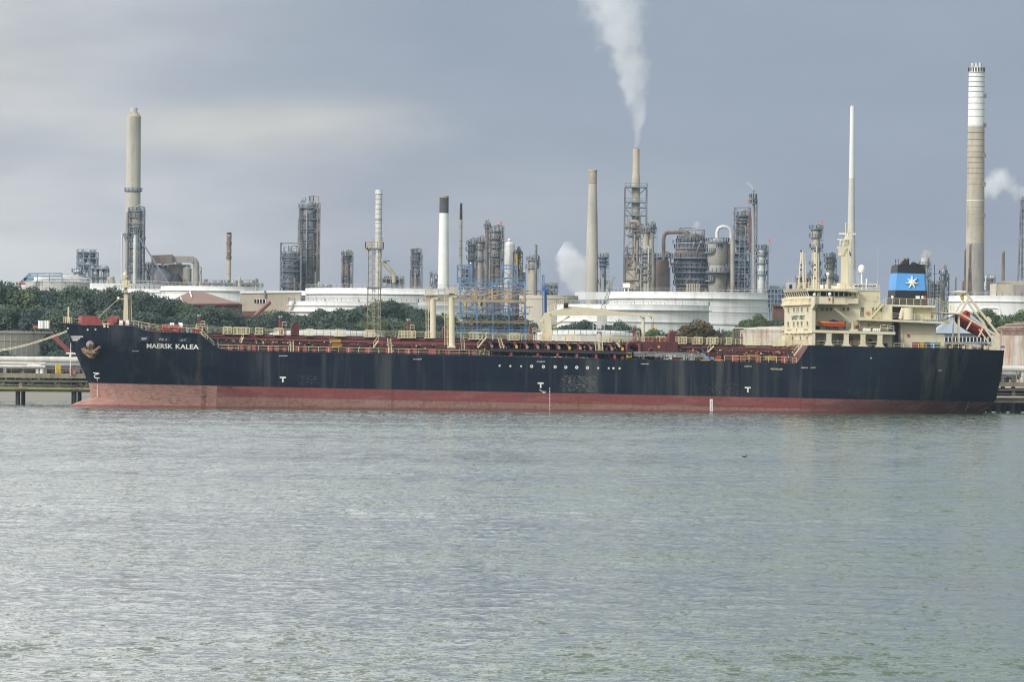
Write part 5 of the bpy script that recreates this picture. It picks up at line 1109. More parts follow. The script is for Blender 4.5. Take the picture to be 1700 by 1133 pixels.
# ------------------------------------------------------------------ storage tanks
def tank(label, px0, px1, yt, Y, mt='tank', roof=0., rings=((1.7, .35),), rail=True, name='storage_tank', stair=None, seams=0, group=None, box=None, roofmt=None, lamps=(), corr=0):
    yc = yt; c = P((px0 + px1) / 2, yt, Y); r = (px1 - px0) / 2 * sc(Y); zt = P((px0 + px1) / 2, yt, Y - r if not roof else Y).z
    gz = ground_z(Y) - 1; o = empty(name, (c.x, Y, gz), label, 'storage tank', group); h = zt - gz; n = 56
    b = MB(); pr = [(r, 0), (r, h)] + ([] if roof else [(r - .3, h), (r - .3, h - .6)])
    if corr:
        pr = [(r, 0)]; z = 0
        while z < h - corr: pr += [(r, z + corr * .9), (r + .06, z + corr * .93), (r, z + corr * .99)]; z += corr
        pr += [(r, h), (r - .3, h), (r - .3, h - .6)]
    b.lathe((c.x, Y, gz), pr, n); w = b.build('shell', M_[mt], o)
    for d, q in rings:
        b = MB(); b.lathe((c.x, Y, gz), [(r, h - d - .18), (r + q, h - d - .05), (r + q, h - d + .1), (r, h - d + .12)], n, caps=False); b.build('wind_girder', M_[mt], o)
    if roof:
        b = MB(); b.lathe((c.x, Y, gz), [(r + .15, h), (r * .93, h + roof * .12)] + [(r * math.sin(a), h + roof * (1 - (1 - math.cos(a)) * .0) * (math.cos(a))) for a in [R(x) for x in (66, 50, 34, 18, 4)]], n); b.build('roof', M_[roofmt or mt], o)
        b = MB()
        if roofmt:
            for i in range(28):
                a = 2 * math.pi * i / 28; b.beam((c.x + r * math.cos(a), Y + r * math.sin(a), gz + h + .12), (c.x + .1 * math.cos(a), Y + .1 * math.sin(a), gz + h + roof + .12), .12)
            for f in (.35, .6, .82): 
                q = [(c.x + r * f * math.cos(a), Y + r * f * math.sin(a), gz + h + roof * math.sqrt(max(0, 1 - f * f)) + .05) for a in [2 * math.pi * i / 28 for i in range(29)]]; b.tube(q, .08, 4)
            b.build('roof_rib', M_[mt], o)
    if rail:
        b = MB(); q = [(c.x + (r + .2) * math.cos(a), Y + (r + .2) * math.sin(a), gz + h) for a in [2 * math.pi * i / n for i in range(n + 1)]]; b.rail(q, 1.1, 2.4, .05, 2); b.build('top_rail', M_['glassrail'], o, kind='stuff')
    if seams:
        b = MB()
        for i in range(seams):
            a = math.pi + math.pi * (i + .5) / seams; b.beam((c.x + (r + .02) * math.cos(a), Y + (r + .02) * math.sin(a), gz), (c.x + (r + .02) * math.cos(a), Y + (r + .02) * math.sin(a), gz + h), .12)
        b.build('seam', M_['tankgrey'], o)
    if stair:
        a0, a1 = stair; b = MB(); N = 14; q = []
        for i in range(N + 1): a = R(a0 + (a1 - a0) * i / N); q.append(Vector((c.x + (r + .5) * math.cos(a), Y + (r + .5) * math.sin(a), gz + h * i / N)))
        for u, v in zip(q, q[1:]): b.beam(u, v, .5, .25); b.beam(u + Vector((0, 0, 1)), v + Vector((0, 0, 1)), .08)
        b.build('stair', M_['tankgrey'], o)
    for lx in lamps:
        x = P(lx, yt, Y).x; dy = math.sqrt(max(0, r * r - (x - c.x) ** 2)); b = MB(); k = sc(Y); b.ball((x, Y - dy * .98, gz + h + 1.2 * k * 1.2), 1.6 * k, 8, sz=.8); b.build('foam_pourer', M_['tan'], o)
    return o
tank('weathered grey tank with a shallow cone roof above the far left trees', 43, 149, 468.5, 1800, 'tankgrey', roof=2.4, rings=(), rail=False, seams=26, roofmt='silver')
tank('white tank between the weathered cone roofed tank and the striped chimney foot', 104, 268, 470.5, 1880, 'tank', rings=((2., .4),))
tank('long low white tank showing just left of the rim of the big white tank', 190, 330, 480, 1840, 'tank', rings=((1., .3),))
tank('big white floating roof tank behind the brown hipped building', 267, 436, 475, 1830, 'tank', rings=((1.4, .6), (6.2, .12), (8.4, .12)), stair=(290, 330), lamps=(274, 289, 303, 329, 347, 374, 391, 412, 424), corr=2.4)
tank('huge white tank spanning from the dome column to the ship posts', 507, 800, 478.5, 1860, 'tank', rings=((1.8, .8), (5.0, .15), (7.6, .15)), lamps=(520, 543, 588, 668, 690, 698), corr=2.6)
tank('nearer white tank below the huge one with a dark girder shadow', 447, 694, 500.5, 1760, 'tank', rings=((1.2, .5), (3., .9)), stair=(200, 232), lamps=(544, 599, 648))
tank('pale beige grey tank between the blue tower and the loading arm', 862, 960, 490.5, 1900, 'tankbeige', rings=((1., .2),), rail=False)
tank('large white tank at upper right whose rim is level with the plant', 1010, 1275, 484.5, 1860, 'tank', rings=((2., .8), (6., .2), (9.6, .35)), lamps=(1053, 1136, 1222), corr=2.4)
tank('white tank with a wide wind girder directly behind the crane jib', 925, 1177, 505.5, 1770, 'tank', rings=((1.6, .9), (5.0, .5)), rail=True)
tank('low white domed tank behind the foot of the deck crane', 884, 1062, 556.5, 1475, 'silver', roof=1.2, rings=(), rail=True)
tank('low grey domed tank behind the deck left of the light tower', 440, 640, 557.5, 1475, 'tankgrey', roof=1.4, rings=(), rail=True)
tank('large white tank at the far right under the beige shed', 1575, 1760, 491, 1850, 'tank', rings=((1.8, .5),), stair=(300, 330))
tank('rust streaked white tank with a rusty domed roof behind the stern', 1646, 1760, 556.5, 1440, 'rusttank', roof=3.0, rings=(), rail=False, seams=10, roofmt='rustroof')
tank('stained concrete coloured tank on the left edge above the jetty', -260, 87.5, 548.5, 1500, 'tankbeige', rings=((.5, .3), (2.4, .12)), rail=False, seams=46)
tank('stained white tank with a low roof in front of the ship accommodation', 1228, 1400, 549, 1470, 'rusttank', roof=1.0, rings=((.4, .1),), rail=False)
tank('white tank at the right edge beside the rusty roofed one', 1690, 1800, 571, 1460, 'tank', roof=0, rings=(), rail=False)

# ------------------------------------------------------------------ buildings
def bldg(name, label, Y, dep, walls, mt, cat='building'):
    x0, y0, x1, y1 = walls; p0 = P(x0, y1, Y); p1 = P(x1, y0, Y); gz = ground_z(Y) - 1
    o = empty(name, ((p0.x + p1.x) / 2, Y, gz), label, cat); b = MB(); b.box(p0.x, p1.x, Y, Y + dep, gz, p1.z); b.build('wall', M_[mt], o); return o
Y = 1700
o = bldg('brown_building', 'low brown building with a wide hipped roof among the trees', Y, 22, (272, 505, 396, 530), 'brick')
b = MB(); e = [P(266, 507, Y - 1), P(399, 505, Y - 1)]; r_ = [P(314, 485, Y + 10), P(336, 484.6, Y + 10)]
v = [e[0], e[1], (e[1].x, Y + 23, e[1].z), (e[0].x, Y + 23, e[0].z), r_[0], r_[1]]
b.add([tuple(q) for q in v], [(0, 1, 5, 4), (1, 2, 5), (2, 3, 4, 5), (3, 0, 4), (0, 3, 2, 1)]); b.build('roof', M_['roofbrown'], o, smooth=False)
b = MB(); b.beam(e[0], e[1], .3, .5); b.build('fascia', mat('dark_red_fascia', (.16, .05, .05), .7), o)
for x0, y0, x1, y1 in ((315, 485, 318, 494.5), (300, 495, 303, 503)):
    b = MB(); b.beam(P(x0, y0 - .6, Y + 9 if y0 < 490 else Y + 4), P(x1, y1 - .6, Y + 4.4 if y0 < 490 else Y), .3); b.build('roof_ridge_strip', M_['white'], o)
Y = 1745
o = bldg('control_building', 'pale cream flat roofed block with a strip of windows', Y, 14, (398, 484.5, 498, 540), 'beigeclad')
b = MB(); b.beam(P(399, 485.5, Y - .2), P(498, 484.5, Y - .2), .4, .6); b.build('parapet', M_['white'], o)
for x in (422.5, 427, 431.5, 437):
    b = MB(); b.beam(P(x, 500.5, Y - .05), P(x + 3.4, 500.5, Y - .05), .2, 6 * sc(Y), 0); b.beam(P(x + 3.4, 500.5, Y - .1), P(x + 4.4, 500.5, Y - .1), .3, 7 * sc(Y), 1); b.build('window', [M_['glass'], M_['white']], o)
b = MB(); b.beam(P(398, 521, Y - 1.6), P(450, 521, Y - 1.6), 3, 8 * sc(Y)); b.build('lower_shed', M_['brick'], o)
b = MB(); b.cyl(P(440, 494, Y - .4), P(440, 483, Y - .4), .3); b.build('flue', M_['plant'], o)
b = MB(); b.beam(P(418, 530, Y - 24), P(448, 502, Y - 18), .7, 1.); b.ladder(P(418, 530, Y - 25), P(448, 502, Y - 19), .1, .1)
tag(b.build('gangway_stair', mat('dull_red_steel', (.26, .10, .09), .7), origin=P(418, 530, Y - 24)), 'dull red sloping stair up to the nearer white tank', 'stair')
b = MB(); b.beam(P(430, 526, Y - 20), P(447, 526, Y - 20), 3, 1.6 * 1.2)
tag(b.build('storage_shed', M_['rusttank'], origin=P(438, 530, Y - 20)), 'small pale shed below the red sloping stair', 'shed')
Y = 1800
b = MB(); b.beam(P(480, 487, Y - 30), P(507.5, 487, Y - 30), 4, 7.6 * sc(Y)); o = b.build('white_cabin', M_['white'], origin=P(493, 491, Y - 30)); tag(o, 'white box shaped cabin left of the huge white tank', 'cabin')
Y = 1450
o = bldg('jetty_office', 'long jetty office with a pale blue hipped roof behind the lifeboat', Y, 14, (1553, 553, 1646, 600), 'roofblue', 'building')
b = MB(); b.box(P(1552.6, 570, Y).x, P(1646.4, 570, Y).x, Y - .15, Y - .01, ground_z(Y), P(1600, 570.5, Y).z); b.build('brick_base', M_['brick'], o)
b = MB(); e = [P(1548, 553.5, Y - 1), P(1650, 554, Y - 1)]; r_ = [P(1586, 522, Y + 7), P(1612, 522.4, Y + 7)]
v = [e[0], e[1], (e[1].x, Y + 15, e[1].z), (e[0].x, Y + 15, e[0].z), r_[0], r_[1]]
b.add([tuple(q) for q in v], [(0, 1, 5, 4), (1, 2, 5), (2, 3, 4, 5), (3, 0, 4), (0, 3, 2, 1)]); b.build('roof', M_['roofblue'], o, smooth=False)
for x in range(1557, 1643, 6):
    b = MB(); h = 7 * sc(Y); b.beam(P(x, 564, Y - .08), P(x + 4.4, 564, Y - .08), .1, h, 0)
    for q in (x - .4, x + 4.8): b.beam(P(q, 560, Y - .14), P(q, 568, Y - .14), .1, None, 1)
    b.build('window', [M_['glass'], M_['white']], o)
b = MB(); b.beam(P(1553, 542, Y - 1.4), P(1586, 522, Y + 7), .16); b.build('gable_trim', M_['dark'], o)
Y = 1835
o = bldg('plant_shed', 'beige pitched shed beside the right edge with a thin brown stack', Y, 25, (1654, 471, 1716, 505), 'beigeclad', 'shed')
b = MB(); a0, a1, am = P(1653, 471.4, Y), P(1681, 471.4, Y), P(1663, 465.5, Y); q = Vector((sc(Y) * 26, 22, 0)); am2 = P(1690, 465.8, Y)
b.loft([[a0, a1, P(1666, 466, Y)], [P(1700, 471.4, Y + 1) * 1, P(1722, 471.4, Y + 1), P(1700, 466.4, Y + 1)]]); b.build('roof', M_['clad'], o)
b = MB(); b.box(P(1681, 490, Y).x, P(1716, 490, Y).x, Y - .1, Y - .01, ground_z(Y), P(1690, 471.4, Y).z - .3); b.build('gable_shade_sheet', M_['clad'], o)  # darker cladding sheet paints the shade on the gable end
Y = 1990
o = bldg('pump_building', 'grey pitched roof shed between the far tanks left of the crane jib', Y, 24, (907, 500, 952, 512), 'tankgrey', 'shed')
b = MB(); b.loft([[P(905, 503, Y - 1), P(944, 489, Y - 1), P(955, 503, Y - 1)], [P(905, 503, Y + 24), P(944, 489, Y + 24), P(955, 503, Y + 24)]]); b.build('roof', M_['clad'], o)
b = MB(); [b.beam(P(908 + i * 5, 502 - i * 1.8, Y - 1.4), P(908 + i * 5, 506, Y - 1.4), .2) for i in range(8)]; b.build('gable_rib', M_['beigeclad'], o)
b = MB(); b.beam(P(955, 491.5, Y - 60), P(1020, 491.5, Y - 60), 8, 12 * sc(Y)); tag(b.build('long_shed', M_['tank'], origin=P(988, 500, Y - 60)), 'long white roofed shed in front of the plain concrete chimney', 'shed')
Y = 1900
o = bldg('brick_block', 'low red brown block at the foot of the blue pipework by the bridge', Y, 10, (1283, 507, 1308, 540), 'brick')
b = MB(); b.beam(P(1282, 507, Y - .5), P(1309, 507.4, Y - .5), 1, .6); b.build('parapet', M_['rustroof'], o)
Y = 1445
b = MB(); b.tube([P(1197, 553, Y), P(1197, 546, Y), P(1198.5, 545, Y), P(1200, 544.8, Y), P(1276, 545.4, Y)], .14, 6)
tag(b.build('overhead_pipe', M_['pipew'], origin=P(1197, 553, Y)), 'thin white overhead pipe in front of the trees left of the bridge', 'pipe')
Y = 1760
b = MB(); b.tube([P(1628, 515, Y), P(1628, 513, Y), P(1632, 511.4, Y), P(1655, 511.4, Y), P(1659, 513, Y), P(1660.4, 518, Y), P(1660.4, 530, Y)], .42, 10)
tag(b.build('white_pipe', M_['white'], origin=P(1640, 520, Y)), 'fat white bent pipe in front of the large tank at the right', 'pipe')
# tank top cranes, floating bits
o = empty('grey_crane', P(1000, 520, 1740), 'slanting grey lattice crane jib in front of the white tanks', 'crane'); b = MB()
a0, a1 = P(1001, 513, 1740), P(1019.6, 459, 1740)
for dx, dy in ((-.35, -.3), (.35, -.3), (.35, .4), (-.35, .4)): b.beam(a0 + Vector((dx * 1.6, dy, 0)), a1 + Vector((dx * .6, dy, 0)), .17)
for i in range(18):
    f, g2 = i / 18, (i + 1) / 18; s_ = 1 if i % 2 else -1; b.beam(a0 + (a1 - a0) * f + Vector((s_ * .5, 0, 0)), a0 + (a1 - a0) * g2 - Vector((s_ * .5, 0, 0)), .12)
b.build('jib', M_['steel'], o)
b = MB(); gz = ground_z(1740); b.box(a0.x - 1.6, a0.x + 1.2, 1739, 1742, gz, a0.z); b.build('cab', M_['tankgrey'], o)
Y = 1790
b = MB(); b.beam(P(1034, 474, Y - 28), P(1046, 474, Y - 28), 2, 7 * sc(Y)); b.beam(P(1037, 478, Y - 28), P(1037, 486, Y - 28), .3); b.beam(P(1043, 478, Y - 28), P(1043, 486, Y - 28), .3)
tag(b.build('tank_top_cabin', M_['white'], origin=P(1040, 484, Y - 28)), 'small white cabin on legs at the left end of the upper right tank rim', 'cabin')
o = empty('roof_walkway', P(60, 470, 1790), 'blue pipe bridge above the weathered tank at the far left', 'walkway'); b = MB()
for y in (454.5, 458.5): b.beam(P(50, y, 1790), P(103, y, 1790), .3, .35)
for x in (50, 62, 82, 103): b.beam(P(x, 454, 1790), P(x, 468, 1790), .25)
b.beam(P(50, 455, 1790), P(29, 475, 1790), .5, .8); b.beam(P(40, 465, 1790), P(56, 463, 1790), .5, 1.); b.build('bridge', M_['bluegrey'], o)
b = MB(); b.beam(P(31, 471.5, 1789), P(42, 471.5, 1789), .6, 3.4 * sc(1790)); b.beam(P(28, 474.6, 1788), P(42, 474.6, 1788), .6, 2.6 * sc(1790), 1); b.build('marker_board', [M_['lifered'], M_['white']], o)
o = empty('pump_skid', P(73, 546, 1475), 'orange and white machinery standing on the rim of the stained left tank', 'machinery')
b = MB(); [b.cyl(P(x, 546, 1474), P(x, 532.6, 1474), .42 * q, n=12, m=0) for x, q in ((66.5, 1.1), (70, 1.1), (76, .8), (80, .8))]; b.build('cylinder', M_['white'], o)
b = MB(); b.beam(P(55, 543, 1475), P(84, 543.6, 1475), 1.5, 5 * sc(1475)); b.beam(P(81.5, 546, 1475), P(83, 532, 1475), .3); b.build('frame', mat('rusty_orange_frame', (.30, .10, .06), .7), o)
b = MB(); b.beam(P(87, 556, 1440), P(120, 590, 1440), .8, 1.); tag(b.build('red_conveyor', mat('dull_red_conveyor', (.20, .05, .05), .7), origin=P(104, 573, 1440)), 'dark red sloping conveyor between the left tank and the bow', 'conveyor')
# ------------------------------------------------------------------ refinery
def chimney(name, label, prof, Y, mats, base=495, bands=(), plats=(), n=24, cat='chimney'):
    """prof: (px left, px right, py, material index) from the top down; the last reaches the ground"""
    ym = (prof[0][2] + prof[-1][2]) / 2; xm = sum((a + c) / 2 for a, c, _, _ in (prof[0], prof[-1])) / 2; k = sc(Y)
    x = P(xm, ym, Y).x; gz = ground_z(Y) - 1; o = empty(name, (x, Y, gz), label, cat); zt = lambda y: P(xm, y, Y).z
    for (a, c, y, m), (a2, c2, y2, _) in zip(prof, prof[1:] + [(prof[-1][0], prof[-1][1], None, 0)]):
        z0 = gz if y2 is None else zt(y2)
        if zt(y) - z0 < .01: continue
        b = MB(); b.lathe((x, Y, 0), [((c2 - a2) / 2 * k, z0), ((c - a) / 2 * k, zt(y))], n); b.build('shaft' if zt(y) - z0 > 4 else 'cap', M_[mats[m]], o)
    for y, w, h, m in bands:
        b = MB(); b.lathe((x, Y, zt(y)), [(w / 2 * k, -h * k / 2), (w / 2 * k, h * k / 2)], n); b.build('band', M_[m], o)
    for y, w in plats:
        b = MB(); b.lathe((x, Y, zt(y)), [(w / 2 * k, -.2), (w / 2 * k, .2)], 16); r = w / 2 * k
        b.rail([(x + r * math.cos(a), Y + r * math.sin(a), zt(y)) for a in [R(30 * i) for i in range(13)]], 1.2, 2, .08, 2); b.build('platform', M_['plantblue'], o)
    return o
chimney('chimney', 'tall pale concrete chimney at the left with a silver cap', [(215.5, 227.5, 179, 2), (215.8, 227.2, 185, 1), (212, 231, 190, 1), (209.6, 233, 193, 0), (207.5, 233.5, 475, 0)], 2400, ['conc', 'conctop', 'silver'],
        bands=[(318, 27, 1.2, 'plantblue')], plats=[(317, 30)])
chimney('rusty_stack', 'short stack with peeling rusty lagging between the left columns', [(375.8, 384, 386, 2), (376, 384, 388, 1), (376, 383.8, 432, 0), (376.5, 383.6, 472, 0)], 2300, ['beigeclad', 'plantbrown', 'dark'], bands=[(392, 9.4, 3, 'conctop'), (404, 9.6, 4, 'plantbrown'), (417, 9.2, 3, 'conctop'), (428, 9.4, 3, 'plantbrown'), (455, 7.8, .8, 'plant')])
chimney('steel_stack', 'banded white steel stack rising behind the floodlight tower', [(622.6, 634, 315, 0), (622, 634.6, 320, 0), (621.6, 635, 322, 0), (622.8, 633.8, 323.4, 0), (622, 634.6, 470, 0)], 2250, ['silver'],
        bands=[(y, 12.2, .5, 'plant') for y in range(331, 420, 8)] + [(365, 12.4, 1., 'dark')])
chimney('chimney', 'white chimney with a soot grey top band', [(729.8, 744.6, 325, 2), (729.6, 744.8, 328, 1), (729.4, 744.8, 354, 0), (726.6, 745.4, 478, 0)], 2250, ['white', 'soot', 'conctop'])
chimney('thin_stack', 'very thin dark topped stack right of the white chimney', [(763, 766.8, 337.5, 1), (762.6, 767.4, 365, 0), (762, 768, 470, 0)], 2250, ['clad', 'dark'], bands=[(y, 6.4, .7, 'plant') for y in (352, 364, 376, 388, 400, 412, 424)])
chimney('chimney', 'plain pale concrete chimney with a brown stained lip', [(977, 991.4, 282, 1), (977.4, 991, 304, 0), (976.4, 991.6, 330, 0), (974, 992.4, 390, 0), (971.4, 993.2, 490, 0)], 2300, ['conc', 'conctop'], bands=[(283, 15.4, 2, 'conc'), (304.5, 14.4, .6, 'plant')] + [(y, 15.6 + (y - 330) * .04, .35, 'beigeclad') for y in range(330, 485, 9)])
M_['palec'] = mat('pale_ringed_concrete', (.56, .545, .50), .8, var=.08, vs=.1)
chimney('chimney', 'slender tall needle like chimney above the ship bridge', [(1411.8, 1417, 175, 1), (1410.8, 1418, 178, 0), (1410, 1419.4, 296, 1), (1407.6, 1420, 380, 1), (1404.6, 1421.6, 475, 1)], 2350, ['tank', 'palec'], bands=[(y, 9.6 + (y - 296) * .04, .3, 'tankgrey') for y in range(302, 470, 6)])
c9 = chimney('chimney', 'tallest chimney at the right with white banded top and tan shaft', [(1607.6, 1633.8, 111, 0), (1606.6, 1634.4, 210, 1), (1605.4, 1634.6, 300, 1), (1603.6, 1634.4, 404, 2), (1603, 1634.6, 490, 2)], 2400, ['white', 'beigeclad', 'clad'], n=32,
        bands=[(y, 28, .7, 'plant') for y in (120.5, 127, 135.5, 143.5, 152, 161, 171, 182, 193.5, 209)] + [(y, 29.4, .6, 'plantbrown') for y in (220, 231.5, 242, 252, 261, 270, 279, 288, 297, 306, 315, 323, 331, 338)] + [(y, 30.6, .4, 'clad') for y in range(344, 404, 6)] + [(333, 29.8, 1.2, 'white')])
x9 = P(1619.6, 300, 2400).x; k9 = sc(2400)
b = MB()
for i in range(18):
    a = 2 * math.pi * i / 18; q = Vector((x9 + 13.2 * k9 * math.cos(a), 2400 + 13.2 * k9 * math.sin(a), P(1620, 118.6, 2400).z)); b.beam(q, q + Vector((0, 0, 7 * k9)), .45)
b.build('crown_slot', M_['dark'], c9)
for dx in (-7, -1, 5):
    b = MB(); b.cyl((x9 + dx * k9, 2398, P(1620, 111, 2400).z), (x9 + dx * k9, 2398, P(1620, 104 + (dx == -7) * .6, 2400).z), 3 * k9, n=12); b.build('flue', M_['silver'], c9)
for y in (163, 212, 262, 310, 362): b = MB(); b.beam((x9 + 12.6 * k9, 2394.5, P(1620, y, 2400).z), (x9 + 12.6 * k9, 2394.5, P(1620, y - 7, 2400).z), 1.2); b.build('inspection_hatch', M_['plant'], c9)
for a, c, y, lbl in ((1600.4, 1603, 413, 'thin brown pipe stack just left of the tallest chimney'), (1608, 1612.4, 405, 'thin brown mast in front of the tallest chimney foot'), (1662.6, 1667.6, 417, 'thin brown stack above the beige shed at the right'), (1585, 1587.6, 460, 'short dark thin stack left of the tallest chimney'), (1596.6, 1599.6, 466, 'shortest brown stack beside the tallest chimney')):
    chimney('thin_stack', lbl, [(a, c, y, 0), (a, c + .6, 490, 0)], 2280, ['plantbrown'], n=12, bands=[(y + 1.5, c - a + .8, 1.6, 'conctop')])
b = MB(); b.lattice((P(1610, 470, 2270).x, 2270), 10 * sc(2270), 3 * sc(2270), ground_z(2270), P(1610, 445, 2270).z, 6, .2); tag(b.build('brown_trestle', M_['plantbrown'], origin=P(1610, 490, 2270)), 'tapering brown trestle at the foot of the tallest chimney', 'trestle')
b = MB(); b.lattice((P(1697, 410, 2300).x, 2300), 20 * sc(2300), 6 * sc(2300), ground_z(2300), P(1697, 332, 2300).z, 12, .22); b.cyl((P(1697, 410, 2300).x, 2300, ground_z(2300)), (P(1697, 410, 2300).x, 2300, P(1697, 326, 2300).z), .3)
tag(b.build('flare_mast', M_['plant'], origin=P(1697, 480, 2300)), 'lattice flare mast cut by the right edge', 'mast')

def column(label, px0, px1, yt, Y, mt='clad', dome=True, plats=(), frame=None, pipes=0, ladder=1, yb=None, top=True, name='distillation_column', extra=None, pw=4.5, seed=0, ringgap=0, cat='refinery column', n=20, pm='plantblue'):
    """process column: shell with domed head, ring platforms with rails, side pipes, ladder, optional frame"""
    rng = random.Random(seed + int(px0)); k = sc(Y); xm = (px0 + px1) / 2; yb = yb or 485
    x = P(xm, (yt + yb) / 2, Y).x; gz = ground_z(Y) - 1; zt = lambda y: P(xm, y, Y).z; r = (px1 - px0) / 2 * k
    o = empty(name, (x, Y, gz), label, cat); b = MB()
    hd = r * .75 if dome else 0; Zt = zt(yt)
    pr = [(r, gz - 0), (r, Zt - hd)] + ([(r * math.cos(a), Zt - hd + hd * math.sin(a)) for a in [R(q) for q in (20, 40, 60, 80)]] + [(.05, Zt)] if dome else [])
    b.lathe((x, Y, 0), pr, n); b.build('shell', M_[mt], o)
    if ringgap:
        b = MB(); y = yt + 6
        while y < yb: b.lathe((x, Y, zt(y)), [(r, -.25), (r * 1.04, 0), (r, .25)], n, caps=False); y += ringgap
        b.build('stiffener', M_[mt], o)
    for y in plats:
        w = r + pw * k * rng.uniform(.7, 1.2); b = MB(); z = zt(y); ox = rng.uniform(-.25, .25) * pw * k
        b.lathe((x + ox, Y, z), [(w, -.3), (w, .1)], 14); b.rail([(x + ox + w * math.cos(a), Y + w * math.sin(a), z) for a in [R(30 * i) for i in range(13)]], 1.3, 1.6, .07, 2)
        for i in range(4): a = R(45 + 90 * i); b.beam((x + r * math.cos(a), Y + r * math.sin(a), z - 2), (x + w * math.cos(a), Y + w * math.sin(a), z), .15)
        b.build('platform', M_[pm], o)
    if pipes:
        b = MB()
        for i in range(pipes):
            a = R(rng.uniform(185, 355)); q = r + rng.uniform(.5, 1.6); px_ = (x + q * math.cos(a), Y + q * math.sin(a)); z1 = Zt - rng.uniform(0, .55) * (Zt - gz)
            b.tube([(x + r * .7 * math.cos(a), Y + r * .7 * math.sin(a), z1), (px_[0], px_[1], z1), (px_[0], px_[1], z1 - .6), (px_[0], px_[1], gz)], rng.uniform(.18, .42), 6, rng.choice([0, 0, 1, 2]))
        b.build('pipework', [M_['clad'], M_['plantbrown'], M_['silver']], o)
    if ladder:
        b = MB(); s_ = 1
        ys = list(plats) + [yb]
        b.ladder((x + r + 2.2 * k * 1.4, Y - 1, gz), (x + r + 2.2 * k * 1.4, Y - 1, zt(plats[0]) if plats else Zt), .8, .09, step=.9)
        for y in plats[:-1]: b.box(x + r, x + r + 3.2 * k * 1.3, Y - 1.4, Y - .6, zt(y + rng.uniform(4, 9)), zt(y + rng.uniform(4, 9)) + .3)
        b.build('ladder', M_[pm], o)
    if frame:
        fx0, fx1, fy, nn = frame; w = (fx1 - fx0) * k; fx = x + ((fx0 + fx1) / 2 - xm) * k; b = MB()
        b.lattice((fx, Y), w, w, gz, zt(fy), nn, .26, d0=w, xb=True); b.build('frame', M_['plant'], o)
    if top:
        b = MB()
        for i in range(7):
            a = x + rng.uniform(-1, 1) * r; h = rng.uniform(1.5, 6) * k * 1.4; yy_ = Y + rng.uniform(-.6, .6) * r; b.cyl((a, yy_, Zt - hd), (a, yy_, Zt + h), rng.uniform(.1, .28), n=6, m=rng.choice([0, 1]))
        b.tube([(x, Y, Zt - .2), (x, Y, Zt + 1.6), (x + r * .5, Y, Zt + 2), (x + r * 1.2, Y, Zt + 1.5), (x + r * 1.25, Y, Zt - 3)], .3, 6, 1)
        b.build('head_piping', [M_['plantblue'], M_['clad']], o)
    return o
# left group by the chimney
column('grey column in scaffolding against the left concrete chimney', 215, 236, 350, 2330, 'clad', False, (350, 360, 377, 388, 398, 410, 432, 450), frame=(213, 239, 347, 11), pipes=6)
column('slim pipe column on the left side of the left chimney', 208, 213, 352, 2320, 'clad', False, (393,), pipes=2, top=False, n=12)
column('slim pale riser between the left chimney and its scaffold column', 221, 227, 385, 2310, 'silver', False, (386,), top=False, n=12)
o = empty('flue_gas_unit', P(290, 480, 2300), 'brown and grey flue gas ducts with a dark hopper right of the left chimney', 'duct'); Yd = 2300; k = sc(Yd)
b = MB(); b.beam(P(252, 431, Yd), P(287, 430, Yd), 6, 13.5 * k); b.build('brown_duct', M_['plantbrown'], o)
b = MB(); b.beam(P(286, 430.5, Yd), P(321, 431, Yd), 2.6, 10.4 * k); b.tube([P(318, 431.6, Yd), P(323, 433, Yd), P(325.5, 438, Yd), P(325.6, 446, Yd), P(325.6, 480, Yd)], 5.4 * k, 14); b.build('grey_duct', M_['clad'], o)
b = MB(); b.lathe((P(268, 460, Yd).x, Yd + 2, 0), [(7 * k, P(0, 492, Yd).z), (20 * k, P(0, 470, Yd).z), (19 * k, P(0, 455, Yd).z), (8 * k, P(0, 440, Yd).z)], 16); b.build('hopper', M_['plant'], o)
b = MB(); b.box(P(283, 0, Yd).x, P(318, 0, Yd).x, Yd + 3, Yd + 12, ground_z(Yd), P(300, 439.5, Yd).z); b.lathe((P(310, 460, Yd).x, Yd + 2, 0), [(7.5 * k, ground_z(Yd)), (7.5 * k, P(0, 443, Yd).z), (.1, P(0, 438, Yd).z)], 14); b.build('precipitator', M_['clad'], o)
b = MB(); b.lathe((P(294, 470, Yd).x, Yd - 3, 0), [(11 * k, ground_z(Yd)), (10 * k, P(0, 462, Yd).z), (4 * k, P(0, 452, Yd).z)], 14); b.build('cyclone', M_['dark'], o)
b = MB(); b.lattice((P(331, 460, Yd).x, Yd), 6 * k, 6 * k, ground_z(Yd), P(331, 444, Yd).z, 5, .2); b.lattice((P(248, 460, Yd).x, Yd), 10 * k, 10 * k, ground_z(Yd), P(248, 437, Yd).z, 5, .25); b.build('support_frame', M_['plant'], o)
b = MB(); b.beam(P(232, 396, Yd - 8), P(283, 476, Yd - 8), 1.4, 2.2 * k); b.build('conveyor', M_['plantblue'], o)
b = MB(); b.beam(P(333, 470.5, Yd), P(378, 472, Yd), 3, 3 * k); b.build('pipe_rack', M_['plantbrown'], o)
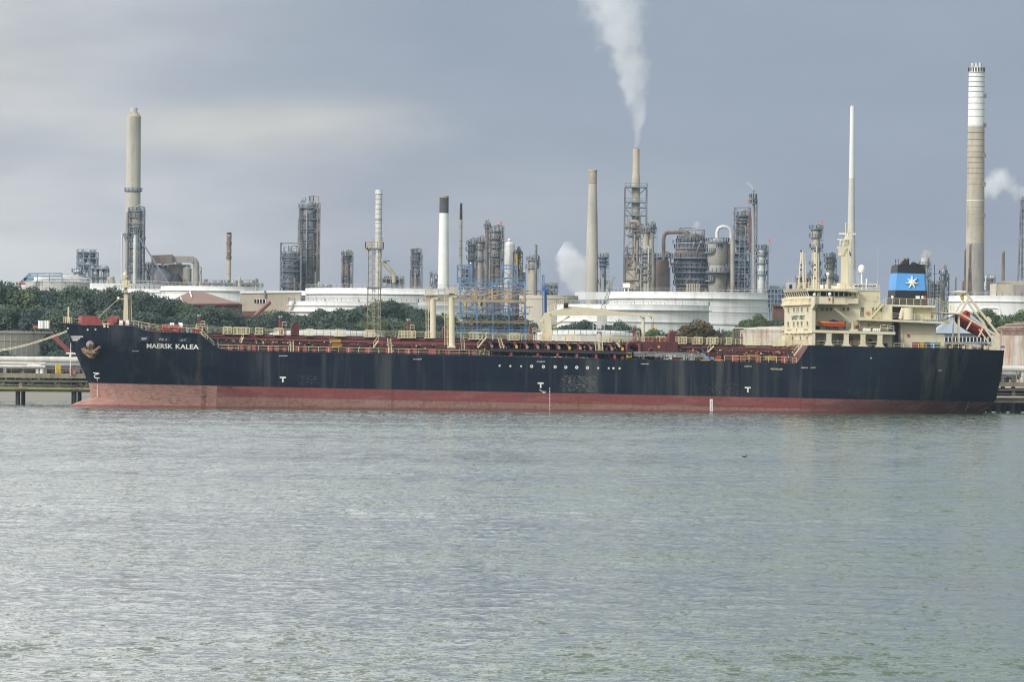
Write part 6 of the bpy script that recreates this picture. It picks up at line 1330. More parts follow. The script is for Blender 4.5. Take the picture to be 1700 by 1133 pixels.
def rack(label, px0, px1, yt, Y, levels, cols, mt='plant', seed=1, dens=24, name='steel_structure', yb=490, mats=None, depth=10, cat='steel structure'):
    """open steel frame carrying vessels and pipes"""
    rng = random.Random(seed); k = sc(Y); x0, x1 = P(px0, yt, Y).x, P(px1, yt, Y).x; gz = ground_z(Y) - 1; Zt = P(px0, yt, Y).z; zb = P(px0, yb, Y).z
    o = empty(name, ((x0 + x1) / 2, Y, gz), label, cat); b = MB()
    for i in range(cols + 1):
        x = x0 + (x1 - x0) * i / cols
        for d in (0, depth): b.beam((x, Y + d, gz), (x, Y + d, Zt), .34)
    for j in range(levels + 1):
        z = Zt - (Zt - zb) * j / levels
        for d in (0, depth): b.beam((x0, Y + d, z), (x1, Y + d, z), .3, .36)
        for i in range(cols + 1): x = x0 + (x1 - x0) * i / cols; b.beam((x, Y, z), (x, Y + depth, z), .25)
        if j < levels:
            z2 = Zt - (Zt - zb) * (j + 1) / levels; i = rng.randrange(cols); xa, xb = x0 + (x1 - x0) * i / cols, x0 + (x1 - x0) * (i + 1) / cols
            b.beam((xa, Y, z), (xb, Y, z2), .2); b.beam((xb, Y, z), (xa, Y, z2), .2)
    b.build('frame', M_[mt], o)
    b = MB()
    for j in range(levels): z = Zt - (Zt - zb) * j / levels; b.box(x0, x1, Y, Y + depth, z - .12, z, 0); b.rail([(x0 - .2, Y - .1, z), (x1 + .2, Y - .1, z)], 1.2, 2, .07, 2)
    b.build('floor', M_['plantblue'], o)
    b = MB(); n = 4
    for i in range(dens):
        x = rng.uniform(x0, x1); z = rng.uniform(zb, Zt); d = rng.uniform(1, depth - 1); m = rng.randrange(n); q = rng.random()
        if q < .35: b.cyl((x, Y + d, z), (min(x1, x + rng.uniform(1, 6)), Y + d, z), rng.uniform(.2, .9), n=8, m=m)
        elif q < .7: b.cyl((x, Y + d, z), (x, Y + d, min(Zt + 1, z + rng.uniform(2, 9))), rng.uniform(.15, .6), n=8, m=m)
        else: w = rng.uniform(.5, 1.8); b.box(x, min(x + w, x1), Y + d, Y + d + w, z, z + rng.uniform(.6, 2.2), m)
    b.build('vessels_and_pipes', [M_[q] for q in (mats or ('clad', 'plant', 'silver', 'plantbrown'))], o, kind='stuff')
    return o
rack('open blue grey steel structure left of the left chimney', 128, 160, 419, 2350, 7, 3, 'plantblue', 2, 60)
rack('lower wing of the blue grey structure beside the left chimney', 150, 178, 446, 2340, 3, 3, 'plantblue', 3, 40)
column('short pale vessel at the left foot of the blue grey structure', 123, 134, 448, 2330, 'silver', True, (452,), ladder=0, top=False)
column('small beige drum on the tank farm left of the left chimney', 178, 190, 460, 2320, 'beigeclad', False, (), ladder=0, top=False)
column('dome topped vessel wrapped in ring platforms beside the taller column', 469, 496, 416, 2300, 'plant', True, (424, 432, 441, 450, 459, 468, 477), frame=(466, 500, 404, 9), pipes=4, pw=3.5, ringgap=5)
column('tall blue grey column with a domed head crowded with pipes', 499, 525, 333, 2310, 'plant', True, (345, 363, 380, 399, 412, 425, 438, 452, 468), frame=(497, 527, 345, 14), pipes=14, pw=4, seed=3)
column('slim brown column with two platforms right of the tall dome column', 569, 581.5, 423, 2300, 'plantbrown', True, (424, 434, 462, 470), frame=(568, 585, 419, 5), pipes=2, pw=3)
o = empty('flue_duct', P(650, 475, 2240), 'bent beige flue duct joining the banded steel stack', 'duct')
b = MB(); b.tube([P(630, 432, 2240), P(637, 436, 2240), P(648, 449, 2240), P(653.5, 457, 2240), P(654, 470, 2240)], 3.6 * sc(2240), 12); b.build('duct', M_['beigeclad'], o)
b = MB(); b.lathe((P(640, 432, 2240).x, 2240, P(640, 433, 2240).z), [(7 * sc(2240), -.3), (7 * sc(2240), .1)], 12); b.build('platform', M_['plantblue'], o)
rack('low pipework and heaters behind the rim of the huge white tank', 634, 670, 463, 2240, 2, 5, 'plant', 5, 60, depth=8)
column('hazy grey slim column left of the white chimney', 684, 697, 420, 2420, 'plant', False, (419, 432, 441, 455), frame=(683, 699, 414, 7), pipes=4, pw=3)
rack('low blue platform left of the white chimney foot', 714, 728, 456, 2300, 2, 2, 'plantblue', 6, 14)
column('blue grey twin column, the left one, behind the blue tower', 777, 788, 404, 2260, 'plant', True, (406, 416, 430), pipes=4, pw=4)
column('blue grey twin column, the right one, behind the blue tower', 790, 803, 400, 2280, 'clad', True, (401, 413, 432), pipes=4, pw=4)
column('large ribbed column with a tall side pipe behind the blue tower', 812, 831, 381, 2250, 'clad', True, (384, 396, 411, 425, 440), frame=(808, 836, 376, 9), pipes=8, pw=5, ringgap=6)
column('fat brown riser pipe on the left of the ribbed column', 805, 811, 374, 2240, 'plantbrown', False, (377,), pw=3, top=True, n=12)
sdc = column('bulbous silver dome topped column above the blue tower', 837, 854.6, 401, 2270, 'silver', True, (), ladder=0, pipes=1, top=False)
b = MB(); b.ball((P(846, 399, 2270).x, 2270, P(846, 399, 2270).z), .7, 8); b.build('vent_cap', M_['silver'], sdc)
column('thin column with an ochre riser right of the silver dome column', 856, 862, 418, 2260, 'plantbrown', False, (421, 433, 447), frame=(852, 867, 418, 7), pw=3, pm='plantbrown')
b = MB(); b.cyl(P(858.5, 470, 2250), P(857.5, 421, 2250), .45); tag(b.build('ochre_pipe', M_['yellow'], origin=P(858, 470, 2250)), 'upright ochre pipe behind the right end of the blue tower', 'pipe')
column('beige column with a thin dark flue right of the blue tower', 876, 892, 431, 2240, 'beigeclad', False, (432, 445), pipes=3, pw=3, ladder=1)
chimney('thin_stack', 'thin dark flue standing on the beige column right of the blue tower', [(887.4, 892, 406, 0), (887.6, 892, 440, 0)], 2238, ['plant'], n=12)
column('blue grey column with a spreading top right of the plain concrete chimney', 996, 1006, 427, 2260, 'plantblue', False, (427, 433, 440, 470), pipes=6, pw=4)
# caged stack with the plume
o = empty('caged_stack', P(1055, 485, 2300), 'steel stack inside a lattice cage giving off the tall white plume', 'stack'); Yc = 2300; k = sc(Yc); xc = P(1055, 380, Yc).x; zc = lambda y: P(1055, y, Yc).z; gz = ground_z(Yc)
b = MB(); b.lathe((xc, Yc, 0), [(6 * k, zc(425)), (6.4 * k, zc(372)), (7 * k, zc(340)), (7 * k, zc(302)), (6.6 * k, zc(292)), (5.7 * k, zc(288)), (5.5 * k, zc(246.6)), (4.6 * k, zc(246.6))], 24); b.build('stack', M_['beigeclad'], o)
b = MB(); b.lattice((xc, Yc), 38 * k, 36 * k, gz, zc(311), 9, .32, xb=True); b.build('cage', M_['plant'], o)
for y in (311, 336, 358, 379, 424):
    b = MB(); w = 18.4 * k; b.box(xc - w, xc + w, Yc - w, Yc + w, zc(y) - .2, zc(y) + .2); b.rail([(xc - w, Yc - w, zc(y)), (xc + w, Yc - w, zc(y)), (xc + w, Yc + w, zc(y))], 1.4, 2, .1, 2); b.build('platform', M_['plantblue'], o)
b = MB(); b.box(xc - 19 * k, xc + 6 * k, Yc - 17 * k, Yc + 10 * k, gz, zc(427)); b.build('furnace', M_['beigeclad'], o)
b = MB(); rng = random.Random(77)
for i in range(60):
    x = xc + rng.uniform(-19, 19) * k; z = rng.uniform(zc(480), zc(375)); d = Yc - 17 * k - rng.uniform(.2, 1.5)
    if rng.random() < .5: b.beam((x, d, z), (x, d, z + rng.uniform(1, 9)), rng.uniform(.15, .6), None, rng.randrange(3))
    else: b.beam((x, d, z), (x + rng.uniform(1, 6), d, z), rng.uniform(.15, .6), None, rng.randrange(3))
b.build('burner_pipes', [M_['plant'], M_['plantbrown'], M_['clad']], o, kind='stuff')
b = MB(); b.tube([(xc - 12 * k, Yc - 4, zc(385)), (xc - 12 * k, Yc - 4, zc(372)), (xc - 8 * k, Yc - 4, zc(368)), (xc + 3 * k, Yc - 4, zc(369)), (xc + 6 * k, Yc - 4, zc(374))], .8, 8); b.build('loop_pipe', M_['clad'], o)
column('beige column crowded with platforms touching the caged stack', 1067, 1077, 384, 2270, 'beigeclad', False, (385, 420, 427, 434, 444, 455, 466), pipes=8, pw=5, pm='plant')
column('taller pale column right of the crowded beige one', 1076, 1085.6, 376, 2290, 'clad', True, (377, 383), pipes=3, pw=3.5)
column('wide pale lower column right of the crowded beige one', 1078, 1088, 420, 2280, 'clad', False, (), pipes=2, ladder=0, top=False)
column('squat brown vessel under the brown inverted U pipe', 1088, 1110.4, 427, 2280, 'plantbrown', True, (427, ), pw=2, ladder=0)
b = MB(); b.tube([P(1101.6, 432, 2275), P(1101.6, 398, 2275), P(1102.6, 391, 2275), P(1106, 387, 2275), P(1111, 385.8, 2275), P(1134, 385.6, 2275)], 3.1 * sc(2275), 14)
tag(b.build('bent_pipe', M_['plantbrown'], origin=P(1101, 430, 2275)), 'fat brown bent pipe between the squat vessel and the reactor top', 'pipe')
# reactor
o = empty('reactor', P(1145, 485, 2290), 'massive dark brown reactor ringed by broad blue grey platforms', 'reactor'); Yr = 2290; k = sc(Yr); xr = P(1147, 440, Yr).x; zr = lambda y: P(1147, y, Yr).z; gz = ground_z(Yr)
b = MB(); b.lathe((xr, Yr, 0), [(24 * k, gz), (25 * k, zr(460)), (28 * k, zr(440)), (27.6 * k, zr(420)), (23 * k, zr(411)), (20 * k, zr(400)), (17 * k, zr(393)), (9 * k, zr(388))], 36); b.build('shell', M_['plantbrown'], o)
b = MB()
for i in range(60):
    a = 2 * math.pi * i / 60; ca, sa = math.cos(a), math.sin(a)
    b.beam((xr + 28.2 * k * ca, Yr + 28.2 * k * sa, zr(440)), (xr + 27.9 * k * ca, Yr + 27.9 * k * sa, zr(420)), .22); b.beam((xr + 25.2 * k * ca, Yr + 25.2 * k * sa, zr(460)), (xr + 28.3 * k * ca, Yr + 28.3 * k * sa, zr(441)), .2)
b.build('cladding_rib', M_['plant'], o)
for y, w in ((398, 23), (403, 25), (412, 28), (428, 36), (443.5, 32), (452, 31), (463, 28), (472, 29)):
    b = MB(); b.lathe((xr, Yr, zr(y)), [(w * k, -.45), (w * k, .2)], 28); b.rail([(xr + w * k * math.cos(a), Yr + w * k * math.sin(a), zr(y)) for a in [R(15 * i) for i in range(25)]], 1.4, 1.8, .1, 2); b.build('platform', M_['plantblue'], o)
b = MB(); b.lattice((xr - 6 * k, Yr), 26 * k, 26 * k, zr(398), zr(379), 2, .25); b.lattice((xr + 12 * k, Yr), 20 * k, 20 * k, zr(398), zr(382), 2, .2, xb=False); b.build('top_frame', M_['plant'], o)
b = MB()
for x, y, y2, r_ in ((1139, 396, 384, 1.1), (1147, 396, 386, .8), (1158, 398, 389, 1.), (1134, 396, 381, .4), (1166, 398, 381, .4)): b.cyl(P(x, y, Yr), P(x, y2, Yr), r_, n=10, m=0)
for i in range(50): a = rng.uniform(math.pi, 2 * math.pi); w = rng.uniform(25, 31) * k; z = rng.uniform(zr(485), zr(402)); b.beam((xr + w * math.cos(a), Yr + w * math.sin(a), z), (xr + w * math.cos(a + rng.uniform(0, .2)), Yr + w * math.sin(a), z + rng.uniform(0, 3)), .35, None, rng.randrange(3))
b.build('nozzles', [M_['clad'], M_['plant'], M_['silver']], o, kind='stuff')
b = MB(); [b.box(P(x, 0, Yr - 18).x, P(x + 2.6, 0, Yr - 18).x, Yr - 18, Yr - 16, gz, zr(472)) for x in range(1144, 1166, 4)]; b.build('pump_row', M_['beigeclad'], o)
# regenerator
o = empty('regenerator', P(1191, 485, 2280), 'pale grey necked vessel right of the dark reactor', 'vessel'); Yg = 2270; k = sc(Yg); xg = P(1191, 440, Yg).x; zg = lambda y: P(1191, y, Yg).z
b = MB(); b.lathe((xg, Yg, 0), [(14.6 * k, gz), (14.8 * k, zg(460)), (16 * k, zg(450)), (13.5 * k, zg(441)), (16.6 * k, zg(434)), (16.8 * k, zg(402)), (10 * k, zg(398)), (1, zg(396))], 32); b.build('shell', M_['clad'], o)
for y, w, dx in ((401.5, 19, 0), (419, 10, -12), (411, 8, 2), (451.5, 21, 1), (466, 9, -12)):
    b = MB(); b.lathe((xg + dx * k, Yg - (10 * k if dx else 0), zg(y)), [(w * k, -.4), (w * k, .2)], 20); b.rail([(xg + dx * k + w * k * math.cos(a), Yg - (10 * k if dx else 0) + w * k * math.sin(a), zg(y)) for a in [R(20 * i) for i in range(19)]], 1.4, 2, .1, 2); b.build('platform', M_['plantblue'], o)
b = MB(); b.cyl(P(1210, 490, Yg), P(1210, 405, Yg), 4 * k, n=14); b.build('side_column', M_['plantbrown'], o)
b = MB(); b.tube([P(1190.4, 402, Yg), P(1190.4, 385, Yg), P(1193, 379, Yg), P(1199, 376.4, Yg), P(1206, 377, Yg), P(1211.6, 381, Yg), P(1213.6, 387, Yg), P(1213.8, 400, Yg)], 3 * k, 14); b.build('loop_pipe', M_['silver'], o)
b = MB(); b.cyl(P(1216, 490, Yg - 6), P(1216, 396, Yg - 6), 3.6 * k, n=14); b.build('riser', M_['clad'], o)
column('dark scaffolded tower with a rusty side pipe left of the flare', 1222, 1240, 357, 2330, 'plantbrown', False, (358, 369, 381, 394), frame=(1219, 1245, 345, 14), pipes=10, pw=5, seed=4, pm='plantblue')
rack('dark open steel tower below the scaffolded one', 1218, 1246, 398, 2300, 8, 3, 'plantblue', 9, 70, mats=('plant', 'plantbrown', 'plant', 'plantblue'))
b = MB(); b.cyl(P(1244.6, 420, 2290), P(1244.2, 352, 2290), 1.7 * sc(2290)); tag(b.build('rusty_riser', mat('rust_red_pipe', (.20, .075, .06), .7), origin=P(1244, 420, 2290)), 'rust red riser on the right side of the scaffolded tower', 'pipe')
o = empty('flare_stack', P(1252, 485, 2260), 'slim flare stack with lattice guide and two high platforms', 'flare'); Yf = 2260; k = sc(Yf)
b = MB(); b.cyl(P(1252, 490, Yf), P(1250.2, 318, Yf), 2.4 * k, 1.4 * k, n=12); b.cyl(P(1250.4, 318, Yf), P(1250.4, 315, Yf), 2.2 * k, n=12); b.build('stack', M_['clad'], o)
b = MB(); b.lattice((P(1254.6, 400, Yf).x, Yf + 2), 7 * k, 4 * k, ground_z(Yf), P(1252, 330, Yf).z, 22, .16); b.build('lattice', M_['plant'], o)
for y in (328.5, 337.5): b = MB(); b.lathe(tuple(P(1250.6, y, Yf)), [(6 * k, -.25), (6 * k, .15)], 12); b.rail([P(1250.6, y, Yf) + Vector((6 * k * math.cos(a), 6 * k * math.sin(a), 0)) for a in [R(30 * i) for i in range(13)]], 1.4, 2, .1, 2); b.build('platform', M_['plantblue'], o)
column('white column with a blue platform right of the flare', 1257.6, 1270, 414, 2260, 'silver', False, (412, 424, 437, 456), pipes=0, pw=3.5, frame=(1267, 1275, 409, 6))
rack('tangle of blue pipework and frames between the white column and the bridge', 1274, 1303, 480, 2100, 5, 5, 'plantblue', 12, 90, yb=520, mats=('plantblue', 'plant', 'clad', 'plantbrown'))
column('pale pink beige column with three blue platforms left of the bridge mast', 1347, 1361, 381, 2250, 'beigeclad', False, (380, 394, 411, 440, 455), pipes=2, pw=4, n=18)
column('shorter beige column with blue platforms between bridge and needle chimney', 1372, 1384, 428, 2260, 'beigeclad', False, (427, 435, 445, 460), pipes=1, pw=4)
column('pale column topped by steam right of the ship funnel', 1529, 1541, 428, 2250, 'silver', False, (441, 458), pipes=1, pw=4)
column('white slim column right of the ship funnel mast', 1562.6, 1569.6, 448, 2260, 'silver', True, (455, 466), pipes=1, pw=4, frame=(1567, 1575, 455, 5))
rack('low pipework behind the aerial right of the funnel', 1538, 1562, 472, 2250, 3, 4, 'plant', 14, 50)
rack('small red topped plant frame between the tallest chimney and the shed', 1638, 1652, 462, 2200, 4, 2, 'plant', 15, 30, mats=('clad', 'plant', 'silver', 'silver'))
rack('low jumble of pipes behind the roof of the big white tank left of centre', 336, 428, 470, 2200, 2, 9, 'plant', 16, 70, yb=482, depth=8)
column('small tan vent drum on the tank farm left of the dome vessel', 395, 400, 460, 2150, 'beigeclad', True, (), ladder=0, top=False)
rack('dense dark pipework under the brown duct right of the left chimney', 240, 300, 440, 2330, 4, 6, 'plant', 41, 110, yb=478)
rack('crowded pipe frames below the twin columns behind the blue tower', 764, 806, 446, 2290, 4, 5, 'plant', 42, 110, yb=485)
rack('crowded pipe frames beside the ribbed column behind the blue tower', 830, 872, 452, 2300, 3, 5, 'plantblue', 43, 100, yb=485)
rack('tangled equipment at the foot of the caged stack', 1058, 1112, 448, 2320, 4, 6, 'plant', 44, 120, yb=485)
rack('tangled equipment between the reactor and the necked vessel', 1160, 1222, 455, 2330, 3, 6, 'plantblue', 45, 100, yb=485)
rack('low pipework right of the white flare side column behind the bridge', 1322, 1392, 462, 2330, 2, 7, 'plant', 46, 70, yb=485)
rack('low pipe manifold behind the tall blue grey column', 526, 548, 477, 2200, 1, 4, 'plant', 17, 20, yb=486)
rack('low distant plant in the gap left of the steam cloud', 900, 926, 474, 2450, 3, 4, 'plant', 18, 30)
# orange windsocks
for x, y, lbl in ((832, 370.5, 'orange windsock high above the ribbed column'), (1277.6, 398.6, 'orange windsock by the white column right of the flare'), (1364.5, 369, 'orange windsock on the pale pink column by the bridge'), (1242, 333, 'small orange windsock beside the flare top'), (1648, 464, 'small orange windsock near the beige shed at the right')):
    o = empty('windsock', P(x, y + 9, 2240), lbl, 'windsock'); b = MB(); b.loft([[P(x - 2.4, y - 1.5, 2240), P(x + .4, y - 2, 2240), P(x + .4, y - 2, 2241), P(x - 2.4, y - 1.5, 2241)], [P(x - .6, y + 4, 2240), P(x + 1.4, y + 4.5, 2240), P(x + 1.4, y + 4.5, 2241), P(x - .6, y + 4, 2241)]])
    b.build('sock', mat('orange_cloth', (.8, .16, .07), .8), o)
    b = MB(); b.cyl(P(x + 1.2, y + 20, 2240.5), P(x + .6, y - 2, 2240.5), .09, n=6); b.build('pole', M_['plant'], o)

# ------------------------------------------------------------------ trees
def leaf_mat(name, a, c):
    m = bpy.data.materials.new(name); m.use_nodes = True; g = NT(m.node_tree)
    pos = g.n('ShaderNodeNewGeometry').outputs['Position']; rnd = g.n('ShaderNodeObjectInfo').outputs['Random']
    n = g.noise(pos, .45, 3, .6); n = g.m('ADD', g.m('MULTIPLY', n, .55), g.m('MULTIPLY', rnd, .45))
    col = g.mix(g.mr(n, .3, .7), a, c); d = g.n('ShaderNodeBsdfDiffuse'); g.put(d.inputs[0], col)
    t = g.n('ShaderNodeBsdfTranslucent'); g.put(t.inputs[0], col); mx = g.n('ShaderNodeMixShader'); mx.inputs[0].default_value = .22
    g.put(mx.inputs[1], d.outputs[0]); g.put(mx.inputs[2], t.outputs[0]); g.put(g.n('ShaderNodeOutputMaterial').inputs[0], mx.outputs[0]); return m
LM = [leaf_mat('haze_tinted_leaves', (.070, .102, .090, 1), (.130, .172, .130, 1)), leaf_mat('mid_green_leaves', (.09, .13, .075, 1), (.16, .21, .10, 1)), leaf_mat('brown_green_leaves', (.075, .058, .036, 1), (.13, .098, .055, 1))]  # leaf greens lightened, the dark ones blued, to paint in distance haze
BARK = mat('bark', (.08, .065, .05), .9)
def crown_mesh(seed, mt):
    """crown about 10 m wide and 10 m tall, base at z=0"""
    rng = random.Random(seed); v = []; f = []
    blobs = []
    for i in range(26):
        a = rng.uniform(0, 2 * math.pi); h = rng.random() ** .8; rad = (3.6 * math.sin(math.pi * (.18 + .74 * h))) * rng.uniform(.45, 1.05)
        blobs.append((rad * math.cos(a), rad * math.sin(a), .8 + 8.0 * h, rng.uniform(1.1, 2.2)))
    for bx, by, bz, br in blobs:
        for i in range(int(95 * br)):
            d = Vector((rng.gauss(0, 1), rng.gauss(0, 1), rng.gauss(.25, 1))).normalized(); p = Vector((bx, by, bz)) + d * br * rng.uniform(.72, 1.1) * Vector((1, 1, .8)).length / 1.62
            nrm = (d + Vector((rng.gauss(0, .55), rng.gauss(0, .55), rng.gauss(0, .55)))).normalized(); a = nrm.orthogonal().normalized(); c = nrm.cross(a); s_ = rng.uniform(.13, .27)
            th = rng.uniform(0, 6.28); a, c = a * math.cos(th) + c * math.sin(th), c * math.cos(th) - a * math.sin(th); o_ = len(v)
            v += [p - a * s_ * 1.5, p + c * s_, p + a * s_ * 1.5, p - c * s_]; f.append((o_, o_ + 1, o_ + 2, o_ + 3))
    me = bpy.data.meshes.new('crown'); me.from_pydata([tuple(q) for q in v], [], f); me.materials.append(mt); return me
def trunk_mesh(seed):
    rng = random.Random(seed); b = MB(); b.cyl((0, 0, -30), (.2, 0, 4), .38, .24, 7)
    for i in range(6): a = rng.uniform(0, 6.28); b.cyl((.1, 0, rng.uniform(0, 3.5)), (2.6 * math.cos(a), 2.6 * math.sin(a), rng.uniform(3.5, 7.5)), .16, .05, 5)
    me = bpy.data.meshes.new('trunk'); me.from_pydata(b.v, [], b.f); me.materials.append(BARK); return me
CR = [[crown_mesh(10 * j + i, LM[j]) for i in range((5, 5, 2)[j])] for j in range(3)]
TRK = [trunk_mesh(i) for i in range(3)]
rng = random.Random(42)
def tree(x, Y, ztop, w, kind, label, group, name='tree'):
    gz = ground_z(Y); H = ztop - gz
    if H < 1.5: return
    ch = min(H * .86, w * rng.uniform(.85, 1.15)); o = empty(name, (x, Y, gz), label, 'tree', group); rz = rng.uniform(0, 6.28)
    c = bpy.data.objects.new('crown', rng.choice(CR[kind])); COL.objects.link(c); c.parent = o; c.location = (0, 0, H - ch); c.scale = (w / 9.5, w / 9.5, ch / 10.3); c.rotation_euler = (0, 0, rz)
    t = bpy.data.objects.new('trunk', rng.choice(TRK)); COL.objects.link(t); t.parent = o; t.location = (0, 0, H - ch); t.scale = (w / 9.5, w / 9.5, ch / 10.3); t.rotation_euler = (0, 0, rz)
REG = [
 ('trees on the wooded bank left of the bow', 'broadleaf tree on the wooded bank between the left edge and the foremast', [(-40, 470), (0, 466), (14, 470), (28, 478), (45, 477), (61, 477), (72, 482), (96, 486), (107, 477), (121, 478), (148, 485), (160, 493), (170, 484), (184, 478), (200, 480)], 1560, 11, 26, .2),
 ('trees behind the forecastle', 'broadleaf tree behind the forecastle in front of the brown roofed building', [(222, 486), (238, 484), (250, 489), (265, 496), (287, 497), (297, 504), (320, 511), (338, 509), (353, 509), (375, 513), (390, 520), (412, 529), (434, 531)], 1560, 10, 26, .15),
 ('trees in front of the white tanks left of centre', 'green tree in front of the white tanks between the red stair and the cream posts', [(445, 523), (463, 514), (482, 518), (490, 523), (509, 522), (535, 515), (551, 519), (570, 512), (588, 512), (604, 511), (618, 506), (631, 500), (654, 500), (671, 502), (681, 514), (703, 511), (713, 518), (727, 531), (740, 521), (756, 524)], 1560, 9, 24, .4),
 ('trees behind the blue tower', 'dark tree seen through the blue loading tower', [(772, 528), (800, 524), (830, 520), (856, 526), (876, 532), (893, 538)], 1580, 8, 26, .2),
 ('low trees under the crane jib', 'small green tree under the cream crane jib', [(916, 543), (934, 539), (957, 539), (976, 533), (985, 540), (1003, 539), (1020, 538), (1035, 535), (1049, 548), (1061, 546), (1084, 547), (1095, 552)], 1500, 6.5, 22, .3),
 ('trees left of the ship bridge', 'green tree between the brown tinted trees and the ship bridge', [(1200, 549), (1219, 552), (1235, 543), (1246, 529), (1258, 522), (1272, 529), (1280, 539), (1292, 530), (1303, 529), (1318, 532)], 1530, 8, 20, .7),
 ('trees behind the lifeboat', 'green tree behind the lifeboat below the white tank', [(1622, 520), (1632, 516), (1642, 513), (1653, 518), (1662, 526), (1675, 525), (1686, 517), (1700, 516), (1725, 516)], 1560, 9, 22, .6)]
LMK = [(20, 'below the blue pipe bridge'), (90, 'below the weathered cone roofed tank'), (150, 'below the blue grey steel structure'), (190, 'beside the ship foremast'), (238, 'just behind the foremast'), (262, 'at the corner of the brown hipped roof'), (300, 'at the eaves of the brown hipped roof'), (340, 'in front of the brown building wall'), (385, 'at the right end of the brown building'), (425, 'under the red sloping stair'),
 (460, 'at the edge of the nearer white tank'), (500, 'behind the maroon ventilator'), (540, 'in front of the nearer white tank'), (590, 'beside the lattice floodlight tower'), (640, 'where the wood rises highest beside the floodlight tower'), (690, 'at the end of the nearer white tank'), (735, 'between the two cream posts'), (790, 'behind the left half of the blue tower'), (850, 'behind the right half of the blue tower'), (890, 'beside the blue loading arm'),
 (930, 'beside the cream crane pedestal'), (975, 'beside the grey signal cabin'), (1020, 'in front of the girdered white tank'), (1070, 'behind the jib rest post'), (1095, 'beside the hanging crane hook'), (1215, 'behind the thin overhead pipe'), (1258, 'below the rim of the large white tank'), (1300, 'touching the ship bridge front'), (1630, 'behind the lifeboat davit'), (1655, 'behind the white bent pipe'), (1690, 'at the right edge above the rusty roof')]
KW = ['dark rounded', 'broad leafy', 'ragged topped', 'pale green', 'narrow', 'bushy', 'tall dense']
used = set()
def tlabel(px, row, rng=random.Random(99)):
    ph = min(LMK, key=lambda q: abs(q[0] - px))[1]; rw = ('skyline tree', 'second row tree', 'lower slope tree', 'front row tree')[row]
    for a in ['green'] + KW:
        l = '%s %s %s' % (a, rw, ph)
        if l not in used: used.add(l); return l
    return l
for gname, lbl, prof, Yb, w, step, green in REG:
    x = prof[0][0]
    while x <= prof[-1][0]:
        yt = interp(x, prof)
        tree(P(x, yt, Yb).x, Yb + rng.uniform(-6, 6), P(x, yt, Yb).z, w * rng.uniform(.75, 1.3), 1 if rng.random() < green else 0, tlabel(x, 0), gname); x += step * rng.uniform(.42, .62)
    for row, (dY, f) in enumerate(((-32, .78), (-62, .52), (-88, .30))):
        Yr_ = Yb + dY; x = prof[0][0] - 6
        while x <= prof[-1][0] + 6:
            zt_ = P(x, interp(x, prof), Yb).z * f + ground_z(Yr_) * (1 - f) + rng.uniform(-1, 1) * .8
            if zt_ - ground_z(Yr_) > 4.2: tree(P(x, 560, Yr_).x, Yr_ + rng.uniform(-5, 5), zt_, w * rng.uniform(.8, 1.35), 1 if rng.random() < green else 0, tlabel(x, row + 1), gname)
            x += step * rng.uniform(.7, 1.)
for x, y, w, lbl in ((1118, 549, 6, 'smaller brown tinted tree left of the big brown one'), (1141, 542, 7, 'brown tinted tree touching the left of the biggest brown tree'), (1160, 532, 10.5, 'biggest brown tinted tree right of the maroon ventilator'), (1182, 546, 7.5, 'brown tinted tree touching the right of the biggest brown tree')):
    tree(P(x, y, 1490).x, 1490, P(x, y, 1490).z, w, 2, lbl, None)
def bush(b, rng):
    pass
b = MB(); rng2 = random.Random(5)
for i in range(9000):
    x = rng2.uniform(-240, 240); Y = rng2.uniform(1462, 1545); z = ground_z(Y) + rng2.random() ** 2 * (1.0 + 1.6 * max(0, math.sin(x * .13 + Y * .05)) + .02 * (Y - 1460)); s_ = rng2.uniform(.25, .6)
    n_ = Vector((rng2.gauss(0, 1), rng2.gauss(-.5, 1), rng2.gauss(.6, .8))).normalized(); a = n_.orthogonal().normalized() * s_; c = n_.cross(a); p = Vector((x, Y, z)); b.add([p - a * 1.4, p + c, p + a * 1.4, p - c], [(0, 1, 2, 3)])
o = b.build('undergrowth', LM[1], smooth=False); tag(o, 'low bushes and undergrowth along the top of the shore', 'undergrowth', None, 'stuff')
# bird on the water
o = empty('water_bird', (P(1236, 760, 600).x, 0, 0), 'small dark bird sitting on the water below the right of the ship', 'bird')
Yb_ = CAMZ * F / (760 + (1236 - 850) * .0 - 597 - 3.7); o.location.y = Yb_; o.location.x = P(1236, 760, Yb_).x; o['_o'] = list(o.location)
c = Vector(o.location); b = MB(); b.ball(c + Vector((0, 0, .05)), .13, 10, sz=.7); b.loft([[c + Vector((x, y * w_, .05 + z)) for y, z in ((-.1, -.04), (.1, -.04), (.1, .05), (-.1, .05))] for x, w_ in ((-.24, .2), (-.1, .9), (.1, .8), (.2, .3))]); b.tube([c + Vector((.14, 0, .08)), c + Vector((.19, 0, .18)), c + Vector((.2, 0, .25))], [.05, .035, .03], 6); b.ball(c + Vector((.22, 0, .27)), .045, 8); b.cyl(c + Vector((.25, 0, .27)), c + Vector((.31, 0, .262)), .015, .004, 6)
b.build('body', M_['dark'], o)

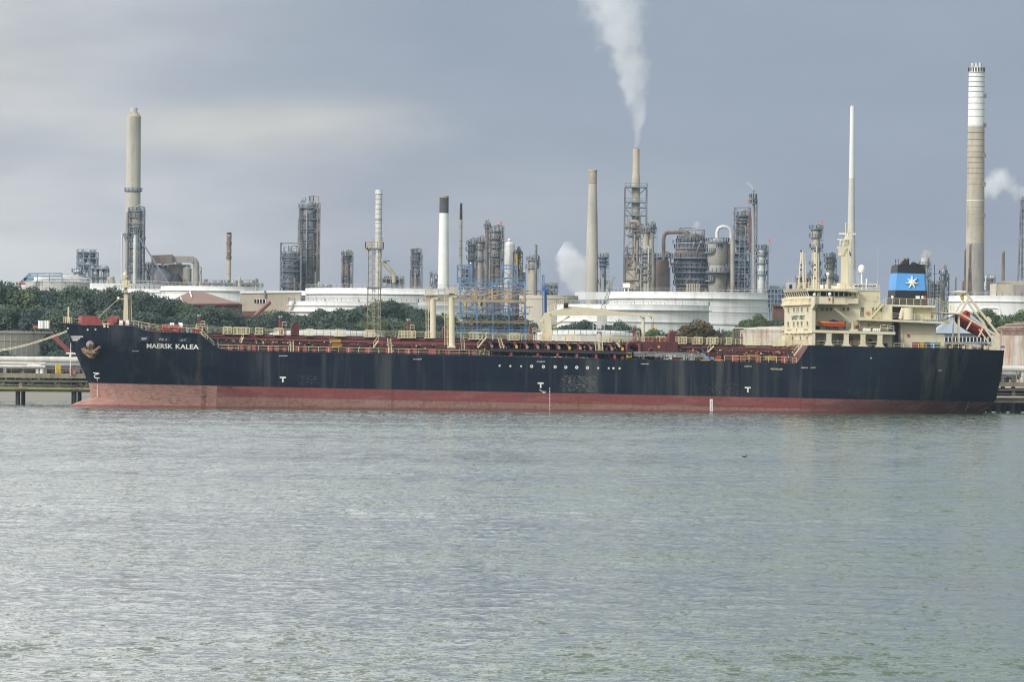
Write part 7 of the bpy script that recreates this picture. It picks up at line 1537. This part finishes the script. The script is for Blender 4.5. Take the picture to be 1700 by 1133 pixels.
# ------------------------------------------------------------------ steam and haze
def plume(name, label, Y, pts, dens, seed=0, soft=1., col=(.95, .96, 1, 1), scale=.16, cut=.42, kind_cat='steam', low=1.):
    """pts: (px, py, half width px) along the plume, bottom first; turbulent scattering volume"""
    k = sc(Y); cen = [P(x, y, Y) for x, y, _ in pts]; rad = [w * k * 1.35 for _, _, w in pts]; org = cen[0]
    zs = [c.z for c in cen]; z0, z1 = min(zs), max(zs)
    b = MB(); b.tube(cen, [r * 1.25 + max(rad) * .62 for r in rad], 14); 
    m = bpy.data.materials.new(name + '_vapour'); m.use_nodes = True; g = NT(m.node_tree)
    pos = g.n('ShaderNodeNewGeometry').outputs['Position']; wv = g.n('ShaderNodeTexNoise'); g.put(wv.inputs['Vector'], pos); wv.inputs['Scale'].default_value = scale * .8; wv.inputs['Detail'].default_value = 3
    off0 = g.vmul(g.vadd(wv.outputs['Color'], (-.5, -.5, -.5)), (max(rad) * 1.25,) * 3)
    sv = g.n('ShaderNodeVectorMath', operation='SCALE'); g.put(sv.inputs[0], off0); g.put(sv.inputs['Scale'], g.mr(g.sep(pos)[2], z0, z0 + (z1 - z0) * .7, low, 1.)); off = sv.outputs[0]
    q = g.vadd(pos, off); x, y, z = g.sep(q)
    best = None
    # distance to a chain of balls and cones, taken as the smallest normalised radius
    for (c0, r0), (c1, r1) in zip(zip(cen, rad), zip(cen[1:], rad[1:])):
        d = c1 - c0; L2 = d.length_squared
        v = g.vadd(q, (-c0.x, -c0.y, -c0.z)); dt = g.n('ShaderNodeVectorMath', operation='DOT_PRODUCT'); g.put(dt.inputs[0], v); dt.inputs[1].default_value = tuple(d)
        t = g.m('DIVIDE', dt.outputs['Value'], L2, clamp=True)
        sc_ = g.n('ShaderNodeVectorMath', operation='SCALE'); sc_.inputs[0].default_value = tuple(d); g.put(sc_.inputs['Scale'], t)
        df = g.n('ShaderNodeVectorMath', operation='DISTANCE'); g.put(df.inputs[0], v); g.put(df.inputs[1], sc_.outputs[0])
        rr = g.m('ADD', r0, g.m('MULTIPLY', t, r1 - r0)); e = g.m('DIVIDE', df.outputs['Value'], rr)
        best = e if best is None else g.m('MINIMUM', best, e)
    fall = g.mr(best, .25, 1.0, 1., 0., True)
    nz = g.noise(g.vmul(pos, (1, 1, .8)), scale, 5, .6, .4)
    de = g.m('MULTIPLY', g.mr(g.m('ADD', nz, g.m('MULTIPLY', fall, .35)), cut + .12, cut + .42), fall)
    up_ = g.mr(z, z0, z1, 1., soft)
    vol = g.n('ShaderNodeVolumePrincipled'); vol.inputs['Color'].default_value = col; g.put(vol.inputs['Density'], g.m('MULTIPLY', g.m('MULTIPLY', de, up_), dens)); vol.inputs['Anisotropy'].default_value = .15
    g.put(g.n('ShaderNodeOutputMaterial').inputs['Volume'], vol.outputs[0])
    o = b.build(name, m, origin=org, smooth=False, kind='stuff'); tag(o, label, kind_cat, None, 'stuff'); return o
plume('steam_plume', 'tall white steam plume rising from the caged stack', 2300, [(1056, 244, 4), (1058, 225, 6.5), (1060, 200, 10), (1058, 170, 15), (1052, 140, 21), (1046, 105, 27), (1036, 70, 33), (1026, 35, 40), (1018, 0, 46), (1010, -30, 52)], .24, soft=.22, scale=.19, cut=.14, low=.12)
plume('steam_cloud', 'billowing pale steam cloud left of the plain concrete chimney', 2400, [(972, 496, 15), (962, 470, 19), (954, 446, 22), (940, 428, 19), (926, 420, 12)], .26, soft=1., scale=.17, cut=.16)
plume('steam_wisp', 'bright white steam streaming past the tallest chimney', 2450, [(1612, 310, 8), (1632, 318, 12), (1648, 312, 18), (1662, 296, 17), (1676, 312, 9), (1692, 320, 8), (1712, 326, 6)], .20, scale=.22, cut=.22)
plume('steam_wisp', 'thin wisp of steam above the reactor top', 2285, [(1148, 397, 3), (1150, 386, 4), (1154, 376, 6), (1160, 369, 5)], .22, scale=.4, cut=.22)
plume('smoke_puff', 'grey puff of smoke above the pale column right of the funnel', 2245, [(1535, 432, 5), (1537, 424, 8), (1541, 417, 7)], .30, scale=.4, cut=.1, col=(.8, .79, .77, 1))
plume('steam_wisp', 'small trail of steam drifting left from the flare tip', 2260, [(1250, 314, 1.6), (1246, 308, 2.4), (1240, 303, 2)], .5, scale=.6, cut=.15)
plume('steam_wisp', 'faint steam beside the foot of the needle chimney', 2240, [(1428, 478, 9), (1424, 462, 9), (1420, 448, 5)], .1, scale=.25, cut=.2)
HAZE = .000033
b = MB(); b.box(-760, 760, -55, 2950, -4.2, 190)
m = bpy.data.materials.new('haze_air'); m.use_nodes = True; g = NT(m.node_tree)
vol = g.n('ShaderNodeVolumePrincipled'); vol.inputs['Color'].default_value = (.66, .82, 1, 1); vol.inputs['Density'].default_value = HAZE; vol.inputs['Anisotropy'].default_value = .2
g.put(g.n('ShaderNodeOutputMaterial').inputs['Volume'], vol.outputs[0])
if HAZE:
    o = b.build('haze', m, smooth=False); o['kind'] = 'stuff'
for o in bpy.data.objects:
    if '_o' in o.keys(): del o['_o']
